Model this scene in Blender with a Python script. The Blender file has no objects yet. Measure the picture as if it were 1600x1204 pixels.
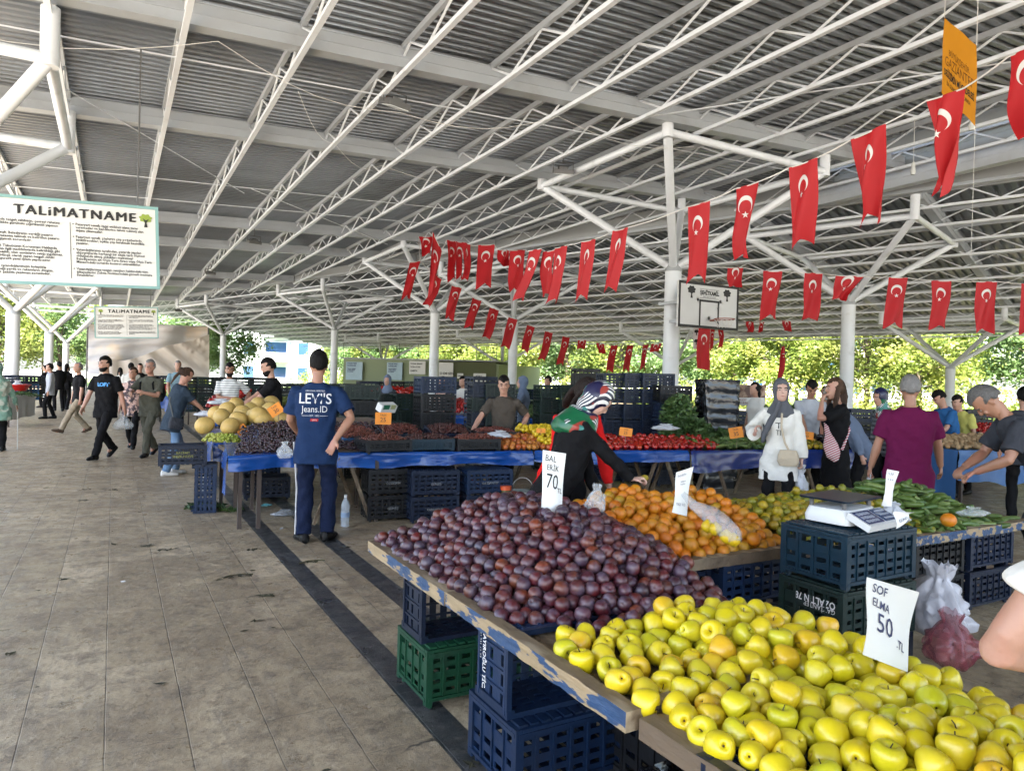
import bpy, math, random
import numpy as np
from mathutils import Vector, Matrix, noise as mn
random.seed(7); rng = np.random.default_rng(7)
PI = math.pi; rad = math.radians
scene = bpy.context.scene
C = scene.collection
# ------------------------------------------------------------------ camera
F, YAW, PIT, ROLL, HC = 1110., rad(29.3), rad(-.44), rad(1.5), 1.57
fw = np.array([math.sin(YAW)*math.cos(PIT), math.cos(YAW)*math.cos(PIT), math.sin(PIT)])
_r0 = np.array([math.cos(YAW), -math.sin(YAW), 0.]); _u0 = np.cross(_r0, fw)
RT = _r0*math.cos(ROLL)+_u0*math.sin(ROLL); UP = -_r0*math.sin(ROLL)+_u0*math.cos(ROLL)
cam = bpy.data.cameras.new('camera'); camo = bpy.data.objects.new('camera', cam); C.objects.link(camo)
cam.sensor_width = 36; cam.lens = F/1600*36; cam.clip_end = 2000; cam.clip_start = .05
camo.matrix_world = Matrix(((RT[0], UP[0], -fw[0], 0), (RT[1], UP[1], -fw[1], 0), (RT[2], UP[2], -fw[2], HC), (0, 0, 0, 1)))
scene.camera = camo
def ray(x, y): return fw+RT*(x-800)/F-UP*(y-602)/F
def G(x, y, z=0.):
    d = ray(x, y); return np.array([0, 0, HC])+d*((z-HC)/d[2])
def D(x, y, dep): return np.array([0, 0, HC])+ray(x, y)*dep
# ------------------------------------------------------------------ light
SUN = np.array([-.42, -.42, 1.05]); SUN /= np.linalg.norm(SUN)
w = bpy.data.worlds.new("World"); scene.world = w; w.use_nodes = True
nt = w.node_tree; bg = nt.nodes['Background']
sky = nt.nodes.new('ShaderNodeTexSky'); sky.sky_type = 'NISHITA'; sky.sun_disc = False
sky.sun_elevation = math.asin(SUN[2]); sky.sun_rotation = math.atan2(SUN[0], SUN[1]); sky.air_density = 1.0; sky.dust_density = 2.5
nt.links.new(sky.outputs[0], bg.inputs[0]); bg.inputs[1].default_value = .10
sl = bpy.data.lights.new('sun', 'SUN'); sl.energy = 5.0; sl.angle = rad(.5); sl.color = (1, .95, .87)
so = bpy.data.objects.new('sun', sl); C.objects.link(so)
so.rotation_euler = Vector(SUN).to_track_quat('Z', 'Y').to_euler(); so.location = (0, 0, 30)
vs = scene.view_settings; vs.view_transform = 'Standard'; vs.look = 'None'; vs.exposure = 3.55; vs.gamma = 1
scene.render.engine = 'CYCLES'; cy = scene.cycles
cy.use_denoising = True; cy.max_bounces = 8; cy.diffuse_bounces = 5; cy.glossy_bounces = 3; cy.transmission_bounces = 4; cy.transparent_max_bounces = 12
cy.caustics_reflective = False; cy.caustics_refractive = False; cy.sample_clamp_indirect = 6
cy.use_adaptive_sampling = True; cy.adaptive_threshold = .02
# ------------------------------------------------------------------ helpers
class MB:
    def __init__(s): s.v = []; s.f = []; s.m = []; s.n = 0
    def add(s, v, f, m=0):
        v = np.asarray(v, float).reshape(-1, 3); s.v.append(v)
        s.f += [tuple(int(i)+s.n for i in q) for q in f]; s.m += [m]*len(f); s.n += len(v); return s
    def box(s, c, d, rot=None, m=0, bev=0):
        x, y, z = np.asarray(d, float)/2
        v = np.array([(i, j, k) for i in (-x, x) for j in (-y, y) for k in (-z, z)])
        if rot is not None: v = v@np.asarray(rot).T
        return s.add(v+np.asarray(c, float), [(0, 1, 3, 2), (4, 6, 7, 5), (0, 4, 5, 1), (2, 3, 7, 6), (0, 2, 6, 4), (1, 5, 7, 3)], m)
    def tube(s, p0, p1, r0, r1=None, n=8, cap=True, m=0):
        return s.path([p0, p1], [r0, r0 if r1 is None else r1], n, cap, m)
    def path(s, pts, rs, n=8, cap=True, m=0, flat=1.0, up=None):
        pts = [np.asarray(p, float) for p in pts]
        if not hasattr(rs, '__len__'): rs = [rs]*len(pts)
        V = []; prev = None
        for i, p in enumerate(pts):
            t = (pts[min(i+1, len(pts)-1)]-pts[max(i-1, 0)]); t = t/(np.linalg.norm(t)+1e-12)
            if prev is None:
                a = np.array([0, 0, 1.]) if abs(t[2]) < .9 else np.array([1., 0, 0])
                if up is not None: a = np.asarray(up, float)
            else: a = prev
            u = np.cross(a, t); u /= np.linalg.norm(u)+1e-12; q = np.cross(t, u); prev = q
            for k in range(n):
                an = 2*PI*(k+.5)/n; V.append(p+rs[i]*(math.cos(an)*u+flat*math.sin(an)*q))
        f = [(i*n+k, i*n+(k+1) % n, (i+1)*n+(k+1) % n, (i+1)*n+k) for i in range(len(pts)-1) for k in range(n)]
        if cap: f += [tuple(range(n))[::-1], tuple(range((len(pts)-1)*n, len(pts)*n))]
        return s.add(V, f, m)
    def lathe(s, prof, n=16, c=(0, 0, 0), m=0, sx=1, sy=1):
        V = []; idx = []
        for r, z in prof:
            if r < 1e-6: idx.append([len(V)]*n); V.append((0, 0, z))
            else:
                idx.append(list(range(len(V), len(V)+n)))
                V += [(r*math.cos(2*PI*k/n)*sx, r*math.sin(2*PI*k/n)*sy, z) for k in range(n)]
        f = []
        for a, b in zip(idx[:-1], idx[1:]):
            for k in range(n):
                q = [a[k], a[(k+1) % n], b[(k+1) % n], b[k]]; o = []
                [o.append(i) for i in q if i not in o]
                if len(o) > 2: f.append(tuple(o))
        return s.add(np.array(V)+np.asarray(c, float), f, m)
    def sphere(s, c, r, n=12, m=0, rot=None):
        r = np.array([r]*3 if np.isscalar(r) else r, float)
        pr = [(math.sin(PI*i/(n//2)), -math.cos(PI*i/(n//2))) for i in range(n//2+1)]; pr[0] = (0, -1); pr[-1] = (0, 1)
        t = MB().lathe(pr, n); v = t.v[0]*r
        if rot is not None: v = v@np.asarray(rot).T
        return s.add(v+np.asarray(c, float), t.f, m)
    def loft(s, secs, n=20, m=0, cap=True):
        # secs: (centre, xaxis*rx, yaxis*ry, exponent)
        V = []
        for c, ax, ay, *e in secs:
            e = e[0] if e else 1
            for k in range(n):
                a = 2*PI*k/n; ca, sa = math.cos(a), math.sin(a)
                V.append(np.asarray(c, float)+np.asarray(ax, float)*np.sign(ca)*abs(ca)**e+np.asarray(ay, float)*np.sign(sa)*abs(sa)**e)
        L = len(secs)
        f = [(i*n+k, i*n+(k+1) % n, (i+1)*n+(k+1) % n, (i+1)*n+k) for i in range(L-1) for k in range(n)]
        if cap: f += [tuple(range(n))[::-1], tuple(range((L-1)*n, L*n))]
        return s.add(V, f, m)
    def grid(s, P, m=0, thick=0):
        P = np.asarray(P, float); a, b = P.shape[:2]
        f = [(i*b+j, (i+1)*b+j, (i+1)*b+j+1, i*b+j+1) for i in range(a-1) for j in range(b-1)]
        return s.add(P.reshape(-1, 3), f, m)
    def mesh(s, name, off=None, smooth=True, ang=40):
        me = bpy.data.meshes.new(name); v = np.vstack(s.v) if s.v else np.zeros((0, 3))
        if off is not None: v = v-np.asarray(off, float)
        me.from_pydata(v.tolist(), [], s.f)
        if any(s.m): me.polygons.foreach_set('material_index', s.m)
        if smooth:
            me.polygons.foreach_set('use_smooth', [True]*len(s.f))
            try: me.set_sharp_from_angle(angle=rad(ang))
            except Exception: pass
        me.update(); return me
def tag(o, label=None, cat=None, group=None, kind=None):
    if label: o['label'] = label
    if cat: o['category'] = cat
    if group: o['group'] = group
    if kind: o['kind'] = kind
    return o
def put(name, mb, mat, parent=None, label=None, cat=None, group=None, kind=None, world=False, smooth=True, ang=40, loc=None, mods=None):
    """links mb as ONE mesh object; world=True: mb is in world space while the parent Empty stands elsewhere"""
    off = None
    if world and parent is not None: off = np.array(parent.location)
    me = mb.mesh(name, off, smooth, ang) if isinstance(mb, MB) else mb
    if len(me.materials) == 0:
        for q in (mat if isinstance(mat, (list, tuple)) else [mat]): me.materials.append(q)
    o = bpy.data.objects.new(name, me); C.objects.link(o)
    if parent is not None: o.parent = parent
    if loc is not None: o.location = loc
    return tag(o, label, cat, group, kind)
def thing(name, label, cat, loc=(0, 0, 0), rz=0, group=None, kind=None):
    o = bpy.data.objects.new(name, None); C.objects.link(o); o.location = loc; o.rotation_euler = (0, 0, rz); o.empty_display_size = .1
    return tag(o, label, cat, group, kind)
KIDS = {}
def kids(o):
    return [c for c in C.objects if c.parent == o]
def copy_thing(o, loc=None, rot=None, label=None, group=None, scale=None, _ch=None):
    c = o.copy(); C.objects.link(c)
    if loc is not None: c.location = loc
    if rot is not None: c.rotation_euler = rot
    if scale is not None: c.scale = scale if hasattr(scale, '__len__') else (scale,)*3
    if label: c['label'] = label
    if group: c['group'] = group
    for ch in (KIDS.setdefault(o.name, kids(o)) if o.type == 'EMPTY' else []):
        d = ch.copy(); C.objects.link(d); d.parent = c
        for g in KIDS.setdefault(ch.name, kids(ch)):
            e = g.copy(); C.objects.link(e); e.parent = d
    return c
def rot3(rx=0, ry=0, rz=0): return np.array(Matrix.Rotation(rz, 3, 'Z')@Matrix.Rotation(ry, 3, 'Y')@Matrix.Rotation(rx, 3, 'X'))
# ------------------------------------------------------------------ materials
DK = .80   # overall depth of the paint and cloth colours
def mat(name, col, rough=.6, metal=0., var=.12, scale=4., bump=0., bscale=60., col2=None, mixscale=3., mixlo=.45, mixhi=.6, rnd=0., spec=.5, sss=0., trans=0., alpha=1., coat=0., stretch=(1, 1, 1), detail=4, bdist=.01):
    if not name.startswith(('leaf', 'concrete', 'grass', 'plaster', 'glass_blue')): col = tuple(q*DK for q in col); col2 = tuple(q*DK for q in col2) if col2 is not None else None
    m = bpy.data.materials.new(name); m.use_nodes = True; N = m.node_tree.nodes; L = m.node_tree.links
    b = N['Principled BSDF']; b.inputs['Roughness'].default_value = rough; b.inputs['Metallic'].default_value = metal
    b.inputs['Specular IOR Level'].default_value = spec
    if coat: b.inputs['Coat Weight'].default_value = coat; b.inputs['Coat Roughness'].default_value = .15
    if sss: b.inputs['Subsurface Weight'].default_value = sss; b.inputs['Subsurface Radius'].default_value = (.012, .005, .003); b.inputs['Subsurface Scale'].default_value = 1
    tc = N.new('ShaderNodeTexCoord'); mp = N.new('ShaderNodeMapping'); mp.inputs['Scale'].default_value = stretch; L.new(tc.outputs['Object'], mp.inputs[0])
    oi = N.new('ShaderNodeObjectInfo')
    vm = N.new('ShaderNodeVectorMath'); vm.operation = 'MULTIPLY_ADD'; L.new(oi.outputs['Random'], vm.inputs[0]); vm.inputs[1].default_value = (37, 17, 53); L.new(mp.outputs[0], vm.inputs[2])
    co = vm.outputs[0]
    nz = N.new('ShaderNodeTexNoise'); nz.inputs['Scale'].default_value = scale; nz.inputs['Detail'].default_value = detail; L.new(co, nz.inputs['Vector'])
    base = N.new('ShaderNodeRGB'); base.outputs[0].default_value = (*col, 1); cur = base.outputs[0]
    if col2 is not None:
        n2 = N.new('ShaderNodeTexNoise'); n2.inputs['Scale'].default_value = mixscale; n2.inputs['Detail'].default_value = 5; L.new(co, n2.inputs['Vector'])
        mr = N.new('ShaderNodeMapRange'); mr.inputs[1].default_value = mixlo; mr.inputs[2].default_value = mixhi; L.new(n2.outputs['Fac'], mr.inputs[0])
        mx = N.new('ShaderNodeMix'); mx.data_type = 'RGBA'; L.new(mr.outputs[0], mx.inputs[0]); L.new(cur, mx.inputs[6]); mx.inputs[7].default_value = (*col2, 1); cur = mx.outputs[2]
    hv = N.new('ShaderNodeHueSaturation'); L.new(cur, hv.inputs['Color'])
    ma = N.new('ShaderNodeMath'); ma.operation = 'MULTIPLY_ADD'; L.new(nz.outputs['Fac'], ma.inputs[0]); ma.inputs[1].default_value = 2*var; ma.inputs[2].default_value = 1-var
    val = ma.outputs[0]
    if rnd:
        mb_ = N.new('ShaderNodeMath'); mb_.operation = 'MULTIPLY_ADD'; L.new(oi.outputs['Random'], mb_.inputs[0]); mb_.inputs[1].default_value = 2*rnd; mb_.inputs[2].default_value = 1-rnd
        mc = N.new('ShaderNodeMath'); mc.operation = 'MULTIPLY'; L.new(val, mc.inputs[0]); L.new(mb_.outputs[0], mc.inputs[1]); val = mc.outputs[0]
    L.new(val, hv.inputs['Value']); L.new(hv.outputs[0], b.inputs['Base Color'])
    if trans:  # thin leaf / cloth: light passes through
        tr = N.new('ShaderNodeBsdfTranslucent'); L.new(hv.outputs[0], tr.inputs[0]); ms = N.new('ShaderNodeMixShader'); ms.inputs[0].default_value = trans
        L.new(b.outputs[0], ms.inputs[1]); L.new(tr.outputs[0], ms.inputs[2]); L.new(ms.outputs[0], N['Material Output'].inputs[0])
    if alpha < 1: b.inputs['Alpha'].default_value = alpha
    if bump:
        nb = N.new('ShaderNodeTexNoise'); nb.inputs['Scale'].default_value = bscale; nb.inputs['Detail'].default_value = 3; L.new(co, nb.inputs['Vector'])
        bp = N.new('ShaderNodeBump'); bp.inputs['Strength'].default_value = bump; bp.inputs['Distance'].default_value = bdist; L.new(nb.outputs['Fac'], bp.inputs['Height']); L.new(bp.outputs[0], b.inputs['Normal'])
    return m
M = {}
M['white_steel'] = mat('white_steel', (.80, .845, .91), .36, 0, .07, 1.5, .1, 20, (.58, .60, .62), 2.2, .58, .8)
M['beam_steel'] = mat('beam_steel', (.46, .495, .54), .42, 0, .10, 1.2, .1, 15, (.34, .35, .36), 1.1, .55, .8)
M['dark_steel'] = mat('dark_steel', (.12, .12, .12), .5, .3)
M['sheet'] = mat('sheet', (.26, .29, .33), .34, .35, .18, .6, 0, 20, (.16, .175, .195), .35, .45, .65)
M['panel_grey'] = mat('panel_grey', (.36, .38, .39), .5, 0, .08, .8)
# floor -----------------------------------------------------------------
def floor_mat():
    m = bpy.data.materials.new('marble_tiles'); m.use_nodes = True; N = m.node_tree.nodes; L = m.node_tree.links; b = N['Principled BSDF']
    tc = N.new('ShaderNodeTexCoord'); sp = N.new('ShaderNodeSeparateXYZ'); L.new(tc.outputs['Object'], sp.inputs[0])
    cb = N.new('ShaderNodeCombineXYZ'); L.new(sp.outputs[1], cb.inputs[0]); L.new(sp.outputs[0], cb.inputs[1])
    # wobble
    wn = N.new('ShaderNodeTexNoise'); wn.inputs['Scale'].default_value = 9; L.new(cb.outputs[0], wn.inputs[0])
    wv = N.new('ShaderNodeVectorMath'); wv.operation = 'MULTIPLY_ADD'; L.new(wn.outputs['Color'], wv.inputs[0]); wv.inputs[1].default_value = (.007, .007, 0); L.new(cb.outputs[0], wv.inputs[2])
    bt = N.new('ShaderNodeTexBrick'); bt.offset = .5; bt.inputs['Scale'].default_value = 1; bt.inputs['Brick Width'].default_value = .95; bt.inputs['Row Height'].default_value = .3165
    bt.inputs['Mortar Size'].default_value = .0032; bt.inputs['Mortar Smooth'].default_value = .4; bt.inputs['Bias'].default_value = 0
    bt.inputs['Color1'].default_value = (.0, .0, .0, 1); bt.inputs['Color2'].default_value = (1, 1, 1, 1); bt.inputs['Mortar'].default_value = (.5, .5, .5, 1)
    L.new(wv.outputs[0], bt.inputs['Vector'])
    def nz(sc, det=6, ro=.6, vec=None, dist=0):
        n = N.new('ShaderNodeTexNoise'); n.inputs['Scale'].default_value = sc; n.inputs['Detail'].default_value = det; n.inputs['Roughness'].default_value = ro; n.inputs['Distortion'].default_value = dist
        L.new(vec or tc.outputs['Object'], n.inputs[0]); return n.outputs['Fac']
    def mr(x, a, b_, c=0., d=1.):
        n = N.new('ShaderNodeMapRange'); n.inputs[1].default_value = a; n.inputs[2].default_value = b_; n.inputs[3].default_value = c; n.inputs[4].default_value = d; L.new(x, n.inputs[0]); return n.outputs[0]
    def mix(f, a, b_, bl='MIX'):
        n = N.new('ShaderNodeMix'); n.data_type = 'RGBA'; n.blend_type = bl
        (L.new(f, n.inputs[0]) if not isinstance(f, float) else setattr(n.inputs[0], 'default_value', f))
        for k, q in ((6, a), (7, b_)):
            if isinstance(q, tuple): n.inputs[k].default_value = (*q, 1)
            else: L.new(q, n.inputs[k])
        return n.outputs[2]
    c = mix(mr(bt.outputs['Color'], 0, 1), (.33, .255, .158), (.50, .40, .265))
    c = mix(mr(nz(1.3, 8, .7, dist=.6), .40, .58), c, (.26, .198, .125))
    st = N.new('ShaderNodeMapping'); st.inputs['Scale'].default_value = (9, 1.1, 1); L.new(tc.outputs['Object'], st.inputs[0])
    c = mix(mr(nz(2.3, 8, .75, st.outputs[0]), .50, .66, 0, .6), c, (.19, .163, .13))
    c = mix(mr(nz(7, 10, .8), .47, .60, 0, .85), c, (.15, .115, .078))
    c = mix(mr(nz(16, 8, .8), .54, .70, 0, .6), c, (.50, .42, .31))
    c = mix(mr(nz(2.6, 12, .82, dist=1.2), .58, .68, 0, .45), c, (.12, .098, .075))
    c = mix(mr(nz(38, 6, .8), .57, .66, 0, .85), c, (.07, .054, .038))
    # dark stone bands along the aisle at X 1.25-1.41 and 1.74-1.90
    def band(x0, x1):
        a = N.new('ShaderNodeMath'); a.operation = 'GREATER_THAN'; L.new(sp.outputs[0], a.inputs[0]); a.inputs[1].default_value = x0
        d = N.new('ShaderNodeMath'); d.operation = 'LESS_THAN'; L.new(sp.outputs[0], d.inputs[0]); d.inputs[1].default_value = x1
        e = N.new('ShaderNodeMath'); e.operation = 'MULTIPLY'; L.new(a.outputs[0], e.inputs[0]); L.new(d.outputs[0], e.inputs[1]); return e.outputs[0]
    s1, s2, s3 = band(1.25, 1.412), band(1.74, 1.905), band(-4.9, -4.74)
    sm = N.new('ShaderNodeMath'); sm.operation = 'ADD'; L.new(s1, sm.inputs[0]); L.new(s2, sm.inputs[1]); sm2 = N.new('ShaderNodeMath'); sm2.operation = 'ADD'; L.new(sm.outputs[0], sm2.inputs[0]); L.new(s3, sm2.inputs[1])
    dk = mix(mr(nz(9, 8, .8), .45, .68), (.028, .030, .032), (.085, .080, .074))
    c = mix(sm2.outputs[0], c, dk)
    # cross joint band
    mort = mr(nz(3.1, 3, .5), .35, .62, .18, .9)
    mm = N.new('ShaderNodeMath'); mm.operation = 'MULTIPLY'; L.new(bt.outputs['Fac'], mm.inputs[0]); L.new(mort, mm.inputs[1])
    inv = N.new('ShaderNodeMath'); inv.operation = 'SUBTRACT'; inv.inputs[0].default_value = 1; L.new(sm2.outputs[0], inv.inputs[1])
    m3 = N.new('ShaderNodeMath'); m3.operation = 'MULTIPLY'; L.new(mm.outputs[0], m3.inputs[0]); L.new(inv.outputs[0], m3.inputs[1])
    c = mix(m3.outputs[0], c, (.045, .030, .018))
    for y0 in (13.25, 13.85):
        dd = N.new('ShaderNodeMath'); dd.operation = 'SUBTRACT'; L.new(sp.outputs[1], dd.inputs[0]); dd.inputs[1].default_value = y0
        ab = N.new('ShaderNodeMath'); ab.operation = 'ABSOLUTE'; L.new(dd.outputs[0], ab.inputs[0])
        c = mix(mr(ab.outputs[0], .014, .03, .85, 0), c, (.04, .034, .03))
    # cracks
    vo = N.new('ShaderNodeTexVoronoi'); vo.feature = 'DISTANCE_TO_EDGE'; vo.inputs['Scale'].default_value = .8
    wv2 = N.new('ShaderNodeVectorMath'); wv2.operation = 'MULTIPLY_ADD'; n5 = N.new('ShaderNodeTexNoise'); n5.inputs['Scale'].default_value = 3; n5.inputs['Detail'].default_value = 6; L.new(tc.outputs['Object'], n5.inputs[0])
    L.new(n5.outputs['Color'], wv2.inputs[0]); wv2.inputs[1].default_value = (.5, .5, 0); L.new(tc.outputs['Object'], wv2.inputs[2]); L.new(wv2.outputs[0], vo.inputs['Vector'])
    cr = mr(vo.outputs['Distance'], .0015, .005, 1, 0); cg = mr(nz(1.1, 2), .60, .68)
    cm = N.new('ShaderNodeMath'); cm.operation = 'MULTIPLY'; L.new(cr, cm.inputs[0]); L.new(cg, cm.inputs[1])
    c = mix(cm.outputs[0], c, (.05, .042, .035))
    L.new(c, b.inputs['Base Color'])
    L.new(mr(nz(5, 8, .7), .35, .65, .24, .60), b.inputs['Roughness'])
    b.inputs['Specular IOR Level'].default_value = .5
    hh = N.new('ShaderNodeMath'); hh.operation = 'MULTIPLY_ADD'; L.new(bt.outputs['Fac'], hh.inputs[0]); hh.inputs[1].default_value = -.9; L.new(nz(14, 8, .75), hh.inputs[2])
    bp = N.new('ShaderNodeBump'); bp.inputs['Strength'].default_value = .8; bp.inputs['Distance'].default_value = .009; L.new(hh.outputs[0], bp.inputs['Height']); L.new(bp.outputs[0], b.inputs['Normal'])
    return m
M['floor'] = floor_mat()
M['ground'] = mat('concrete_ground', (.40, .385, .35), .85, 0, .15, .3, .3, 8, (.30, .29, .26), .08, .45, .6)
M['grass'] = mat('grass_ground', (.07, .12, .02), .95, 0, .3, 1., .5, 20)
# ------------------------------------------------------------------ ground
PH = rad(17.9); SP, CP = math.sin(PH), math.cos(PH)
def Q(ap, bp, z=0.): return np.array([-ap*SP+bp*CP, ap*CP+bp*SP, z])
g = MB(); g.grid([[(-600, -600, -.012), (-600, 600, -.012)], [(600, -600, -.012), (600, 600, -.012)]])
put('ground', g, M['ground'], kind='structure', smooth=False)
g = MB(); g.grid([[(-8, -14, 0), (-8, 66, 0)], [(46, -14, 0), (46, 66, 0)]]); put('market_floor', g, M['floor'], kind='structure', smooth=False)
g = MB()
P = [Q(-60, 46, .02), Q(90, 46, .02), Q(90, 120, .02), Q(-60, 120, .02)]; g.add(P, [(0, 1, 2, 3)]); g.add([(-60, 72, .02), (20, 76, .02), (20, 140, .02), (-60, 140, .02)], [(0, 1, 2, 3)])
put('lawn', g, M['grass'], kind='structure', smooth=False)
# ------------------------------------------------------------------ the two canopies
def zl(x): return 6.69+.045*x           # underside of the left roof
def zr(bp): return 6.98-.114*(bp-21)    # underside of the right roof
def xcut(y): return (21-y*SP)/CP
hallA = thing('market_canopy', 'long white steel canopy over the left aisle, grey ribbed roof on branching columns', 'canopy', (-2.9, 28.3, 0))
hallB = thing('market_canopy', 'second steel canopy at the right, turned and sloping down towards the trees', 'canopy', tuple(Q(21.3, 37)))
# ribbed roof sheets
g = MB(); rows = []; y = -9.
while y < 63:
    for dy, dz in ((0, 0), (.08, 0), (.10, .065), (.18, .065)):
        yy = y+dy; xr = min(15.7 if yy < 12.8 else 99, xcut(yy)+.05); rows.append([(x, yy, zl(x)+.05+dz) for x in (-6.2, xr)])
    y += .2
g.grid(rows); put('roof_sheet', g, M['sheet'], hallA, world=True, ang=15)
g = MB(); rows = []; a = -24.
while a < 66:
    for da, dz in ((0, 0), (.12, 0), (.15, .06), (.24, .06)):
        aa = a+da; b0 = 20.9; rows.append([tuple(Q(aa, b, zr(b)+.05+dz)) for b in (b0, 41.5)])
    a += .27
g.grid(rows); put('roof_sheet', g, M['sheet'], hallB, world=True, ang=15)
# infill between the edge beam and the start of the right roof
g = MB(); P_ = [(17.3, -9.), (17.3, 14.6), tuple(Q(66, 20.8)[:2]), tuple(Q(-24, 21.2)[:2])]; P_[2] = (17.2, 14.9)
g.add([(17.3, -9, 7.62), (17.3, 14.9, 7.62), (*Q(-24, 21.3)[:2], 7.62)], [(0, 1, 2)]); put('infill_sheet', g, M['sheet'], hallB, world=True, smooth=False)
# purlin trusses
def truss(hall, Pf, zf, t0, t1, depth=.40, per=1.63, ph=0.):
    top, bot, web = MB(), MB(), MB()
    def pt(t, dz): p = Pf(t); return (p[0], p[1], zf(t)+dz)
    d = np.array(Pf(t1))-np.array(Pf(t0)); ang = math.atan2(d[1], d[0]); L = np.linalg.norm(d[:2])
    mid = np.array(pt((t0+t1)/2, 0)); R = rot3(0, 0, ang)
    top.box(mid+[0, 0, -.0], (L, .07, .10), R); bot.box(mid+[0, 0, -depth-.02], (L, .08, .065), R)
    n0 = int(math.ceil((t0-ph)/per)); t = ph+n0*per
    while t+per < t1:
        a, b, c = pt(t, -depth), pt(t+.42*per, -.04), pt(t+per, -depth)
        web.tube(a, b, 0.021, n=5, cap=False); web.tube(b, c, 0.021, n=5, cap=False); t += per
    e = bpy.data.objects.new('truss', None); C.objects.link(e); e.parent = hall; e.location = mid-np.array(hall.location); e.empty_display_size = .1
    for nm, mb_, mm in (('top_chord', top, M['beam_steel']), ('bottom_chord', bot, M['white_steel']), ('webbing', web, M['white_steel'])):
        me = mb_.mesh(nm, mid); me.materials.append(mm); o = bpy.data.objects.new(nm, me); C.objects.link(o); o.parent = e
for k in range(-4, 11):
    x = .77+1.6*k; x1 = x; tmax = min(63, (21-x*CP)/SP)-.1
    if tmax < 0: continue
    truss(hallA, lambda t, x=x: (x, t), lambda t, x=x: zl(x), -8.8, min(63, tmax), ph=.3*(k % 2)+.15)
for k in range(13):
    b = 21.5+1.6*k
    truss(hallB, lambda t, b=b: tuple(Q(t, b)[:2]), lambda t, b=b: zr(b)-.02, -23, 65.8, ph=.35*(k % 3))
# the vertical gap where the two roofs meet is closed by a fascia
g = MB(); g.box(Q(21, 20.86, 7.28), (90, .05, .80), rot3(0, 0, PI/2+PH)); put('fascia', g, M['panel_grey'], hallA, world=True, smooth=False)
# beams
def beam(hall, p0, p1, w=.24, h=.33):
    p0, p1 = np.array(p0, float), np.array(p1, float); d = p1-p0; L = np.linalg.norm(d); d /= L
    s_ = np.cross([0, 0, 1], d); s_ /= np.linalg.norm(s_); u = np.cross(d, s_); R = np.array([d, s_, u]).T
    m = (p0+p1)/2; g = MB(); g.box(m-u*h/2, (L, w, .02), R); g.box(m-u*.012-u*0, (L, w, .02), R); g.box(m-u*h/2, (L, w*.86, h-.03), R); g.box(m-u*(h-.004), (L, w, .02), R)
    put('beam', g, M['beam_steel'], hall, world=True, ang=30)
for yc in (-1.5, 13.4, 28.3, 43.2, 58.1):
    for s in (-2.4, 2.4):
        y = yc+s; x1 = min(17.3, xcut(y)-.2); beam(hallA, (-6.1, y, zl(-6.1)), (x1, y, zl(x1)))
for ac in (-6.7, 7.3, 21.3, 35.3, 49.3):
    for s in (-2.3, 2.3): beam(hallB, Q(ac+s, 21.1, zr(21.1)), Q(ac+s, 41.3, zr(41.3)))
g = MB(); beam(hallA, (17.35, -9, 7.15), (17.35, 14.3, 7.15), .26, .42); beam(hallB, Q(-24, 20.95, 7.1), Q(66, 20.95, 7.1), .2, .3); beam(hallB, Q(-24, 41.55, 4.75), Q(66, 41.55, 4.75), .12, .25)
beam(hallA, (-6.25, -9, 6.45), (-6.25, 63, 6.45), .1, .25)
beam(hallA, (15.75, -9, 7.62), (15.75, 14.0, 7.62), .12, .14)
# clerestory of the roof monitor along the edge
g = MB()
for i in range(12): g.box((17.5, -8+i*1.92, 7.62), (.05, 1.9, .88)); g.box((17.46, -7.05+i*1.92, 7.62), (.04, .05, .86))
for z in (7.5, 7.75): g.box((17.47, 2.4, z), (.03, 23, .02))
g.box((16.4, 2.4, 8.1), (2.8, 23.4, .05)); put('clerestory_panel', g, M['panel_grey'], hallA, world=True)
g = MB()
for i in range(24): g.box((16.3, -8.2+i*.95, 7.98), (.7, .3, .02), rot3(.5, .3, 0))
put('monitor_lining', g, M['white_steel'], hallA, world=True)
g = MB(); g.box((16.6, 13.05, 7.75), (2.0, .05, .82)); put('monitor_end', g, M['panel_grey'], hallA, world=True, smooth=False)
# columns: trunk, four branches, ring of pipes, stubs up to the beams
def column(hall, P, s, zj, zn, zroof):
    """P(da,db)->xy in the hall's own grid"""
    c = np.array([*P(0, 0), 0.]); e = bpy.data.objects.new('column', None); C.objects.link(e); e.parent = hall; e.location = c-np.array(hall.location)
    def pu(nm, mb_, mm=M['white_steel']):
        me = mb_.mesh(nm, c); me.materials.append(mm); o = bpy.data.objects.new(nm, me); C.objects.link(o); o.parent = e
    g = MB(); g.tube((c[0], c[1], 0), (c[0], c[1], zj), .2, n=28); g.box((c[0], c[1], .012), (.6, .6, .024)); pu('shaft', g)
    g = MB(); g.lathe([(0, zj-.01), (.215, zj-.01), (.215, zj+.02), (.15, zj+.16), (0, zj+.2)], 20, c); pu('cap_plate', g, M['beam_steel'])
    nd = [np.array([*P(i*s, j*s), zn]) for i, j in ((-1, -1), (1, -1), (1, 1), (-1, 1))]
    j0 = np.array([c[0], c[1], zj+.06])
    for k, n_ in enumerate(nd):
        g = MB(); g.tube(j0, n_, .095, n=16); pu('branch', g)
        g = MB(); g.tube(n_, nd[(k+1) % 4], .08, n=14); pu('ring_pipe', g)
        g = MB(); g.tube(n_-[0, 0, .11], (n_[0], n_[1], zroof(n_)), .115, n=16); pu('stub_post', g)
bl = lambda n_: zl(n_[0])-.34
for y in (13.4, 28.3, 43.2, 58.1): column(hallA, lambda a, b, y=y: (-2.9+b*.97, y+a), 2.15, 3.3, 5.65, bl)
for y in (13.4, 28.3): column(hallA, lambda a, b, y=y: (12.+b, y+a), 2.4, 4.35, 6.62, bl)
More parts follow.
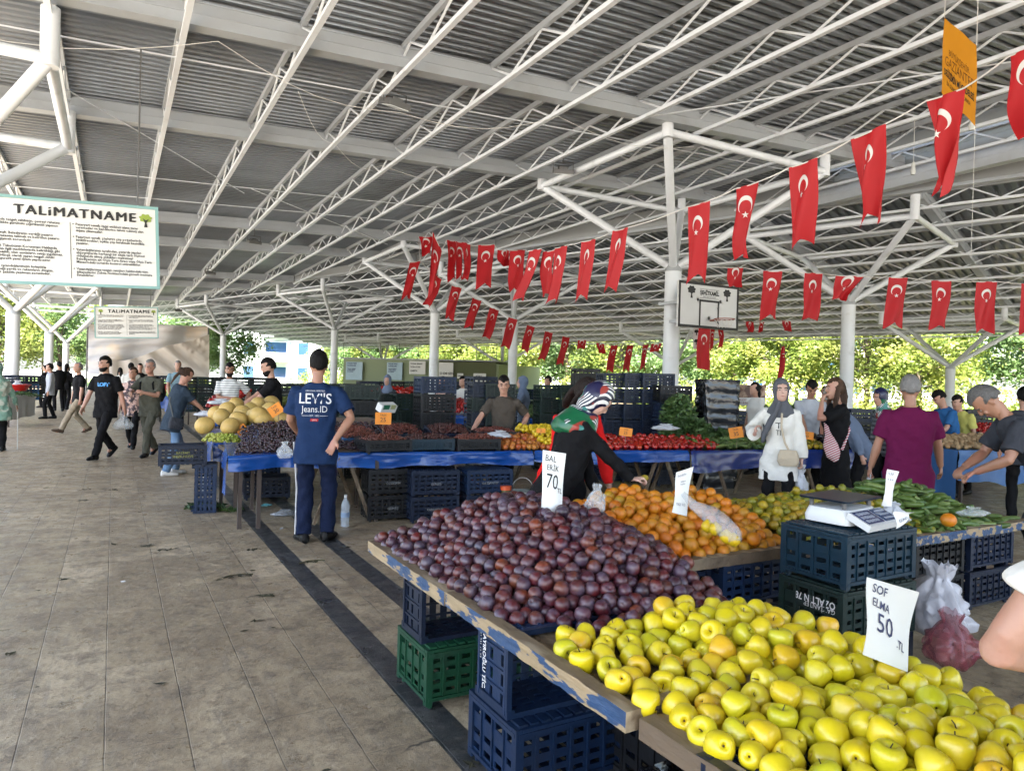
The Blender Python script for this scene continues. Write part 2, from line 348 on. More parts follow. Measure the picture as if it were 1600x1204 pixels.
br = lambda n_: zr(-0+(n_[0]*CP+n_[1]*SP))-.34
for ac in (7.3, 21.3, 35.3, 49.3):
    column(hallB, lambda a, b, ac=ac: Q(ac+a, 23+b)[:2], 2.3, 4.15, 6.12, br)
    column(hallB, lambda a, b, ac=ac: Q(ac+a, 37+b)[:2], 2.3, 2.6, 4.6, br)
# tie rods
for nm, a, b in (('tie_rod', (-5.5, 12.2, 6.15), (15, 12.2, 7.0)), ('tie_rod', (-5.5, 20, 6.1), (14, 20, 6.98)), ('tie_rod', (-5.5, 22.2, 6.05), (13, 22.2, 6.9)), ('tie_rod', (-1, 14, 6.3), (3, 20.5, 6.45)), ('tie_rod', (8.7, 11, 6.7), (13.6, 4.5, 6.9)), ('tie_rod', (3, 19.3, 6.3), (9, 26, 6.6))):
    g = MB(); g.tube(a, b, .013, n=6); put(nm, g, M['white_steel'], hallA, world=True)
# ------------------------------------------------------------------ text
def text_mb(s, size=1., align='LEFT', bold=0., sx=1., res=2, spacing=1., lines=1., fit=0):
    cu = bpy.data.curves.new('t', 'FONT'); cu.body = s; cu.size = size; cu.align_x = align; cu.align_y = 'TOP_BASELINE'; cu.offset = bold; cu.resolution_u = res
    cu.space_character = spacing; cu.space_line = lines; cu.extrude = 0
    o = bpy.data.objects.new('t', cu); C.objects.link(o); dg = bpy.context.evaluated_depsgraph_get(); me = bpy.data.meshes.new_from_object(o.evaluated_get(dg))
    v = np.array([q.co[:] for q in me.vertices]) if len(me.vertices) else np.zeros((0, 3)); v[:, 0] *= (fit/np.ptp(v[:, 0]) if fit and len(v) else sx)
    f = [tuple(p.vertices) for p in me.polygons]; C.objects.unlink(o); bpy.data.objects.remove(o); bpy.data.curves.remove(cu); bpy.data.meshes.remove(me)
    return v, f
def add_text(mb, s, O, X, Y, size, off=.003, m=0, **k):
    """lays lettering on the plane O + x*X + y*Y"""
    v, f = text_mb(s, size, **k)
    if not len(v): return
    X, Y, O = np.array(X, float), np.array(Y, float), np.array(O, float); n = np.cross(X, Y)
    mb.add(O+v[:, :1]*X+v[:, 1:2]*Y+n*off, f, m)
def rect(mb, O, X, Y, x0, y0, x1, y1, off=.003, m=0):
    X, Y, O = np.array(X, float), np.array(Y, float), np.array(O, float); n = np.cross(X, Y)
    mb.add([O+x*X+y*Y+n*off for x, y in ((x0, y0), (x1, y0), (x1, y1), (x0, y1))], [(0, 1, 2, 3)], m)
def poly(mb, O, X, Y, pts, off=.003, m=0):
    X, Y, O = np.array(X, float), np.array(Y, float), np.array(O, float); n = np.cross(X, Y)
    mb.add([O+x*X+y*Y+n*off for x, y in pts], [tuple(range(len(pts)))], m)
M['leaf_lime'] = mat('leaf_lime', (.17, .23, .045), .55, 0, .35, .8, rnd=.2, trans=.5, col2=(.22, .24, .05), mixscale=.5)
M['leaf_green'] = mat('leaf_green', (.12, .20, .07), .55, 0, .35, .8, rnd=.2, trans=.48, col2=(.16, .24, .08), mixscale=.6)
M['bark'] = mat('bark', (.10, .075, .05), .9, 0, .3, 8, .6, 30)
M['red_cloth'] = mat('red_cloth', (.52, .008, .015), .65, 0, .08, 5, trans=.28)
M['white_cloth'] = mat('white_cloth', (.82, .81, .80), .7, 0, .05, 5, trans=.2)
M['orange_cloth'] = mat('orange_cloth', (.72, .30, .01), .6, 0, .06, 4, trans=.25)
M['ink'] = mat('ink', (.012, .012, .012), .6); M['ink_blue'] = mat('ink_blue', (.01, .02, .10), .5); M['ink_orange'] = mat('ink_dark_brown', (.14, .045, .0), .6)
M['rope'] = mat('rope', (.75, .74, .72), .7)
M['sign_white'] = mat('sign_white', (.74, .74, .72), .35, 0, .04, 2); M['teal'] = mat('teal_frame', (.22, .42, .41), .35, 0, .1, 3)
M['paper'] = mat('paper', (.82, .83, .80), .6, 0, .04, 6, .15, 12)
M['plaster'] = mat('plaster', (.62, .63, .66), .8, 0, .08, .5); M['plaster_warm'] = mat('plaster_warm', (.66, .56, .52), .8, 0, .08, .5)
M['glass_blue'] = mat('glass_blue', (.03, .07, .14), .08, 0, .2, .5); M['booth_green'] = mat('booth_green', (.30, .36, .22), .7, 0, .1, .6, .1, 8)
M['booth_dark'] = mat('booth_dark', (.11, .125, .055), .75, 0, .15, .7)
# ------------------------------------------------------------------ trees beyond the canopies
def tree_meshes(seed, h, r, n, lm):
    R = np.random.default_rng(seed); tr = MB(); lf = []
    tr.path([(0, 0, 0), (R.normal(0, .06), R.normal(0, .06), h*.22), (R.normal(0, .15), R.normal(0, .15), h*.5), (R.normal(0, .2), R.normal(0, .2), h*.82)], [.17, .13, .09, .03], 8)
    cl = []
    for i in range(16):
        an = i*2.4+R.random(); zz = h*(.26+.68*((i+.5)/16)); rr = r*(.35+.6*R.random())*math.sin(PI*min(.95, .18+.8*(zz/h)))*1.15
        c = np.array([rr*math.cos(an), rr*math.sin(an), zz]); cl.append((c, r*(.30+.22*R.random())))
        tr.path([(0, 0, zz*.62), c*[.5, .5, 1]-[0, 0, h*.08], c], [.055, .035, .015], 5)
    per = n//len(cl); V = []
    for c, cr in cl:
        d = R.normal(size=(per, 3)); d /= np.linalg.norm(d, axis=1)[:, None]; p = c+d*(cr*(R.random((per, 1))**.45))*[1.15, 1.15, .8]*(1+.25*R.normal(size=(per, 1)))
        a = R.normal(size=(per, 3)); a[:, 2] *= .6; a /= np.linalg.norm(a, axis=1)[:, None]; b = np.cross(a, R.normal(size=(per, 3))); b /= np.linalg.norm(b, axis=1)[:, None]
        s = (.055+.075*R.random((per, 1)))
        V.append(np.stack([p-a*s*1.4, p-b*s*.75, p+a*s*1.4, p+b*s*.75], 1).reshape(-1, 3))
    V = np.vstack(V); me = bpy.data.meshes.new('crown'); nf = len(V)//4; me.from_pydata(V.tolist(), [], np.arange(nf*4).reshape(-1, 4).tolist()); me.materials.append(lm)
    tm = tr.mesh('trunk'); tm.materials.append(M['bark']); return tm, me
TV = [tree_meshes(11, 8.2, 3.1, 11000, M['leaf_lime']), tree_meshes(12, 7.4, 2.7, 9000, M['leaf_green']), tree_meshes(13, 9.2, 3.3, 11000, M['leaf_lime']), tree_meshes(14, 8.6, 2.9, 10000, M['leaf_green'])]
KIND = ['broad lime green tree in the row', 'dark green round tree in the row', 'tall yellow green tree in the row', 'tall mid green tree in the row']
def tree(x, y, v, s, where, group):
    t = thing('tree', (KIND[v]+' '+where), 'tree', (x, y, 0), random.random()*6, group); t.scale = (s, s, s*random.uniform(.92, 1.1))
    put('trunk', TV[v][0], None, t); put('crown', TV[v][1], None, t)
i = 0
for ap in np.arange(-8, 78, 4.6):
    p = Q(ap+random.uniform(-.8, .8), 49.5+random.uniform(-1, 1)); tree(p[0], p[1], (0, 3, 2, 1, 0, 2, 0)[i % 7], random.uniform(.9, 1.1), 'beyond the right canopy', 'trees beyond the right canopy'); i += 1
for ap in np.arange(-14, 82, 5.2):
    p = Q(ap+random.uniform(-1, 1), 57+random.uniform(-1.5, 1.5)); tree(p[0], p[1], (2, 0, 1, 2, 0)[i % 5], random.uniform(1.0, 1.2), 'in the back row beyond the right canopy', 'back row of trees at the right'); i += 1
for x, y, s, v in ((-16, 70, 1.1, 0), (-11.5, 72, 1., 2), (-8, 69, 1.05, 0), (-4, 74, 1.0, 3), (-18, 66, 1.1, 2), (0, 76, 1., 0), (9.0, 72, 1.05, 1), (6.3, 77, 1.1, 3), (25, 78, 1.05, 1), (30, 88, 1., 3), (-13, 82, 1.3, 2), (-6, 84, 1.3, 0), (-21, 78, 1.4, 0), (3, 86, 1.3, 1), (33, 92, 1.0, 2), (37, 95, 1.05, 0), (43, 97, 1.0, 2)):
    tree(x, y, v, s, 'past the far end of the aisle', 'trees past the far end')
R_ = np.random.default_rng(21); V = []
for _ in range(26000):
    p = Q(R_.uniform(-14, 80), 46.3+R_.normal(0, .45)); z = R_.random()**1.3*(1.9+.5*math.sin(p[0]*1.7)*math.sin(p[1]*.9)); a = R_.normal(size=3); a /= np.linalg.norm(a); b = np.cross(a, R_.normal(size=3)); b /= np.linalg.norm(b)+1e-9; s = R_.uniform(.06, .14); c_ = np.array([p[0], p[1], z+.05]); V += [c_-a*s, c_-b*s*.6, c_+a*s, c_+b*s*.6]
g = MB(); g.add(V, np.arange(len(V)).reshape(-1, 4).tolist()); put('hedge', g, M['leaf_lime'], label='loose bright hedge under the trees beyond the right canopy', cat='hedge', kind='stuff', smooth=False)
# ------------------------------------------------------------------ buildings
def apartment(label, c, rz, w_, d_, floors, wall, seed=1):
    R = random.Random(seed); t = thing('apartment_building', label, 'building', c, rz); H = floors*3.0
    g = MB(); g.box((0, 0, H/2), (w_, d_, H)); put('wall', g, wall, t, smooth=False)
    g = MB(); g.box((0, 0, H+.15), (w_+.5, d_+.5, .3)); put('roof', g, M['plaster'], t, smooth=False)
    for fl in range(floors):
        z = fl*3.0+1.7
        for k in range(int(w_//3.2)):
            x = -w_/2+1.8+k*3.2; bal = (k % 3 == 1)
            if bal:
                g = MB(); g.box((x, -d_/2-.7, z-1.6), (3.1, 1.4, .15)); g.box((x, -d_/2-1.37, z-1.05), (3.1, .06, .95)); g.box((x-1.52, -d_/2-.7, z-1.05), (.06, 1.3, .95)); g.box((x+1.52, -d_/2-.7, z-1.05), (.06, 1.3, .95)); put('balcony', g, M['plaster'], t, smooth=False)
            g = MB(); ww = 2.4 if bal else 1.2; g.box((x, -d_/2-.02, z), (ww+.16, .1, 1.6)); f = put('window', g, M['white_steel'], t, smooth=False)
            g = MB(); g.box((x, -d_/2-.08, z), (ww, .03, 1.42)); put('pane', g, M['glass_blue'], f, smooth=False)
c = D(468, 585, 92); apartment('pale apartment block with blue glazed balconies behind the bearded seller', (c[0], c[1], 0), rad(-22), 14, 10, 5, M['plaster'], 3)
c = D(770, 585, 120); apartment('distant bluish apartment block above the green booth', (c[0], c[1], 0), rad(-30), 22, 10, 5, M['plaster'], 4)
c = D(1235, 590, 105); apartment('distant pinkish apartment block seen over the trees at the right', (c[0], c[1], 0), rad(-45), 26, 10, 4, M['plaster_warm'], 5)
# ------------------------------------------------------------------ green booth with posters
b0 = D(536, 600, 50); b1 = D(775, 600, 47.5); b2 = D(840, 600, 55)
booth = thing('booth', 'long low green market office booth with posters on its wall, railing on its roof', 'booth', (*((b0+b1)/2)[:2], 0))
bx = (b1-b0)[:2]; bl_ = np.linalg.norm(bx); bx = np.array([*(bx/bl_), 0]); bn = np.array([bx[1], -bx[0], 0]); Rb = np.array([bx, -bn, [0, 0, 1]]).T; bo = np.array([b0[0], b0[1], 0.])
bs = bl_*.62
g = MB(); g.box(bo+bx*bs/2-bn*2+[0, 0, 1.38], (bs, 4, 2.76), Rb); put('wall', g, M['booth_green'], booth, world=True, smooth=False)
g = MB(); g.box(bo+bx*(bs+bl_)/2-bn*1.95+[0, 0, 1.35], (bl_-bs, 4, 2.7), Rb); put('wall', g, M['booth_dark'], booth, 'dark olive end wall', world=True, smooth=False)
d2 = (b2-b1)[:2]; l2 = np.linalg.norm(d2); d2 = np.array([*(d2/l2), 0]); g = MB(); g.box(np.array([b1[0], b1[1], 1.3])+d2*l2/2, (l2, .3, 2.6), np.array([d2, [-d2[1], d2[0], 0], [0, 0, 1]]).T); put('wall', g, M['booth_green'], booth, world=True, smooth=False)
g = MB(); g.box(bo+bx*bl_/2-bn*2+[0, 0, 2.8], (bl_+.3, 4.2, .09), Rb); put('roof', g, M['panel_grey'], booth, world=True, smooth=False)
g = MB()
for k in range(9): p = bo+bx*(bl_*k/8)+bn*.02; g.tube((*p[:2], 2.84), (*p[:2], 3.9), .025, n=5)
for z in (3.35, 3.88): g.tube((*bo[:2], z), (*(bo+bx*bl_)[:2], z), .02, n=5)
put('railing', g, M['dark_steel'], booth, world=True)
def poster(x0, x1, y0, y1, lab, mt, lines, tcol=M['ink_blue']):
    dep = 50-(x0-536)*.0105; p0 = D(x0, y1, dep-.15); sc = (dep)/F; wd, hg = (x1-x0)*sc*1.06, (y1-y0)*sc
    t = thing('poster', lab, 'poster', tuple(p0)); g = MB(); X, Y = bx, np.array([0, 0, 1.]); O = p0+bn*.1
    g.box(O+X*wd/2+Y*hg/2-bn*.02, (wd, .03, hg), Rb); put('board', g, mt, t, world=True, smooth=False)
    g = MB()
    for s_, xx, yy, sz in lines: add_text(g, s_, O+X*wd*xx+Y*hg*yy, X, Y, sz*hg, off=.02, bold=.004)
    put('lettering', g, tcol, t, world=True, smooth=False)
M['poster_blue'] = mat('poster_blue', (.36, .52, .62), .4)
LN = [("PAZAR YERİ", .1, .88, .1), ("KURALLARI", .1, .76, .1), ("Tezgah ölçüleri\nve fiyat etiketi\nzorunludur", .1, .6, .08)]
poster(541, 567, 565, 593, 'pale blue notice at the left end of the green booth', M['poster_blue'], LN)
poster(605, 629, 566, 593, 'pale blue notice in the middle of the green booth', M['poster_blue'], LN)
poster(640, 665, 564, 584, 'white notice with dark text left of the thick column', M['sign_white'], [("PAZAR ESNAFI", .08, .75, .15), ("İÇİN UYARI", .08, .5, .15), ("ZABITA", .08, .2, .17)], M['ink'])
poster(686, 708, 566, 588, 'white notice with tree emblem right of the thick column', M['sign_white'], [("O DE SEN", .08, .15, .24)], M['ink'])
poster(715, 724, 583, 591, 'small white sheet on the olive wall', M['sign_white'], [("ÇIKIŞ", .1, .4, .3)], M['ink'])
poster(740, 759, 583, 598, 'white framed window sheet on the olive wall', M['sign_white'], [("BÜRO", .2, .6, .25)], M['ink'])
# ------------------------------------------------------------------ big tarp at the end of the aisle
M['tarp_grey'] = mat('tarp_grey', (.60, .58, .60), .6, 0, .06, .5, trans=.3, col2=(.72, .60, .50), mixscale=.25, mixlo=.48, mixhi=.56)
t = thing('tarp_screen', 'huge pale tarp hung as a sun screen at the far end of the aisle', 'tarp', tuple(D(230, 600, 52)*[1, 1, 0]))
g = MB(); rows = []
for i in range(25):
    u = i/24; col = []
    for j in range(15):
        v = j/14; x = 137+188*u; y = 507+4*u-3*math.sin(PI*u)+v*(78-2*u)
        p = D(x, y, 52+.35*math.sin(u*16+v*2)+.5*math.sin(v*5+u*7)+.25*math.sin(v*23+u*5)); col.append(p)
    rows.append(col)
g.grid(rows); put('tarp', g, M['tarp_grey'], t, world=True, ang=180)
g = MB(); rows = []
for i in range(25):
    u = i/24; col = []
    for j in range(9):
        v = j/8; x = 155+172*u; y0 = 560-38*u**1.3+12*abs(math.sin(u*5))*(1-u); y = y0+v*(592-y0)
        p = D(x, y, 50.5+.3*math.sin(u*40*(1-.5*v)+v*3)); col.append(p)
    rows.append(col)
g.grid(rows); put('lower_tarp', g, mat('tarp_beige', (.74, .66, .58), .6, 0, .06, .5, trans=.35), t, world=True, ang=180)
g = MB()
for x in (137, 326): a = D(x, 505, 52); g.tube((a[0], a[1], 0), (a[0], a[1], a[2]+.2), .06, n=8)
a, b = D(137, 506, 52), D(326, 510, 52); g.tube(a, b, .03, n=6); put('frame', g, M['dark_steel'], t, world=True)
# ------------------------------------------------------------------ hanging notice boards
LEFT = ["Pazaryerinde tezgah sahibinin, çevreyi rahatsız\nedecek şekilde gürültülü çığırtkanlık yapması\nyasaktır.", "Pazarcı Esnafı, Belediyenin verdiği pazarcı\nkimliğini yakasına takmak ve belirtilen pazarcı\nkıyafetini giymek zorundadır.", "4077 sayılı Tüketicinin Korunması Hakkında\nKanunun'un ilgili maddelerinde belirtildiği gibi\nkusurlu şekilde olan emtiaların satışı yapılamaz.\nBu satışı bilinçli olarak yapan tezgah sahibi\nhakkında gerekli yasal işlem yapılacaktır.", "Etiketler, vatandaşlarımızın kolaylıkla\ngörebileceği yerde ve rakamların düzgün,\nokunabilir şekilde yazılması zorunludur."]
RIGHT = ["Pazaryeri esnafı, işgal ettikleri alana zarar\nveremezler ve kendilerine tahsis edilmiş alan\ndışına çıkamazlar.", "Pazaryeri esnafı, çöplerini çöp poşetlerinde\nbiriktirecekler, açıkta çöp bırakmak kesinlikle\nyasaktır.", "Vatandaşlarımız tarafından, pazarda yapılan\nalışverişlerde herhangi bir eksik tartı ölçmesi\nolduğunda almış oldukları malzemeyi\nBelediyemize ait Ölçü-Tartı Aracı veya Ölçü-Tartı\nMasası'ndaki terazide kontrol ettirebilirler.", "Vatandaşlarımız tezgah satışları hakkındaki tüm\nşikayetlerini Zabıta Noktası'ndaki görevli memura\niletebilirler."]
M['logo_green'] = mat('logo_green', (.28, .38, .04), .5)
def emblem(g, O, X, Y, cx, cy, s, mc=0, mt=1):
    pts = []
    for k in range(40):
        a = 2*PI*k/40; r = s*(.42+.05*math.sin(a*7)); pts.append((cx+r*1.05*math.cos(a), cy+.22*s+r*.8*math.sin(a)))
    poly(g, O, X, Y, pts, .004, mc)
    poly(g, O, X, Y, [(cx-.12*s, cy-.5*s), (cx+.14*s, cy-.5*s), (cx+.06*s, cy-.1*s), (cx+.25*s, cy+.2*s), (cx+.02*s, cy+.05*s), (cx-.22*s, cy+.22*s), (cx-.06*s, cy-.1*s)], .006, mt)
def board(label, O, ang, tilt, W, H, hang):
    X = np.array([math.cos(ang)*math.cos(tilt), math.sin(ang)*math.cos(tilt), math.sin(tilt)]); n = np.array([math.sin(ang), -math.cos(ang), 0]); Y = np.cross(n, X); Rm = np.array([X, -n, Y]).T
    t = thing('notice_board', label, 'sign', tuple(O)); O = np.array(O, float)
    g = MB(); g.box(O+X*W/2+Y*H/2-n*.02, (W-.01, .03, H-.01), Rm); put('panel', g, M['sign_white'], t, world=True, smooth=False)
    g = MB(); fw_ = .034*H
    for c, d in (((W/2, H-fw_/2), (W, fw_)), ((W/2, fw_/2), (W, fw_)), ((fw_/2, H/2), (fw_, H-2*fw_)), ((W-fw_/2, H/2), (fw_, H-2*fw_))): g.box(O+X*c[0]+Y*c[1], (d[0], .03, d[1]), Rm)
    put('frame', g, M['teal'], t, world=True, smooth=False)
    g = MB()
    for i_, dx in enumerate((-.007, 0, .007)): add_text(g, "TALiMATNAME", O+X*(W*.54+dx*H)+Y*(H*.80+dx*.4*H), X, Y, H*.148, off=.003+.001*i_, align='CENTER', bold=0, spacing=1.2, fit=.655*W)
    rect(g, O, X, Y, W*.5, H*.09, W*.503, H*.74)
    for col, x0 in ((LEFT, .055), (RIGHT, .53)):
        y = .71
        for q in col:
            rect(g, O, X, Y, W*(x0-.016), H*(y+.008), W*(x0-.010), H*(y+.02))
            add_text(g, q, O+X*W*x0+Y*H*y, X, Y, H*.042, lines=.86, sx=.93, res=0, bold=.0008*H); y -= .0395*(q.count('\n')+1)+.028
    put('lettering', g, M['ink'], t, world=True, smooth=False)
    g = MB(); emblem(g, O, X, Y, W*.925, H*.82, H*.15); emblem(g, O, X, Y, W*.10, H*.82, H*.15); put('tree_emblem', g, [M['logo_green'], M['ink']], t, world=True, smooth=False)
    g = MB()
    for u in (.12, .88): p = O+X*W*u+Y*H; g.tube(p, (p[0], p[1], hang), .012, n=5)
    put('hanger', g, M['dark_steel'], t, world=True)
dB = 10.4; O = D(250, 452, dB); e0 = D(-42, 441, 9.35); W_ = np.linalg.norm(O-e0); v = O-e0
board('large white notice board with teal frame headed in black capitals, nearest the camera', e0, math.atan2(v[1], v[0]), math.asin(v[2]/W_), W_, 1.19, 6.2)
O = D(148, 528, 26.5); e1 = D(248, 528.5, 27.2); v = e1-O; W_ = np.linalg.norm(v)
board('small distant white notice board hanging below the large one', O, math.atan2(v[1], v[0]), math.asin(v[2]/W_), W_, 1.19, 6.3)
# ------------------------------------------------------------------ basketball board on the column
t = thing('basketball_hoop', 'white basketball backboard with black border fixed to the thick column', 'basketball hoop', (12, 13.2, 2.9))
X, Y, O = np.array([1, 0, 0.]), np.array([0, 0, 1.]), np.array([10.92, 12.0, 2.86])
g = MB(); g.box(O+[.93, .025, .515], (1.86, .05, 1.03)); put('backboard', g, mat('board_white', (.70, .71, .72), .4, 0, .08, 3), t, world=True, smooth=False)
g = MB(); b_ = .06
for a in ((0, 0, 1.86, b_), (0, 1.03-b_, 1.86, 1.03), (0, b_, b_, 1.03-b_), (1.86-b_, b_, 1.86, 1.03-b_), (.62, b_, .67, .60), (1.19, b_, 1.24, .60), (.62, .60, 1.24, .65)): rect(g, O, X, Y, *a, off=.004)
add_text(g, "ŞEHİTKAMİL", O+X*.93+Y*.765, X, Y, .125, align='CENTER', bold=.006, sx=.8); add_text(g, "BELEDİYESİ", O+X*.93+Y*.70, X, Y, .05, align='CENTER', sx=1.5)
rect(g, O, X, Y, .63, .885, 1.23, .893); rect(g, O, X, Y, .63, .68, 1.23, .688)
for cx in (.38, 1.48): emblem(g, O, X, Y, cx, .79, .26, 0, 0)
put('markings', g, M['ink'], t, world=True, smooth=False)
g = MB(); rc = np.array([11.95, 11.62, 3.06]); pts = [rc+[.225*math.cos(a), .225*math.sin(a), 0] for a in np.linspace(0, 2*PI, 29)]; g.path(pts, .012, 6, cap=False); g.box((11.95, 11.93, 3.05), (.14, .18, .03))
put('rim', g, mat('rim_red', (.35, .10, .07), .5), t, world=True)
g = MB()
for k in range(12):
    for sg in (1, -1):
        g.path([rc+[.225*math.cos(a), .225*math.sin(a), 0] if z == 0 else rc+[(.225-.08*z)*math.cos(a+sg*z*.5), (.225-.08*z)*math.sin(a+sg*z*.5), -.18*z] for z in (0, .5, 1) for a in [2*PI*k/12]], .005, 4, cap=False)
put('net', g, M['rope'], t, world=True)
g = MB(); g.box((11.5, 12.65, 3.5), (.07, 1.3, .07)); g.box((12.2, 12.65, 3.5), (.07, 1.3, .07)); g.box((11.85, 12.65, 3.1), (.07, 1.3, .07)); g.box((11.85, 12.2, 3.5), (1.2, .06, .06)); put('bracket', g, M['beam_steel'], t, world=True)
# ------------------------------------------------------------------ flags
def solve_depth(P0, x, y, d, wd, near):
    best = None
    for k in range(-60, 61):
        q = D(x, y, d+k*.01); e = abs(np.linalg.norm(q-P0)-wd)
        if near*k >= 0 and (best is None or e < best[0]): best = (e, q)
    return best[1]
def flag(x0, y0, x1, y1, xb, yb, dep, near=1, fold=0., label='', group='', wd=.38, tail=.11):
    P0 = D(x0, y0, dep); P1 = solve_depth(P0, x1, y1, dep, wd, near); mid = (P0+P1)/2; Bv = D(xb, yb, dep)-mid; X = P1-P0; n = np.cross(X, -Bv); n /= np.linalg.norm(n)
    rr = random.Random(int(x0*7+y0)); ph = rr.random()*6; am = .016+.020*rr.random()
    fold = fold or rr.random()*.22
    def S(u, v, off=0.):
        uu = u
        if fold: uu = .5+(u-.5)*(1-fold*min(1, v*1.3))            # cloth gathers towards its foot
        w_ = am*(.3+v)*math.sin(u*7+v*4+ph)*(1+fold*2)+fold*.09*v*math.sin(u*9+ph)
        w_ += .02*math.sin(v*6+ph*2)*v
        return P0+X*uu+Bv*v*(1.0+.02*math.sin(u*5+ph))+n*(w_+off)
    t = thing('flag', label, 'flag', tuple(P0), 0, group); g = MB(); nu, nv = 12, 22; rows = []
    for i in range(nu+1):
        u = i/nu; ve = 1-tail*(1-abs(u-.5)*2); rows.append([S(u, ve*j/nv) for j in range(nv+1)])
    g.grid(rows); put('cloth', g, M['red_cloth'], t, world=True, ang=180)
    asp = np.linalg.norm(X)/np.linalg.norm(Bv); g = MB()
    Ro, Ri, dd = .25, .197, .068      # outer and inner circle of the crescent, inner one shifted towards the star
    yi = (Ro*Ro-Ri*Ri+dd*dd)/(2*dd); ao = math.asin(min(1, yi/Ro)); ai = math.asin(max(-1, min(1, (yi-dd)/Ri)))
    for off in (.004, -.004):
        o_, i_ = [], []
        for k in range(33):
            tt = k/32; a = ao+(2*PI-2*(ao-PI/2)-PI)*0
            a = (PI-ao)+(PI+2*ao)*tt; a2 = (PI-ai)+(PI+2*ai)*tt
            o_.append(S(.5+Ro*math.cos(a), .25+Ro*math.sin(a)*asp, off)); i_.append(S(.5+Ri*math.cos(a2), .25+(dd+Ri*math.sin(a2))*asp, off))
        g.add(o_+i_, [(k, k+1, 34+k, 33+k) for k in range(32)])
        st = [S(.5+(.10 if k % 2 == 0 else .040)*math.sin(PI*k/5), .25+(.27-(.10 if k % 2 == 0 else .040)*math.cos(PI*k/5))*asp, off) for k in range(10)]
        g.add([S(.5, .25+.27*asp, off)]+st, [(0, 1+k, 1+(k+1) % 10) for k in range(10)])
    put('crescent_and_star', g, M['white_cloth'], t, world=True, ang=180); return P0, P1
def rope(pts, label, r=.007):
    g = MB(); pp = []
    for a, b in zip(pts[:-1], pts[1:]):
        for s in np.linspace(0, 1, 5)[:-1]: pp.append(a+(b-a)*s-np.array([0, 0, .03*math.sin(PI*s)*np.linalg.norm(b-a)/1.5]))
    pp.append(pts[-1]); g.path(pp, r, 5, cap=False); put('flag_string', g, M['rope'], label=label, cat='string')
# front row, right to left
GA = 'flags on the front string'
A = [(1577, 88, 1640, 60, 1612, 215, 5.3, -1, .1, 'largest red flag, cut by the right edge'), (1447, 158, 1506, 138, 1472, 306, 6.1, -1, .75, 'red flag with gathered foot below the orange banner'), (1331, 218, 1385, 193, 1358, 352, 6.7, -1, .55, 'red flag narrowing to a point, left of the orange banner'),
     (1234, 262, 1278, 246, 1253, 390, 7.3, -1, .15, 'red flag in front of the pipe elbow at the right'), (1149, 295, 1185, 284, 1158, 407, 7.9, -1, .3, 'red flag just right of the thick column'), (1075, 323, 1109, 313, 1088, 443, 8.4, -1, .1, 'red flag touching the top of the backboard'),
     (958, 361, 982, 355, 952, 460, 9.6, -1, .0, 'slanting red flag in front of the diagonal branch pipe'), (909, 378, 931, 373, 907, 472, 10.3, -1, 0, 'straight red flag left of the slanting one'), (867, 388, 886, 383, 862, 477, 11, -1, .1, 'red flag overlapping its left neighbour'), (848, 394, 868, 390, 852, 464, 11.7, -1, 0, 'red flag half hidden by its right neighbour'),
     (826, 392, 846, 388, 813, 472, 11.9, -1, .1, 'red flag swinging out to the left'), (797, 391, 821, 390, 805, 457, 12.6, 1, .1, 'dark folded red flag among the middle ones'), (778, 390, 797, 391, 787, 417, 13, 1, .3, 'short crumpled red flag turned up by the wind'), (747, 383, 773, 382, 755, 451, 13.6, 1, 0, 'flat facing red flag with a clear star'),
     (724, 378, 735, 382, 727, 440, 14.2, 1, .2, 'narrow red flag seen edge on'), (712, 377, 724, 379, 718, 436, 14.6, 1, .2, 'half turned red flag beside the facing one'), (698, 375, 712, 377, 707, 441, 14.8, 1, .1, 'red flag doubled over itself'), (676, 362, 690, 392, 672, 470, 15.4, 1, .5, 'long twisted red flag at the bend of the string'),
     (654, 370, 675, 370, 668, 400, 15.2, 1, .3, 'small tilted red flag at the left turn'), (640, 410, 657, 408, 634, 468, 16.0, 1, .2, 'leftmost bunched red flag')]
pa = []
for a in A:
    P0, P1 = flag(*a[:7], near=a[7], fold=a[8], label=a[9]+', on the front string', group=GA); pa.append((P0+P1)/2)
    pa[-1] = P1; pa.append(P0)
rope([D(1660, 45, 5.0)]+pa, 'pale string carrying the nearest red flags')
GB = 'flags on the descending string'
B = [(678, 428, 690, 436, 667, 500-20, 17, 'red flag at the top of the descending string'), (706, 446, 722, 450, 701, 500, 18.5, 'second red flag down the descending string'), (738, 465, 752, 470, 732, 514, 20, 'third red flag down the descending string, narrow'), (766, 480, 780, 485, 758, 530, 21.5, 'fourth red flag down the descending string'), (795, 495, 809, 499, 788, 545, 22.5, 'fifth red flag in front of the slim column'),
     (824, 507, 836, 511, 818, 550, 24, 'sixth red flag down the descending string, pale in the light'), (852, 517, 864, 520, 846, 564, 24.5, 'seventh red flag against the bright gap'), (879, 525, 890, 527, 875, 571, 25, 'eighth red flag against the bright gap'), (903, 531, 916, 531, 908, 545, 25, 'short crumpled red flag low on the string'),
     (932, 535, 944, 537, 940, 553, 25.5, 'torn little red flag low on the string'), (955, 539, 966, 539, 951, 582, 25.5, 'sunlit orange looking flag above the navy crates'), (980, 539, 990, 539, 978, 580, 25.5, 'middle sunlit flag above the navy crates'), (1004, 538, 1013, 538, 1004, 577, 25.5, 'right sunlit flag above the navy crates'), (1018, 537, 1034, 536, 1022, 550, 25, 'folded red flag beside the thick column')]
pb = []
for a in B:
    P0, P1 = flag(*a[:7], near=1, label=a[7], group=GB, wd=.36); pb += [P0, P1]
rope([D(655, 405, 16)]+pb+[D(1062, 533, 24)], 'string of red flags dropping towards the navy crates', .009)
GC_ = 'flags on the level string at the right'
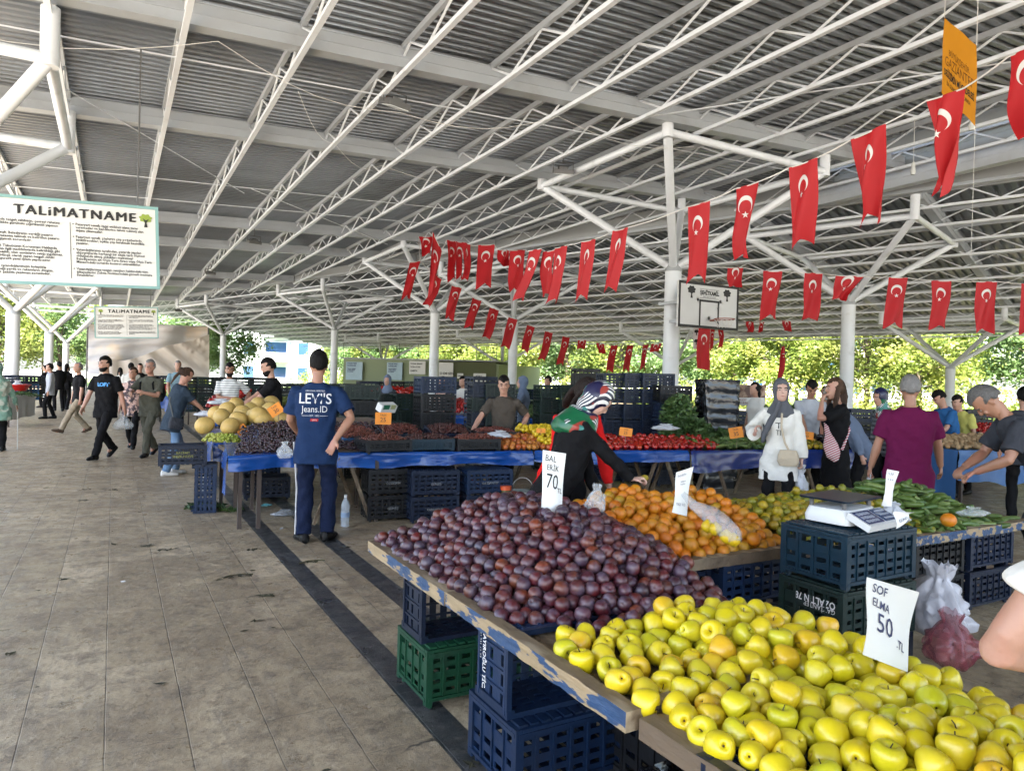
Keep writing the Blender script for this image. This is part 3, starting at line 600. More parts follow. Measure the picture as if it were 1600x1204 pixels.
CC = [(1137, 418, 1162, 418, 1147, 450, 12.6, .2, 'short flipped red flag right of the backboard'), (1192, 423, 1222, 424, 1200, 500, 12.5, 0, 'first full red flag right of the backboard'), (1258, 426, 1286, 427, 1264, 503, 12.5, .1, 'second full red flag right of the backboard'), (1306, 430, 1350, 432, 1309, 470, 12.4, .5, 'blown up crumpled red flag over the branching column'),
      (1388, 433, 1418, 434, 1395, 513, 12.3, 0, 'red flag just right of the branching column'), (1455, 438, 1486, 439, 1466, 516, 12.2, .15, 'creased red flag over the last branching column'), (1526, 440, 1559, 440, 1536, 522, 12.0, 0, 'last whole red flag at the right'), (1595, 443, 1630, 442, 1606, 522, 11.8, 0, 'red flag half cut off by the right edge')]
pc = []
for a in CC:
    P0, P1 = flag(*a[:7], near=1, fold=a[7], label=a[8]+', on the level string', group=GC_); pc += [P0, P1]
rope([D(1068, 412, 13)]+pc+[D(1700, 440, 11.5)], 'level string of red flags right of the backboard')
GD = 'small far flags under the right canopy'
DD = [(1110, 513, 1117, 513, 1112, 548, 26, 'far red flag left of the pair behind the net'), (1122, 514, 1130, 514, 1126, 545, 26, 'far red flag right of the pair behind the net'), (1166, 502, 1178, 502, 1171, 520, 24, 'tiny folded red flag beside the backboard'), (1186, 503, 1194, 502, 1189, 519, 24, 'tiny narrow red flag beside the backboard'), (1222, 500, 1236, 502, 1230, 518, 24, 'tiny bent red flag in mid air')]
for a in DD: flag(*a[:7], near=1, fold=.2, label=a[7], group=GD, wd=.34)
rope([D(1095, 508, 26), D(1110, 513, 26), D(1130, 514, 26), D(1178, 502, 24), D(1236, 501, 24), D(1330, 498, 22)], 'far thin string with tiny red flags', .009)
P0, P1 = flag(1222, 541, 1226, 541, 1219, 597, 20, near=1, fold=.6, label='thin twisted red flag hanging above the woman in the grey headscarf', group='single hanging flags', wd=.2)
P0, P1 = flag(1092, 512, 1110, 514, 1097, 577, 16.2, near=1, fold=-.2, label='bulging red flag tied to the thick column below the backboard', group='single hanging flags', wd=.42, tail=.02)
t = thing('paper_banner', 'narrow white printed strip on the thick column under the backboard', 'banner', tuple(D(1083, 512, 16.4)))
g = MB(); p = D(1083, 545, 16.5); q = D(1092, 545, 16.5); X = (q-p)/np.linalg.norm(q-p); wq = np.linalg.norm(q-p)
g.add([p, q, D(1092, 510, 16.5), D(1083, 510, 16.5)], [(0, 1, 2, 3)]); put('sheet', g, M['white_cloth'], t, world=True, smooth=False)
g = MB(); [emblem(g, p, X, np.array([0, 0, 1.]), wq*.5, z, .12) for z in (.16, .38)]; put('emblem', g, [M['ink'], M['ink']], t, world=True, smooth=False)
# orange banner
t = thing('orange_banner', 'orange printed banner hanging from the roof at upper right', 'banner', tuple(D(1476, 28, 9.3)))
P0, P1 = D(1476, 28, 9.3), D(1526, 71, 8.62); X = P1-P0; Wd = np.linalg.norm(X); nb = np.cross(X/Wd, [0, 0, 1]); Hh = .98
bs_ = lambda u, v, o=0.: P0+X*u-np.array([0, 0, Hh*v])+nb*(.03*math.sin(u*4+1)*v+.012*math.sin(u*9+v*5)+o)
g = MB(); g.grid([[bs_(i/12, j/12) for j in range(13)] for i in range(13)][::-1]); put('cloth', g, M['orange_cloth'], t, world=True, ang=180)
g = MB()
def bt_(s, u, v, sz, sx, bold=0.):
    vv, ff = text_mb(s, sz, 'CENTER', bold, sx); 
    for o in (.006,): g.add([bs_(u+a[0]/Wd, v-a[1]/Hh, o) for a in vv], ff)
bt_("BÜYÜKŞEHİR", .5, .43, .11, .9); bt_("GAZİANTEP", .5, .58, .17, .85)
put('city_name', g, M['ink_orange'], t, world=True, smooth=False); g = MB()
bt_("DEĞİŞİMİN MÜCADELESİ", .5, .72, .115, .62, .004); bt_("İLK GÜNKÜ HEYECANLA", .5, .82, .07, .8, .001)
put('slogan', g, M['ink'], t, world=True, smooth=False)
g = MB(); g.tube(P0, P0+[0, 0, .35], .004, n=4); g.tube(P1, P1+[0, 0, .75], .004, n=4); q = bs_(1, 1); g.tube(q, q-np.array([0, 0, 1.6]), .003, n=4); put('cord', g, M['rope'], t, world=True)
# flood lamps under the roof
M['lamp_glass'] = mat('lamp_glass', (.55, .58, .58), .15)
def lamp(x, y, dep, label, rz=0, s=1., top=6.4):
    p = D(x, y, dep); t = thing('flood_lamp', label, 'lamp', tuple(p), rz, 'flood lamps under the roof'); t.scale = (s, s, s)
    g = MB(); g.box((0, 0, 0), (.42, .30, .09), rot3(.3)); g.box((0, .02, .07), (.2, .2, .08), rot3(.3)); put('housing', g, M['dark_steel'], t, smooth=False)
    g = MB(); g.box((0, -.015, -.052), (.36, .24, .02), rot3(.3)); put('glass', g, M['lamp_glass'], t, smooth=False)
    g = MB(); g.path([(-.22, 0, 0), (-.22, 0, .2), (.22, 0, .2), (.22, 0, 0)], .012, 5); g.tube((0, 0, .2), (0, 0, .45), .012, n=5); put('bracket', g, M['dark_steel'], t)
lamp(617, 163, 12.4, 'dark flood lamp under the ribbed roof, nearest the top middle', .3, 1.1); lamp(880, 268, 17, 'flood lamp clamped left of the thick column', -.4, 1.1)
lamp(397, 378, 24, 'small flood lamp above the dark haired man in the logo shirt', .2); lamp(329, 427, 33, 'distant flood lamp over the aisle'); lamp(279, 485, 47, 'farthest flood lamp above the tarp screen'); lamp(990, 392, 24, 'flood lamp behind the slanting flag')
# big empty crate-like wrapped lamp pair near the clerestory
for x, y, dp in ((1427, 262, 13), (1473, 165, 10.5), (1519, 190, 10.2)):
    t = thing('light_bulb', 'clear plastic lamp near the roof edge '+{1427: 'at the corner of the right canopy', 1473: 'in front of the flag under the orange banner', 1519: 'beside the orange banner'}[x], 'lamp', tuple(D(x, y, dp)))
    g = MB(); g.lathe([(0, -.13), (.035, -.125), (.05, -.06), (.03, 0), (.035, .05), (.02, .1), (0, .11)], 12); put('bulb', g, M['lamp_glass'], t)
    g = MB(); g.tube((0, 0, .1), (0, 0, .9), .004, n=4); put('cord', g, M['rope'], t)
# ------------------------------------------------------------------ produce and stall materials
def fruit(name, cols, rough=.35, spot=None, spotamt=.5, sscale=6., bloom=None, coat=0., bump=.0, bsc=80.):
    """cols: ramp picked per object; spot: second colour in noise patches; bloom: dusty third colour"""
    m = bpy.data.materials.new(name); m.use_nodes = True; N = m.node_tree.nodes; L = m.node_tree.links; b = N['Principled BSDF']
    tc = N.new('ShaderNodeTexCoord'); oi = N.new('ShaderNodeObjectInfo')
    vm = N.new('ShaderNodeVectorMath'); vm.operation = 'MULTIPLY_ADD'; L.new(oi.outputs['Random'], vm.inputs[0]); vm.inputs[1].default_value = (37, 17, 53); L.new(tc.outputs['Object'], vm.inputs[2])
    cr = N.new('ShaderNodeValToRGB'); e = cr.color_ramp.elements; cols = [tuple(q*DK*.95 for q in c) for c in cols]; spot = tuple(q*DK for q in spot) if spot else None; bloom = tuple(q*DK for q in bloom) if bloom else None
    for i, c in enumerate(cols):
        el = e[i] if i < 2 else e.new(1); el.position = i/max(1, len(cols)-1); el.color = (*c, 1)
    L.new(oi.outputs['Random'], cr.inputs[0]); cur = cr.outputs[0]
    def layer(col, sc, lo, hi, amt, cur):
        n = N.new('ShaderNodeTexNoise'); n.inputs['Scale'].default_value = sc; n.inputs['Detail'].default_value = 4; L.new(vm.outputs[0], n.inputs[0])
        r = N.new('ShaderNodeMapRange'); r.inputs[1].default_value = lo; r.inputs[2].default_value = hi; r.inputs[4].default_value = amt; L.new(n.outputs['Fac'], r.inputs[0])
        x = N.new('ShaderNodeMix'); x.data_type = 'RGBA'; L.new(r.outputs[0], x.inputs[0]); L.new(cur, x.inputs[6]); x.inputs[7].default_value = (*col, 1); return x.outputs[2]
    if spot: cur = layer(spot, sscale, .48, .62, spotamt, cur)
    if bloom: cur = layer(bloom, sscale*1.3, .44, .62, .62, cur)
    L.new(cur, b.inputs['Base Color']); b.inputs['Roughness'].default_value = rough
    if coat: b.inputs['Coat Weight'].default_value = coat; b.inputs['Coat Roughness'].default_value = .2
    if bump:
        nb = N.new('ShaderNodeTexNoise'); nb.inputs['Scale'].default_value = bsc; L.new(vm.outputs[0], nb.inputs[0]); bp = N.new('ShaderNodeBump'); bp.inputs['Strength'].default_value = bump; bp.inputs['Distance'].default_value = .004; L.new(nb.outputs['Fac'], bp.inputs['Height']); L.new(bp.outputs[0], b.inputs['Normal'])
    return m
M['apple'] = fruit('apple_skin', [(.74, .60, .010), (.82, .64, .010), (.86, .64, .012), (.76, .63, .015), (.60, .58, .012), (.88, .50, .02), (.82, .64, .010)], .33, (.80, .66, .05), .45, 9, coat=.2, bump=.12, bsc=300)
M['plum'] = fruit('plum_skin', [(.045, .006, .012), (.13, .010, .010), (.018, .006, .018), (.19, .035, .010), (.05, .008, .018), (.11, .010, .012), (.022, .010, .028)], .42, (.15, .045, .015), .4, 12, (.085, .075, .115), bump=.1, coat=.15, bsc=250)
M['orange'] = fruit('orange_peel', [(.68, .19, .004), (.74, .23, .006), (.64, .16, .004), (.58, .22, .008), (.72, .21, .004), (.50, .26, .012)], .42, (.48, .30, .01), .35, 10, bump=.5, bsc=260)
M['mandarin'] = fruit('green_mandarin_peel', [(.14, .17, .008), (.30, .26, .01), (.10, .14, .010), (.50, .28, .008), (.20, .20, .01), (.55, .36, .01)], .42, (.36, .28, .01), .5, 9, bump=.4, bsc=240)
M['lemon'] = fruit('lemon_peel', [(.68, .46, .008), (.72, .50, .012), (.62, .40, .006)], .42, bump=.4, bsc=240)
M['peach'] = fruit('nectarine_skin', [(.50, .10, .02), (.58, .20, .03), (.40, .05, .015), (.62, .26, .04)], .38, (.60, .26, .05), .7, 8)
M['tomato'] = fruit('tomato_skin', [(.42, .012, .008), (.50, .02, .008), (.36, .010, .010), (.52, .05, .012)], .22, coat=.3)
M['cucumber'] = fruit('cucumber_skin', [(.045, .10, .015), (.07, .14, .02), (.12, .19, .03), (.035, .08, .012), (.20, .27, .07)], .42, (.15, .21, .05), .5, 14, bump=.5, bsc=160)
M['melon'] = fruit('melon_skin', [(.55, .36, .10), (.60, .40, .11), (.50, .34, .09)], .55, (.42, .30, .09), .6, 12, bump=.9, bsc=60)
M['grape_green'] = fruit('green_grape_skin', [(.32, .38, .04), (.42, .46, .06), (.26, .32, .03), (.50, .50, .10)], .3)
M['grape_dark'] = fruit('dark_grape_skin', [(.022, .008, .014), (.035, .010, .016), (.018, .008, .018), (.05, .015, .015)], .25, coat=.3)
M['date'] = fruit('red_grape_skin', [(.12, .022, .015), (.17, .04, .02), (.07, .015, .012), (.10, .05, .02)], .35)
M['olive'] = fruit('green_plum_skin', [(.20, .22, .02), (.28, .28, .03), (.12, .16, .015), (.08, .06, .02)], .35)
M['potato'] = fruit('potato_skin', [(.42, .28, .14), (.50, .34, .18), (.36, .22, .10)], .7, (.28, .18, .08), .6, 10)
M['herb'] = fruit('leafy_green', [(.03, .07, .012), (.05, .11, .02), (.02, .05, .01)], .6, (.10, .17, .04), .6, 5)
M['stalk'] = mat('stalk_brown', (.05, .03, .012), .8)
M['wood_top'] = mat('worn_wood', (.20, .14, .08), .75, 0, .35, 14, .7, 40, (.42, .33, .21), 9, .5, .62, stretch=(1, .25, 1), detail=8)
M['wood_dark'] = mat('dark_wet_wood', (.13, .09, .055), .75, 0, .35, 12, .8, 35, (.25, .19, .12), 5, .5, .66, stretch=(1, .3, 1), detail=8)
M['chipped'] = mat('chipped_blue_paint', (.020, .060, .145), .6, 0, .45, 20, .8, 40, (.34, .25, .14), 15, .50, .52, stretch=(1, .30, 1.4), detail=10)
M['tarp_blue'] = mat('blue_tarp', (.006, .058, .27), .26, 0, .25, 2.5, 1., 9, (.012, .09, .36), 3, .5, .7, trans=.05, detail=6)
M['tarp_navy'] = mat('navy_tarp', (.008, .024, .15), .26, 0, .2, 2.5, .6, 6, trans=.05)
M['steel_rust'] = mat('rusty_leg', (.07, .05, .04), .7, .2, .3, 10)
def plastic(n, c, r=.45): M[n] = mat(n, c, r, 0, .16, 3, .15, 40, tuple(x*.8+.012 for x in c), 5, .5, .7, rnd=.2, spec=.3)
plastic('crate_navy', (.006, .013, .034)); plastic('crate_blue', (.006, .020, .058)); plastic('crate_green', (.008, .055, .026)); plastic('crate_dark_green', (.008, .022, .018))
plastic('crate_black', (.006, .0065, .008)); plastic('crate_teal', (.006, .026, .044)); plastic('crate_sky', (.02, .09, .22))
M['clear_bag'] = mat('clear_bag', (.70, .74, .76), .12, 0, .1, 6, 1., 18, alpha=.30); M['white_bag'] = mat('white_bag', (.78, .80, .84), .35, 0, .08, 6, .9, 14, trans=.3)
M['white_thin'] = mat('thin_white_film', (.62, .62, .66), .22, 0, .12, 6, 1., 12, alpha=.78, bdist=.02); M['card_orange'] = mat('card_orange', (.80, .26, .01), .6, 0, .05, 6)
M['foil'] = mat('crinkled_plastic', (.5, .52, .54), .2, .1, .2, 9, 1.0, 16, alpha=.6)
# ------------------------------------------------------------------ crates
def wall_panel(g, O, X, Z, w, h, t, rows, nslots, handle=False, ribs=True):
    """latticed crate side: bars between rows of real slots"""
    X, Z, O = np.array(X, float), np.array(Z, float), np.array(O, float); Nn = np.cross(X, Z); R = np.array([X, Nn, Z]).T
    def bx(x0, x1, z0, z1, tt=t, off=0): g.box(O+X*(x0+x1)/2+Z*(z0+z1)/2+Nn*off, (x1-x0, tt, z1-z0), R)
    zz = 0
    for (s0, s1) in rows:
        bx(0, w, zz, s0*h)
        n = nslots; ww = w/n
        for k in range(n+1):
            c = k*ww; a, b = max(0, c-ww*.2), min(w, c+ww*.2); bx(a, b, s0*h, s1*h, t*.96)
        zz = s1*h
    bx(0, w, zz, h)
    if ribs:
        for k in range(nslots+1):
            c = min(max(k*w/nslots, .008), w-.008); bx(c-.004, c+.004, 0, h, .010, t/2+.003)
    for z in (.012, h-.02): bx(0, w, z-.008, z+.008, .014, t/2+.005)
CR = {}
def crate_proto(col, Lx=.52, Wy=.35, H=.27, lid=False, detail=True):
    key = (col, Lx, Wy, H, lid)
    if key in CR: return CR[key]
    ms = []; t = .006; m = M[col]; rows = [(.16, .24), (.34, .42), (.56, .64), (.74, .82)]
    def add(nm, g): me = g.mesh(nm, smooth=False); me.materials.append(m); ms.append((nm, me))
    x, y = Lx/2, Wy/2
    for O, X, w in (((-x, -y, .015), (1, 0, 0), Lx), ((x, y, .015), (-1, 0, 0), Lx)):
        g = MB(); wall_panel(g, O, X, (0, 0, 1), w, H-.02, t, rows, 7); add('long_side', g)
    for O, X, w in (((-x, y, .015), (0, -1, 0), Wy), ((x, -y, .015), (0, 1, 0), Wy)):
        g = MB(); wall_panel(g, O, X, (0, 0, 1), w, H-.02, t, [(.12, .22), (.36, .46), (.72, .90)], 4); add('end_side', g)
    g = MB()
    for k in range(9): g.box((-x+Lx*(k+.5)/9, 0, .012), (Lx/9*.6, Wy-.01, .006))
    for k in range(5): g.box((0, -y+Wy*(k+.5)/5, .020), (Lx-.01, .012, .005))
    add('base', g)
    g = MB()
    for i in (-1, 1):
        for j in (-1, 1): g.box((i*(x-.004), j*(y-.004), H/2), (.034, .034, H)); g.tube((i*(x-.02), j*(y-.02), -.02), (i*(x-.02), j*(y-.02), .01), .014, n=8)
    for j in (-1, 1): g.box((0, j*(y+.004), H-.008), (Lx-.036, .022, .014))
    for i in (-1, 1): g.box((i*(x+.004), 0, H-.008), (.022, Wy-.036, .014))
    add('rim_and_posts', g)
    if lid:
        g = MB()
        for k in range(11): g.box((-x+Lx*(k+.5)/11, 0, H+.004), (Lx/11*.7, Wy, .008))
        g.box((0, 0, H-.005), (Lx-.02, Wy-.02, .006)); add('lid', g)
    CR[key] = ms; return ms
def crate(col, loc, rot=(0, 0, 0), label='', group=None, scale=1, dims=(.52, .35, .27), lid=False):
    t = thing('crate', label, 'crate', loc, 0, group); t.rotation_euler = rot; t.scale = scale if hasattr(scale, '__len__') else (scale,)*3
    for nm, me in crate_proto(col, *dims, lid): put(nm, me, None, t)
    return t
FARC = {}
def far_crate(col, loc, rz, label, group, scale=1):
    """crate too small in the photo to show its parts: one mesh"""
    if col not in FARC:
        g = MB(); x, y, H = .26, .175, .25
        for j in (-1, 1):
            for z0, z1 in ((0, .07), (.10, .145), (.175, .25)): g.box((0, j*y, (z0+z1)/2), (.52, .012, z1-z0))
            for k in range(6): g.box((-x+.52*k/5, j*y, .125), (.022, .02, .25))
        for i in (-1, 1):
            for z0, z1 in ((0, .08), (.11, .15), (.20, .25)): g.box((i*x, 0, (z0+z1)/2), (.012, .35, z1-z0))
            for k in range(4): g.box((i*x, -y+.35*k/3, .125), (.02, .022, .25))
        g.box((0, 0, .012), (.5, .34, .012)); me = g.mesh('crate', smooth=False); me.materials.append(M[col]); FARC[col] = me
    o = bpy.data.objects.new('crate', FARC[col]); C.objects.link(o); o.location = loc; o.rotation_euler = (0, 0, rz); o.scale = (scale,)*3
    return tag(o, label, 'crate', group)
# ------------------------------------------------------------------ fruit shapes
def prof_apple(r):
    p = [(0, -.60), (.05, -.62), (.07, -.72), (.15, -.84), (.27, -.93), (.42, -.92), (.62, -.76), (.80, -.44), (.93, -.05), (1.0, .28), (.96, .56), (.80, .80), (.56, .92), (.36, .88), (.20, .70), (.10, .50), (0, .40)]
    return [(a*r, b*r*.96) for a, b in p]
def fm(nm, g, m, ang=180):
    me = g.mesh(nm, ang=ang); [me.materials.append(q) for q in (m if isinstance(m, list) else [m])]; return me
def lump(g, rr, amp):  # irregular outline
    for v in g.v: 
        d = v/(np.linalg.norm(v, axis=1)[:, None]+1e-9); k = 1+amp*np.sin(d[:, :1]*3.1+rr)*np.cos(d[:, 1:2]*2.7+rr*2); v *= k
SH = {}
for k in range(4):
    g = MB().lathe(prof_apple(.0432), 20, sx=1+.04*(k-1.5)/1.5); lump(g, k*1.7, .05); g.path([(0, 0, .014), (.003, .001, .034), (.008, .004, .046)], .0016, 5, m=1); g.sphere((0, 0, -.0275), (.0045, .0045, .003), 8, m=1); SH['apple', k] = fm('apple', g, [M['apple'], M['stalk']])
    g = MB().lathe([(0, -.031), (.012, -.030), (.024, -.024), (.032, -.010), (.0335, .004), (.030, .018), (.020, .028), (.010, .0305), (.004, .028), (0, .0265)], 16); lump(g, k*2.3, .05); SH['plum', k] = fm('plum', g, M['plum'])
    g = MB().sphere((0, 0, 0), (.0395, .0395, .037), 18); lump(g, k, .02); SH['orange', k] = fm('orange', g, M['orange'])
    g = MB().sphere((0, 0, 0), (.034, .034, .031), 16); lump(g, k, .05); SH['mandarin', k] = fm('mandarin', g, M['mandarin'])
    g = MB().lathe([(0, -.045), (.006, -.041), (.018, -.032), (.028, -.015), (.030, .003), (.025, .022), (.012, .036), (.005, .044), (0, .046)], 14); SH['lemon', k] = fm('lemon', g, M['lemon'])
    g = MB().sphere((0, 0, 0), (.036, .036, .034), 14); SH['peach', k] = fm('nectarine', g, M['peach'])
    g = MB().lathe([(0, -.028), (.020, -.026), (.033, -.010), (.034, .006), (.026, .022), (.012, .027), (0, .022)], 14); lump(g, k, .04); SH['tomato', k] = fm('tomato', g, M['tomato'])
    L_ = .075+.012*k; b_ = .012*(k-1.5); g = MB().path([(b_*(1-t*t), 0, t*L_) for t in (-1, -.92, -.7, -.3, .2, .6, .85, 1)], [.004, .012, .0185, .021, .021, .018, .012, .005], 10); SH['cucumber', k] = fm('cucumber', g, M['cucumber'])
    g = MB().sphere((0, 0, 0), (.112, .098, .095), 20); lump(g, k, .04); SH['melon', k] = fm('melon', g, M['melon'])
    g = MB().sphere((0, 0, 0), (.013, .013, .016), 8); SH['grape', k] = g
    g = MB().sphere((0, 0, 0), (.038, .03, .028), 12); lump(g, k*3, .1); SH['potato', k] = fm('potato', g, M['potato'])
def rotmat(R): 
    q = R.normal(size=4); q /= np.linalg.norm(q); return Matrix(((1-2*(q[2]**2+q[3]**2), 2*(q[1]*q[2]-q[3]*q[0]), 2*(q[1]*q[3]+q[2]*q[0])), (2*(q[1]*q[2]+q[3]*q[0]), 1-2*(q[1]**2+q[3]**2), 2*(q[2]*q[3]-q[1]*q[0])), (2*(q[1]*q[3]-q[2]*q[0]), 2*(q[2]*q[3]+q[1]*q[0]), 1-2*(q[1]**2+q[2]**2))))
def pack(inside, box, h, fl, r, nmax, seed):
    """drops spheres one by one into the lowest pockets until the heap reaches the surface h(x, y)"""
    R = np.random.default_rng(seed); P = np.zeros((nmax, 3)); n = 0; fail = 0; x0, x1, y0, y1 = box
    def rest(xy):
        z = fl(*xy)+r
        if n:
            d = P[:n, :2]-xy; d2 = (d*d).sum(1); q = 4*r*r*.88-d2; m_ = q > 0
            if m_.any(): z = max(z, (P[:n, 2][m_]+np.sqrt(q[m_])).max())
        return z
    while n < nmax and fail < 60:
        best = None
        for _ in range(7):
            c = np.array([R.uniform(x0, x1), R.uniform(y0, y1)])
            if not inside(*c): continue
            z = rest(c); s = z-h(*c)
            if best is None or s < best[0]: best = (s, z, c)
        if best is None: continue
        s, z, c = best; st = r*.8
        for _ in range(9):
            mv = False
            for a in R.random()*6.3+np.arange(5)*1.2566:
                c2 = c+st*np.array([math.cos(a), math.sin(a)])
                if not inside(*c2): continue
                z2 = rest(c2)
                if z2 < z-1e-4: z, c, mv = z2, c2, True; break
            if not mv: st *= .5
        if z+r*.3 > h(*c): fail += 1; continue
        fail = 0; P[n] = (*c, z); n += 1
    return P[:n]
def heap(kind, inside, box, h, fl, r, label, cat, group, seed=1, nmax=900, smin=.93, smax=1.07, lim=300, lie=False, near=None):
    P = pack(inside, box, h, fl, r, nmax, seed); R = np.random.default_rng(seed+99)
    d = P-np.array([0, 0, HC]); dep = d@fw; top = P[:, 2]-np.array([h(*p[:2]) for p in P])
    score = top*4-dep*.10; order = np.argsort(-score); rest_ = []
    for i, k in enumerate(order):
        me = SH[kind, int(R.integers(4))]; nm_ = cat.replace(' ', '_'); rm = rotmat(R); s = R.uniform(smin, smax)
        if lie: rm = Matrix.Rotation(R.uniform(0, 6.3), 3, 'Z')@Matrix.Rotation(PI/2+R.normal(0, .25), 3, 'X')@Matrix.Rotation(R.uniform(0, 6), 3, 'Z')
        if i < lim:
            o = bpy.data.objects.new(nm_, me); C.objects.link(o); o.matrix_world = Matrix.Translation(P[k].tolist())@rm.to_4x4()@Matrix.Scale(s, 4); tag(o, label, cat, group)
        else: rest_.append((P[k], np.array(rm)*s, me))
    if rest_:
        g = MB(); me0 = rest_[0][2]
        for p, rm, me in rest_:
            v = np.empty(len(me.vertices)*3); me.vertices.foreach_get('co', v); v = v.reshape(-1, 3); g.add(v@rm.T+p, [tuple(q.vertices) for q in me.polygons])
        o = put(kind+'_heap', g, me0.materials[0], kind='stuff', label='rest of the '+group, cat=cat, ang=180)
    return P
def clump(name, mat_, pts, r, label, cat, group=None, seed=0, kind='stuff', shape=(1, 1, 1.15), n=8):
    """many tiny berries as one object"""
    R = np.random.default_rng(seed); g = MB(); t = MB().sphere((0, 0, 0), (r*shape[0], r*shape[1], r*shape[2]), n); tv, tf = t.v[0], t.f
    for p in pts: g.add(tv@np.array(rotmat(R)).T*R.uniform(.85, 1.15)+p, tf)
    return put(name, g, mat_, label=label, cat=cat, group=group, kind=kind, ang=180)
rectin = lambda x0, x1, y0, y1: (lambda x, y: x0 < x < x1 and y0 < y < y1)
# ------------------------------------------------------------------ front wooden trays
def tray(name, x0, x1, y0, y1, z, label, rim=.060, lip=.062, front=None, side=None):
    t = thing(name, label, 'tray', ((x0+x1)/2, (y0+y1)/2, z)); cx, cy = (x0+x1)/2, (y0+y1)/2
    g = MB(); g.box((cx, cy, z-.045), (x1-x0-2*rim, y1-y0-2*rim, .02)); put('bottom_board', g, M['wood_dark'], t, world=True, smooth=False)
    for c, d, mm in (((x0+rim/2, cy, z-.025), (rim, y1-y0, lip), side), ((x1-rim/2, cy, z-.03), (rim, y1-y0, lip), M['wood_dark']), ((cx, y0+rim/2, z-.03), (x1-x0-2*rim, rim, lip), front), ((cx, y1-rim/2, z-.03), (x1-x0-2*rim, rim, lip), M['wood_dark'])):
        n_ = 26; ax = 0 if d[0] > d[1] else 1; g = MB(); R = random.Random(int(cx*77+c[0]*31+c[1]*13)); secs = []
        for k in range(n_+1):
            u = (k/n_-.5)*d[ax]; j = lambda a: R.uniform(-a, a); p = np.array(c, float); p[ax] += u
            hw = d[1-ax]/2; hh = d[2]/2; o = []
            for sx, sz in ((-1, -1), (1, -1), (1, 1), (-1, 1)): q = p.copy(); q[1-ax] += sx*hw+j(.0018); q[2] += sz*hh+j(.0022); o.append(q)
            secs.append(o)
        V = np.array(secs).reshape(-1, 3); f = [(i*4+q, i*4+(q+1) % 4, (i+1)*4+(q+1) % 4, (i+1)*4+q) for i in range(n_) for q in range(4)]+[(3, 2, 1, 0), (n_*4, n_*4+1, n_*4+2, n_*4+3)]
        # top faces wood, outer faces paint
        fmx = [1 if q % 4 in (1, 2) else 0 for q in range(n_*4)]+[1, 1]
        g.v.append(V); g.f += f; g.m += fmx; g.n += len(V)
        o = put('rim_board', g, [mm or M['wood_dark'], M['wood_top']], t, world=True, smooth=False)
    return t
TZ = .62
tray('fruit_tray', 1.30, 2.34, 2.885, 3.97, TZ-.005, 'far plum tray with worn wooden rim, blue paint left on its side', side=M['chipped'])
tray('fruit_tray', 1.30, 2.36, 1.60, 2.865, TZ, 'long tray shared by plums and apples, chipped blue paint on its aisle side', side=M['chipped'])
tray('fruit_tray', 1.33, 2.40, -.35, 1.575, TZ-.01, 'bare brown wooden tray of apples nearest the camera', side=M['wood_dark'])
tray('fruit_tray', 2.40, 3.58, 2.86, 4.02, TZ, 'bare wooden tray heaped with oranges', side=M['wood_dark'], front=M['wood_dark'])
tray('fruit_tray', 3.62, 6.06, 2.72, 3.92, TZ, 'long tray of green mandarins and cucumbers with dark blue edge', side=M['wood_dark'], front=M['chipped'])
sm = lambda a, b, x: (lambda t: t*t*(3-2*t))(min(1, max(0, (x-a)/(b-a))))
# plums: ridge rising towards the right rear
def hp(x, y):
    e = min(sm(1.32, 1.95, x), sm(4.02, 3.5, y)); return TZ+.045+.27*e*(.35+.65*sm(1.9, 3.3, y))*(.45+.55*sm(2.55, 2.1, x))-.10*sm(2.6, 2.2, y)
ha = lambda x, y: TZ+.036+.058*sm(1.38, 2.0, x)*sm(2.55, 1.8, y)+.02*math.sin(x*6+y*4)-.03*sm(2.1, 2.36, x)
edge_pa = lambda x: 2.24-.14*(x-1.35)
heap('plum', lambda x, y: 1.36 < x < 2.36 and edge_pa(x) < y < 3.94, (1.34, 2.4, 2.15, 3.96), hp, lambda x, y: max(TZ-.035, hp(x, y)-.115), .0325, 'ripe purple plum with a dusty bloom in the large plum heap', 'plum', 'plums in the front heap', 5, 900)
heap('apple', lambda x, y: 1.39 < x < 2.33 and -.15 < y < edge_pa(x)-.03, (1.38, 2.35, -.15, 2.5), ha, lambda x, y: max(TZ-.035, ha(x, y)-.125), .0412, 'yellow green apple in the front apple heap', 'apple', 'apples in the front heap', 6, 900, lim=300)
hn = lambda x, y: (x-1.3)**2
# loose plums spilling over the joint by the oranges
ho = lambda x, y: TZ+.05+.20*sm(2.86, 3.5, y)*sm(4.05, 3.75, y)*(.8+.2*math.sin(x*7))+.02*math.sin(x*11+y*5)
heap('orange', lambda x, y: 2.46 < x < 3.60 and 2.93 < y < 3.95, (2.44, 3.6, 2.9, 3.98), ho, lambda x, y: max(TZ-.035, ho(x, y)-.12), .039, 'bright orange in the heap behind the plums', 'orange', 'oranges in the tray', 7, 500)
hm = lambda x, y: TZ+.04+.17*sm(2.75, 3.4, y)*sm(3.95, 3.6, y)*(.75+.25*sm(3.6, 4.6, x))
heap('mandarin', lambda x, y: 3.68 < x < 4.95 and 2.79 < y < 3.86, (3.66, 5.0, 2.78, 3.88), hm, lambda x, y: max(TZ-.035, hm(x, y)-.10), .0335, 'greenish mandarin in the heap behind the scale', 'mandarin', 'green mandarins in the tray', 8, 299)
hc = lambda x, y: TZ+.03+.27*math.exp(-((x-5.30)/.50)**2-((y-3.35)/.42)**2)
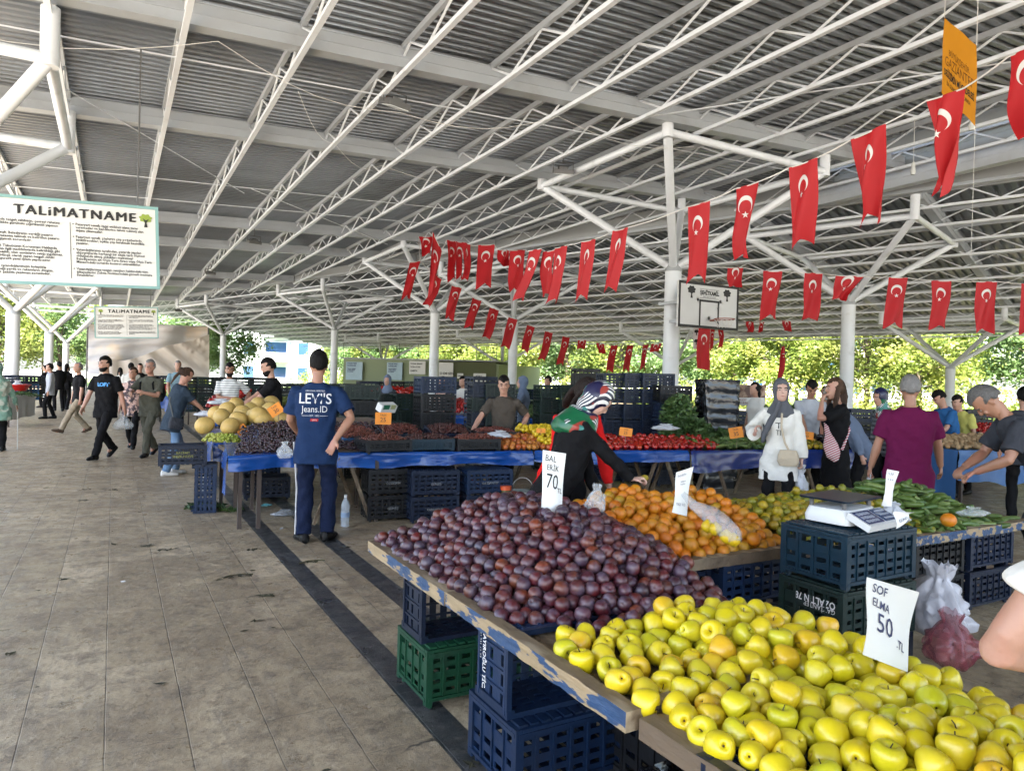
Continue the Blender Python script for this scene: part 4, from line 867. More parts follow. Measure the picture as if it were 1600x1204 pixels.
heap('cucumber', lambda x, y: 4.75 < x < 5.98 and 2.78 < y < 3.88, (4.7, 6.0, 2.76, 3.9), hc, lambda x, y: max(TZ-.035, hc(x, y)-.09), .026, 'green bumpy cucumber in the heap by the man in grey', 'cucumber', 'cucumbers in the tray', 9, 298, lie=True)
o = bpy.data.objects.new('orange', SH['orange', 1]); C.objects.link(o); o.location = G(1482, 812, .74); o.scale = (1.2,)*3; tag(o, 'single large orange lying on the green mandarins', 'orange')
# ------------------------------------------------------------------ crates under the front trays
d1 = (.55, .37, .265); d2 = (.55, .30, .27)
crate('crate_blue', (1.60, 2.435, .02), label='blue crate on the floor under the long plum and apple tray', dims=d1, lid=True)
c_ = crate('crate_blue', (1.60, 2.58, .305+.15), (PI/2, 0, 0), 'blue crate on its side under the long tray, with white stencilled letters', dims=d2)
crate('crate_green', (1.60, 3.285, .02), label='grass green crate on the floor under the far plum tray', dims=d1, lid=True)
crate('crate_navy', (1.60, 3.43, .305+.15), (PI/2, 0, 0), 'navy crate on its side on top of the green crate', dims=d2)
crate('crate_navy', (1.62, 1.25, .02), label='navy crate on the floor under the nearest apple tray', dims=d1, lid=True); crate('crate_navy', (1.62, 1.35, .455), (PI/2, 0, 0), 'navy crate on its side under the nearest apple tray', dims=d2)
for i, (x, y, zz, col, lb) in enumerate(((2.75, 3.2, .02, 'crate_black', 'black crate on the floor under the left of the orange tray'), (2.75, 3.2, .30, 'crate_navy', 'navy crate under the left of the orange tray, upper one'), (3.32, 3.1, .02, 'crate_navy', 'navy crate on the floor under the right of the orange tray'), (3.32, 3.1, .30, 'crate_blue', 'blue crate under the right of the orange tray, upper one'),
        (4.35, 3.0, .02, 'crate_black', 'black crate on the floor under the mandarins'), (4.35, 3.0, .30, 'crate_navy', 'navy crate under the mandarins, upper one'), (5.0, 3.0, .02, 'crate_black', 'black crate on the floor left of the navy pair under the cucumbers'), (5.0, 3.0, .30, 'crate_black', 'black slotted crate standing under the cucumbers'), (5.62, 2.98, .02, 'crate_navy', 'navy crate on the floor under the right of the cucumbers'), (5.62, 2.98, .30, 'crate_navy', 'navy crate under the right of the cucumbers, upper one'),
        (2.05, 2.1, .02, 'crate_black', 'black crate deep under the long tray'), (2.1, 3.5, .02, 'crate_black', 'black crate deep under the far plum tray'))):
    crate(col, (x, y, zz), label=lb, dims=d1)
t = [o for o in C.objects if o.get('label', '').startswith('blue crate on its side')][0]
g = MB(); X_, Y_ = np.array([0, 0, -1.]), np.array([0, -1., 0]); 
add_text(g, "SAYINOĞLU TİC.", (-.2805, -.02+.1, .245), (0, -1, 0), (0, 0, 1), .001); g = MB()
# crate local frame: opening is +z, world -Y; write down its end side
add_text(g, "HAYIROĞLU TİC.", (-.2845, .12, .06), (0, -1, 0), (0, 0, 1), .036, sx=.85, bold=.001); add_text(g, "0342 235 12 27", (-.2845, .12, .03), (0, -1, 0), (0, 0, 1), .022, sx=.9)
put('stencil', g, M['white_cloth'], t, smooth=False)
# three crates carrying the scale
SX, SY = 3.46, 2.43
crate('crate_navy', (SX, SY, .02), (0, 0, .02), 'lowest dark crate of the stack carrying the scale', dims=(.56, .37, .265)); t = crate('crate_dark_green', (SX, SY, .295), (0, 0, -.02), 'dark green middle crate with white upside down lettering, under the scale', dims=(.56, .37, .265), lid=True); u_ = crate('crate_teal', (SX, SY, .575), (0, 0, .01), 'blue green top crate right under the white scale', dims=(.56, .37, .265), lid=True)
g = MB(); add_text(g, "ÖZALTIN 78", (-.2915, -.15, .20), (0, 1, 0), (0, 0, -1), .052, sx=.85, off=-.004, bold=.001); add_text(g, "GAZİANTEP", (-.2915, -.15, .165), (0, 1, 0), (0, 0, -1), .036, sx=.95, off=-.004); 
g.v = [v for v in g.v]; put('stencil', g, M['white_cloth'], t, smooth=False)
# weighing scale
t = thing('weighing_scale', 'white shop scale with a dark blue pan on the crate stack', 'scale', (SX+.0, SY-.0, .862), rad(8))
g = MB(); g.loft([((0, .04, 0), (.17, 0, 0), (0, .13, 0), .25), ((0, .04, .03), (.172, 0, 0), (0, .132, 0), .25), ((0, .045, .075), (.155, 0, 0), (0, .115, 0), .3), ((0, .045, .082), (.12, 0, 0), (0, .09, 0), .35)], 28); put('housing', g, M['sign_white'], t)
g = MB(); R_ = rot3(rad(24)); g.box((0, -.135, .030), (.335, .13, .035), R_); put('keypad_slope', g, M['sign_white'], t, smooth=False)
g = MB(); g.box((-.075, -.14, .0505), (.16, .10, .004), R_); put('keypad', g, mat('keypad_blue', (.025, .035, .12), .4), t, smooth=False)
g = MB(); g.box((.09, -.14, .0505), (.13, .10, .004), R_); put('display', g, mat('display_blue', (.04, .07, .16), .2), t, smooth=False)
g = MB()
for i in range(4):
    for j in range(3): g.box(np.array([-.135+.032*i, -.14, .0505])+R_@np.array([0, -.032+.03*j, .0035]), (.022, .018, .003), R_)
for j in range(3): g.box(np.array([.09, -.14, .0505])+R_@np.array([0, -.03+.03*j, .0035]), (.10, .012, .002), R_)
put('keys', g, mat('key_grey', (.35, .38, .45), .5), t, smooth=False)
g = MB(); g.loft([((0, .05, .118), (.185, 0, 0), (0, .135, 0), .12), ((0, .05, .128), (.19, 0, 0), (0, .14, 0), .12)], 32); put('pan', g, mat('pan_navy', (.012, .028, .055), .3, .2), t, smooth=False)
g = MB()
for i in (-.13, .13):
    for j in (-.04, .14): g.tube((i, j, .075), (i, j, .12), .012, n=8)
put('pan_support', g, M['dark_steel'], t)
# ------------------------------------------------------------------ price signs
def stroke_text(g, s, O, X, Y, size, off, bold=0, sx=1): add_text(g, s, O, X, Y, size, off=off, bold=bold, sx=sx, res=2)
def paper_sign(label, pts, dep, lines, ink, dd=0., bend=.012):
    """pts: bottom-left, bottom-right, top-right, top-left pixels"""
    p = [D(*pts[0], dep), D(*pts[1], dep+dd), D(*pts[2], dep+dd), D(*pts[3], dep)]
    t = thing('price_sign', label, 'sign', tuple((p[0]+p[1])/2)); n = np.cross(p[1]-p[0], p[3]-p[0]); n /= np.linalg.norm(n)
    S = lambda u, v, o=0.: (p[0]*(1-u)+p[1]*u)*(1-v)+(p[3]*(1-u)+p[2]*u)*v+n*(bend*math.sin(PI*u)*(1-.6*v)+bend*.6*math.sin(v*5+u*2)+o)
    g = MB(); a = [[S(i/10, j/16) for j in range(17)] for i in range(11)]; b = [[S(i/10, j/16, -.0012) for j in range(17)] for i in range(11)]; g.grid(a); g.grid(b[::-1]); put('paper', g, M['paper'], t, world=True, ang=180)
    W_ = np.linalg.norm(p[1]-p[0]); H_ = np.linalg.norm(p[3]-p[0]); g = MB()
    for s_, u, v, sz, sx, bold, ry in lines:
        vv, ff = text_mb(s_, sz*H_, bold=bold*H_, sx=sx); ca, sa = math.cos(ry), math.sin(ry)
        if len(vv): g.add([S(u+(a[0]*ca-a[1]*sa)/W_, v+(a[0]*sa+a[1]*ca)/H_, .0022) for a in vv], ff)
    put('handwriting', g, ink, t, world=True, smooth=False)
paper_sign('white sheet handwritten SOF ELMA 50 TL standing in the apples', [(1348, 1022), (1415, 1048), (1434, 924), (1358, 902)], 2.12, [("SOF", .10, .84, .16, 1.0, .001, -.08), ("ELMA", .10, .675, .15, .95, .001, -.16), ("50", .16, .37, .34, 1.05, .001, -.12), (".TL", .60, .25, .15, 1.1, .001, -.2)], M['ink_blue'], .10)
paper_sign('white sheet handwritten BAL ERİK 70 TL standing in the plums', [(845, 800), (877, 806), (884, 708), (849, 703)], 3.7, [("BAL", .10, .84, .14, .72, .0005, -.05), ("ERİK", .18, .70, .13, .68, .0005, -.05), ("70", .14, .42, .33, .62, .0005, -.06), ("TL", .68, .36, .11, .75, .0005, -.1)], M['ink'], .02, .02)
paper_sign('printed white leaflet with food pictures among the oranges', [(1050, 800), (1072, 806), (1083, 728), (1058, 738)], 3.85, [("İNDİRİM", .1, .86, .07, .8, 0, 0), ("Haftanın\nfırsatları", .3, .72, .06, .8, 0, 0), ("TAZE TATLI", .1, .2, .08, .7, 0, 0)], M['ink_blue'], .05)
for dx, dy, lb in ((1058, 782, 0), (1077, 762, 1)):
    pass
paper_sign('white paper cone printed with blue bands standing in the mandarins', [(1377, 790), (1392, 790), (1404, 736), (1388, 733)], 3.95, [("%50", .1, .86, .10, .9, 0, 0), ("= = =", .1, .7, .10, .8, .002, 0)], M['ink_blue'], .02)
paper_sign('printed sheet lying under the white bag beside the scale', [(1400, 826), (1418, 806), (1428, 800), (1398, 799)], 3.4, [("GÜNEY", .1, .3, .3, .8, 0, 0)], M['ink_blue'], .05)
# ------------------------------------------------------------------ bags
def bag(name, label, c, size, mt, seed=0, cat='bag', knot=True, squash=1., group=None, parts=True):
    R = random.Random(seed); t = thing(name, label, cat, tuple(c), R.random()*6, group); g = MB(); n, m_ = 44, 30; rows = []; o1, o2 = R.random()*9, R.random()*9
    for j in range(m_+1):
        v = j/m_; z = v*size[2]; prof = (math.sin(PI*min(1, v*1.12)**.62)**.75 if v < .82 else .30+.18*(v-.82)/.18); prof = max(prof, .28 if v > .5 else .05); row = []
        for k in range(n):
            a = 2*PI*k/n; w_ = 1+.16*math.sin(3*a+o1+v*3)+.10*math.sin(7*a+o2-v*5)*(.4+v)+.07*math.sin(13*a+v*9+o1)
            q_ = Vector((3.2*math.cos(a)+o1, 3.2*math.sin(a)+o2, v*5)); w_ += .36*abs(mn.noise(q_))+.16*abs(mn.noise(q_*2.3))-.15
            row.append((size[0]*prof*w_*math.cos(a), size[1]*prof*w_*math.sin(a), z+.10*size[2]*mn.noise(q_*1.3)*(v > .05)))
        row.append(row[0]); rows.append(row)
    g.grid(rows); put('sack', g, mt, t, ang=180)
    if knot:
        for s_ in (-1, 1):
            g = MB(); g.grid([[(s_*size[0]*(.22+.25*u)+.02*math.sin(u*5+v*3), size[1]*.25*(v-.5)*(1-.3*u), size[2]*(.93+.30*u)) for v in np.linspace(0, 1, 5)] for u in np.linspace(0, 1, 6)]); put('handle', g, mt, t, ang=180)
    return t
bag('plastic_bag', 'crumpled white carrier bag hanging beside the scale crates', (3.98, 2.24, .22), (.17, .15, .40), M['white_thin'], 3, knot=False)
bag('plastic_bag', 'see-through pink carrier bag in front of the white one', (3.78, 2.06, .16), (.13, .11, .28), mat('pink_bag', (.30, .07, .09), .2, 0, .1, 6, 1., 14, alpha=.5), 4, knot=False)
bag('plastic_bag', 'black rubbish bag on the floor under the apple trays', (1.70, 1.75, 0), (.28, .22, .30), mat('black_bag', (.01, .01, .012), .18, 0, .1, 6, 1., 12), 5, knot=False)
bag('plastic_bag', 'clear bag with an orange in it held over the tray', D(932, 800, 3.75), (.055, .05, .15), M['clear_bag'], 6, knot=False)
bag('plastic_bag', 'crumpled white bag behind the scale', G(1395, 815, .70), (.10, .07, .13), M['white_bag'], 8, knot=False)
bag('plastic_bag', 'clear crumpled bag lying on the cucumbers', G(1520, 806, .74), (.11, .05, .06), M['clear_bag'], 9, knot=False)
# clear bag with pale fruit draped over the oranges
t = thing('plastic_bag', 'clear bag with pale quinces draped over the oranges', 'bag', tuple(G(1120, 830, .80)))
path = [D(1068, 772, 3.80), D(1085, 790, 3.72), D(1108, 803, 3.62), D(1128, 818, 3.52), D(1142, 833, 3.45), D(1150, 846, 3.42)]
g = MB(); g.path(path, [.020, .028, .048, .064, .062, .03], 14, flat=.8)
for v in g.v:
    for q in v: q += np.array([.006*math.sin(q[0]*90+q[1]*40), .006*math.sin(q[1]*80), .006*math.sin(q[2]*110+q[0]*60)])
put('sack', g, M['clear_bag'], t, world=True, ang=180)
for x, y, dp in ((1118, 826, 3.5), (1135, 838, 3.44), (1106, 822, 3.55), (1146, 843, 3.43)):
    o = bpy.data.objects.new('quince', SH['lemon', 0]); C.objects.link(o); o.location = D(x, y, dp); o.scale = (1.1, 1.1, .8); tag(o, 'pale yellow quince inside the clear bag on the oranges', 'quince', 'quinces in the clear bag')
# ------------------------------------------------------------------ blue covered tables of the middle stall
TB = [(1.0, 7.45), (2.06, 7.47), (4.29, 7.11), (5.3, 6.84)]
def cloth_table(name, label, fr, depth, z, drop, mt, left=True, legs=(), seed=1, right=False, dropn=.0):
    """fr: front edge points from left to right; the cloth hangs over the front (and the left end)"""
    t = thing(name, label, 'table', (*fr[0], 0)); R = random.Random(seed); P = []; L = 0; pts = []
    for a, b in zip(fr[:-1], fr[1:]):
        a, b = np.array(a, float), np.array(b, float); n = max(2, int(np.linalg.norm(b-a)/.05))
        pts += [a+(b-a)*k/n for k in range(n)]
    pts.append(np.array(fr[-1], float)); dv = np.array(fr[-1], float)-np.array(fr[0], float); dv /= np.linalg.norm(dv); nb = np.array([-dv[1], dv[0]])
    g = MB(); g.grid([[(*(p+nb*v), z+.002*math.sin(p[0]*5)) for v in (depth, depth*.66, depth*.33, 0)] for p in pts][::-1])
    rows = []
    for i, p in enumerate(pts):
        s = i*.05; w_ = .022*math.sin(s*5.1+seed)+.014*math.sin(s*12.3+seed*2)+.01*math.sin(s*23)+.03*mn.noise(Vector((s*6, seed, 0)))
        rows.append([(*(p+nb*(.001-(.012+w_*v+.022*abs(mn.noise(Vector((s*9, v*2.5, seed)))))*(v > 0))), z-drop*v*(1+.10*math.sin(s*3.3+seed)+.05*math.sin(s*9))-.004*(v > 0)) for v in (0, .1, .2, .3, .4, .5, .6, .7, .8, .9, 1)])
    g.grid(rows[::-1])
    if left:
        rows = []
        for j in range(14):
            v_ = j/13*depth; p = pts[0]+nb*v_; w_ = .03*math.sin(v_*7+seed); dl = drop*(2.6 if v_ < .4 else 1.3+dropn)
            rows.append([(*(p-dv*(.001+(.015+abs(w_)*v)*(v > 0))), z-dl*v) for v in (0, .15, .4, .7, 1)])
        g.grid(rows)
    put('cover', g, mt, t, world=True, ang=50)
    g = MB(); c = (pts[0]+pts[-1])/2+nb*depth/2
    for a, b in zip(fr[:-1], fr[1:]):
        a, b = np.array(a, float), np.array(b, float); m_ = (a+b)/2+nb*depth/2; l = np.linalg.norm(b-a); g.box((*m_, z-.03), (l-.02, depth-.04, .04), rot3(0, 0, math.atan2(b[1]-a[1], b[0]-a[0])))
    put('board', g, M['wood_dark'], t, world=True, smooth=False)
    for (s, kind) in legs:
        p = pts[0]+dv*s+nb*.12
        for dd in (0, depth-.3):
            q = p+nb*dd
            if kind == 'A':
                g = MB()
                for sg in (-1, 1): g.path([(*(q+dv*.04*sg), z-.05), (*(q+dv*.30*sg), 0)], .024, 4)
                put('trestle', g, M['wood_dark'], t, world=True, smooth=False)
            else:
                g = MB(); g.box((*q, (z-.05)/2), (.04, .04, z-.05)); put('leg', g, M['steel_rust'], t, world=True, smooth=False)
    return t
cloth_table('market_table', 'long table under a bright blue tarp, corner in the aisle', TB[:3], 1.35, .75, .15, M['tarp_blue'], True, [(.12, 'L'), (.3, 'L'), (1.5, 'L'), (1.15, 'A')], 3)
cloth_table('market_table', 'blue tarped table end between lemons and tomatoes', [(4.31, 7.10), (5.3, 6.84), (6.25, 6.62)], 1.3, .752, .14, M['tarp_blue'], False, [(.3, 'A'), (1.7, 'A')], 5)
cloth_table('market_table', 'table under a shiny darker navy tarp below peppers and greens', [(6.27, 6.60), (7.3, 6.47), (8.21, 6.26), (9.6, 6.0)], 1.3, .749, .24, M['tarp_navy'], False, [(.4, 'A'), (1.8, 'A'), (3.0, 'A')], 7)
cloth_table('market_table', 'side table under blue tarp along the aisle behind the melons', [(1.02, 8.84), (2.6, 8.7)], 2.3, .75, .2, M['tarp_blue'], True, [(.1, 'L'), (1.4, 'L')], 9, dropn=.6)
cloth_table('market_table', 'faded blue table of potatoes at the right', [(9.45, 5.12), (10.6, 4.88), (12.6, 4.5)], 1.4, .82, .42, mat('faded_blue_tarp', (.035, .12, .30), .5, 0, .25, 3, .4, 6), True, [(.2, 'L'), (2.6, 'L')], 11)
cloth_table('market_table', 'table under dusty grey plastic at the far left', [tuple(G(12, 668, 0)[:2]), tuple(G(54, 664, 0)[:2])], 1.2, .82, .55, mat('grey_sheet', (.42, .42, .42), .35, 0, .2, 2, .6, 5), False, [(.2, 'L')], 13)
# trestles seen under the blue tables
# --- left blue table: dark grapes, green grapes, melons
hd = lambda x, y: .765+.30*sm(7.45+.35*sm(1.7, 1.1, x), 8.5, y)
R9 = np.random.default_rng(3); pts = []
for _ in range(2700):
    x, y = R9.uniform(1.04, 2.75), R9.uniform(7.50, 8.25)
    if y < 7.55+(x < 1.5)*.1: continue
    if (x-1.06) < (y-7.52)*.25: continue
    pts.append((x, y, hd(x, y)-R9.random()**2*.02+.03*math.exp(-((x-1.9)/.5)**2)))
keep = pts[:300]
SH['dg', 0] = fm('dark_grape', MB().sphere((0, 0, 0), (.014, .014, .017), 8), M['grape_dark'])
for p in sorted(pts, key=lambda q: q[1]-q[2]*2)[:300]:
    o = bpy.data.objects.new('dark_grape', SH['dg', 0]); C.objects.link(o); o.location = p; o.rotation_euler = (random.random()*3, random.random()*3, 0); tag(o, 'loose dark grape in the black grape heap at the blue corner table', 'grape', 'dark grapes in the corner heap')
clump('dark_grape_heap', M['grape_dark'], sorted(pts, key=lambda q: q[1]-q[2]*2)[300:], .014, 'rest of the dark grape heap on the blue corner table', 'grapes', seed=2, n=6)
g = MB(); g.grid([[(x, y, hd(x, y)-.03) for y in np.linspace(7.5, 9.0, 8)] for x in np.linspace(1.40, 2.9, 6)][::-1]); put('cardboard', g, mat('cardboard', (.16, .11, .07), .9), label='brown cardboard slope under the grapes and melons', cat='cardboard')
def bunch(c, s, n, mt, label, seed, group, kname='grape_bunch'):
    R = np.random.default_rng(seed); P = []
    for _ in range(n):
        d = R.normal(size=3); d /= np.linalg.norm(d); d[2] = abs(d[2]); P.append(np.array(c)+d*np.array(s)*R.uniform(.75, 1.05)*[1, 1, 1])
    t = clump(kname, mt, P, .0125, label, 'grapes', group, seed, kind=None, n=7); return t
for i, (x, y, w_, lb) in enumerate(((338, 688, .14, 'big green grape bunch at the front left of the melons'), (357, 690, .12, 'green grape bunch touching the black grapes'), (382, 663, .13, 'green grape bunch under the orange card'), (372, 672, .10, 'small green grape bunch behind the card'), (424, 667, .12, 'green grape bunch left of the dark haired man'), (437, 664, .10, 'green grape bunch by the white tray'))):
    bunch(D(x, y, 7.75 if y > 680 else 8.3), (w_, .10, .085), 230, M['grape_green'], lb, 20+i, 'green grape bunches')
for i, (x, y) in enumerate(((320, 664), (347, 651), (338, 646), (355, 640), (369, 632), (372, 655), (378, 645), (403, 632), (400, 650), (392, 640), (425, 630), (428, 645), (405, 648), (421, 640), (437, 652), (360, 666), (386, 651), (412, 655))):
    dp = (7.9, 8.3, 8.6, 8.6, 9.0, 8.1, 8.5, 8.9, 8.2, 8.8, 9.1, 8.4, 8.1, 8.7, 8.2, 7.9, 8.3, 8.1)[i]; o = bpy.data.objects.new('melon', SH['melon', i % 4]); C.objects.link(o); o.location = D(x, y, dp); o.rotation_euler = (random.random()*.6, random.random()*.6, random.random()*6); tag(o, 'netted yellow melon in the pile on the corner table', 'melon', 'melons in the pile')
# orange price cards
def card(x0, y0, x1, y1, dep, label, txt='25', rz=0., mt=None):
    p = D((x0+x1)/2, y1, dep); w_ = abs(x1-x0)*dep/F; h_ = abs(y1-y0)*dep/F; d = p-np.array([0, 0, HC]); a = math.atan2(d[1], d[0])-PI/2
    t = thing('price_card', label, 'sign', tuple(p), a, 'orange price cards'); R_ = rot3(-.15, rz, 0)
    g = MB(); g.box(R_@np.array([0, 0, h_/2]), (w_, .004, h_), R_); put('card', g, mt or M['card_orange'], t, smooth=False)
    g = MB(); X_, Z_ = R_@np.array([1, 0, 0]), R_@np.array([0, 0, 1]); add_text(g, txt, R_@np.array([0, -.003, h_*.22]), X_, Z_, h_*.5, align='CENTER', off=.002); add_text(g, "TAZE", R_@np.array([0, -.003, h_*.70]), X_, Z_, h_*.22, align='CENTER', off=.002)
    put('price', g, M['ink'], t, smooth=False); g = MB(); g.tube((0, .004, -.14), (0, .004, .02), .004, n=5); put('stick', g, M['wood_top'], t); return t
card(586, 644, 611, 663, 8.2, 'orange price card below the stall scale over the red grapes'); card(364, 660, 378, 676, 7.9, 'tilted orange card stuck between green and black grapes', '40', .9); card(425, 630, 446, 647, 8.0, 'tilted orange card in front of the melons', '30', -.6)
card(967, 668, 987, 681, 8.75, 'orange price card over the tomatoes', '25', .1); card(1141, 667, 1162, 684, 9.1, 'orange price card over the peppers at the woman in white', '35', -.2); card(1250, 674, 1270, 686, 9.6, 'orange price card over the green plums', '40', .05); card(838, 669, 852, 676, 8.6, 'small orange price card behind the lemons', '20')
# shallow baskets of red grapes on the table
def basket(x, y, z, rz, col, label, fill, s=1., tilt=0.):
    crate(col, (x, y, z), (tilt, 0, rz), label, None, s, dims=(.50, .34, .13)); R = np.random.default_rng(int(x*100)); P = []; ca, sa = math.cos(rz), math.sin(rz)
    for _ in range(420):
        u, v = R.uniform(-.23, .23)*s, R.uniform(-.15, .15)*s; P.append((x+u*ca-v*sa, y+u*sa+v*ca, z+.10*s+.06*math.cos(u*5)*math.cos(v*7)+R.uniform(-.012, .02)+v*math.sin(tilt)))
    clump('grape_filling', fill, P, .013, 'red grapes filling the '+label, 'grapes', seed=int(y*100), n=6)
basket(2.60, 7.50, .757, .1, 'crate_black', 'black basket beside the man in the logo shirt', M['date']); basket(3.14, 7.52, .757, -.1, 'crate_teal', 'blue green basket tilted forward on the blue table', M['date']); basket(3.68, 7.42, .757, -.12, 'crate_black', 'black basket right of the blue green one', M['date'])
basket(2.45, 8.02, .80, .2, 'crate_sky', 'light blue basket behind the elbow of the dark haired man', M['date'], tilt=.3); basket(3.0, 8.05, .82, .05, 'crate_teal', 'second row basket with a raised rim', M['date'], tilt=.25); basket(3.6, 8.0, .82, -.1, 'crate_navy', 'navy basket in the second row', M['date'], tilt=.25); basket(4.15, 7.85, .80, -.15, 'crate_black', 'slim black basket under the hand of the boy', M['date'])
# nectarines, lemons, tomatoes, peppers, green plums, greens, potatoes
hz = lambda x, y: .80+.10*sm(7.1, 7.6, y)
def yf(x): return np.interp(x, [1, 2.06, 4.29, 5.3, 7.3, 8.21, 9.6], [7.45, 7.47, 7.11, 6.84, 6.47, 6.26, 6.0])
def heap_on(kind, x0, x1, dpt, hgt, r, label, cat, group, seed, nmax=300, lie=False, y0=.05, zt=.755):
    h = lambda x, y: zt+.045+hgt*sm(0, .45, y-yf(x)); heap(kind, lambda x, y: x0 < x < x1 and yf(x)+y0 < y < yf(x)+dpt, (x0, x1, yf(x1), yf(x0)+dpt), h, lambda x, y: max(zt, h(x, y)-2.6*r), r, label, cat, group, seed, nmax, lie=lie)
heap_on('peach', 3.96, 4.68, .62, .10, .034, 'red and yellow nectarine on the blue table', 'nectarine', 'nectarines on the blue table', 31, 200)
heap_on('lemon', 4.50, 5.25, .85, .20, .032, 'yellow lemon heaped next to the nectarines', 'lemon', 'lemons on the blue table', 32, 260, y0=.12)
heap_on('tomato', 5.25, 6.85, .80, .09, .032, 'red tomato on the blue table under the navy crates', 'tomato', 'tomatoes on the blue table', 33, 300)
heap_on('cucumber', 6.6, 7.75, .75, .07, .030, 'slim green pepper between tomatoes and the woman in white', 'pepper', 'green peppers on the navy table', 34, 200, lie=True)
heap_on('mandarin', 7.95, 8.5, .7, .10, .030, 'small green plum heaped behind the woman in white', 'green plum', 'green plums on the navy table', 35, 130)
SH['eg', 0] = fm('aubergine', MB().path([(0, 0, -.08), (0, 0, -.06), (.004, 0, 0), (0, 0, .06), (0, 0, .085)], [.008, .03, .034, .02, .008], 10), mat('aubergine_skin', (.02, .015, .018), .2, rnd=.3)); SH['eg', 1] = SH['eg', 2] = SH['eg', 3] = SH['eg', 0]
heap_on('eg', 8.75, 9.6, .7, .10, .036, 'dark shiny aubergine on the navy table', 'aubergine', 'aubergines on the navy table', 36, 110, lie=True)
yp = lambda x: np.interp(x, [9.45, 10.6, 12.6], [5.12, 4.88, 4.5])
hpz = lambda x, y: .87+.12*sm(0, .5, y-yp(x)); heap('potato', lambda x, y: 9.5 < x < 11.2 and yp(x)+.05 < y < yp(x)+.75, (9.5, 11.2, 4.7, 6.0), hpz, lambda x, y: max(.825, hpz(x, y)-.08), .033, 'pale potato heaped on the faded blue table', 'potato', 'potatoes at the right', 37, 260)
def greens(c, s, n, label, seed, mt=None, ln=.09):
    R = np.random.default_rng(seed); g = MB()
    for _ in range(n):
        d = R.normal(size=3); d /= np.linalg.norm(d); d[2] = abs(d[2]); p = np.array(c)+d*np.array(s)*R.uniform(.7, 1.05); a = R.normal(size=3); a[2] = abs(a[2])*.6; a /= np.linalg.norm(a); b = np.cross(a, R.normal(size=3)); b /= np.linalg.norm(b); l = ln*R.uniform(.6, 1.3)
        g.add([p-a*l*.5, p+b*l*.18, p+a*l*.5+b*.01, p-b*l*.18], [(0, 1, 2, 3)])
    return put('leafy_greens', g, mt or M['herb'], label=label, cat='greens', smooth=False)
greens((*D(1078, 600, 9.9)[:2], .78), (.42, .35, .33), 1500, 'heap of leafy greens right of the navy crates', 1); greens((*D(1062, 600, 10.6)[:2], 1.0), (.25, .3, .42), 900, 'taller heap of leafy greens against the thick column', 2); greens((*D(1128, 600, 10)[:2], .76), (.25, .25, .2), 500, 'low bundle of greens before the wrapped crates', 3)
greens((*G(320, 792, 0)[:2], 0), (.22, .18, .05), 160, 'wilted leaves dropped under the table corner', 4); greens((*G(362, 797, 0)[:2], 0), (.16, .12, .03), 70, 'few wilted leaves beside the corner leg', 5)
# ------------------------------------------------------------------ under the blue tables
for i, (x, y, dp, col, lb) in enumerate(((607, 806, 7.9, 'crate_black', 'lowest black crate under the blue table, left stack'), (607, 806, 7.9, 'crate_black', 'black crate under the blue table, upper of the left stack'), (672, 806, 7.9, 'crate_navy', 'lowest navy crate under the blue table, middle stack'), (672, 806, 7.9, 'crate_navy', 'navy crate under the blue table, upper of the middle stack'),
        (755, 806, 8.1, 'crate_navy', 'lowest navy crate under the blue table, right stack'), (755, 806, 8.1, 'crate_blue', 'blue crate under the blue table, upper of the right stack'), (415, 800, 9.0, 'crate_navy', 'navy crate in the shade behind the corner legs'), (405, 780, 10.5, 'crate_blue', 'blue crate far back behind the corner legs'))):
    q = D(x, y, dp); t = crate(col, (q[0], q[1], .02+.275*(i % 2 if i < 6 else 0)), (0, 0, -.1), lb, dims=(.52, .35, .265), lid=(i % 2 == 1))
    if i < 6:
        g = MB(); add_text(g, ("GÜNEŞ", "ÖZDEMİR", "KARDEŞLER", "GÜNEŞ", "ÖZEN", "GAZİANTEP")[i], (0, -.187, .11), (1, 0, 0), (0, 0, 1), .036, align='CENTER', off=.004, bold=.0005); put('stencil', g, M.setdefault('stencil_grey', mat('stencil_grey', (.22, .23, .24), .7)), t, smooth=False)
q = G(790, 800, 0)
t = thing('plastic_jar', 'big plastic jar of pickles with orange lid under the blue table', 'jar', (*D(790, 790, 8.0)[:2], 0)); g = MB(); g.lathe([(0, 0), (.10, 0), (.115, .03), (.115, .24), (.07, .30), (.055, .31), (.055, .34), (0, .34)], 20); put('body', g, mat('pickle', (.14, .12, .05), .2, 0, .3, 14), t)
g = MB(); g.lathe([(0, .335), (.065, .335), (.065, .38), (0, .385)], 18); put('lid', g, mat('lid_orange', (.65, .09, .02), .4), t)
t = thing('bucket', 'green and white paint bucket beside the pickle jar', 'bucket', (*D(815, 790, 8.2)[:2], 0)); g = MB(); g.lathe([(0, 0), (.12, 0), (.145, .28), (.15, .28), (.15, .30), (.135, .30), (.12, .02), (0, .02)], 22); put('pail', g, mat('bucket_white', (.45, .40, .38), .5, 0, .3, 6, col2=(.02, .14, .08), mixscale=3), t)
g = MB(); g.path([(.15*math.cos(a), 0, .29+.16*math.sin(a)) for a in np.linspace(0, PI, 12)], .004, 5); put('handle', g, M['rope'], t)
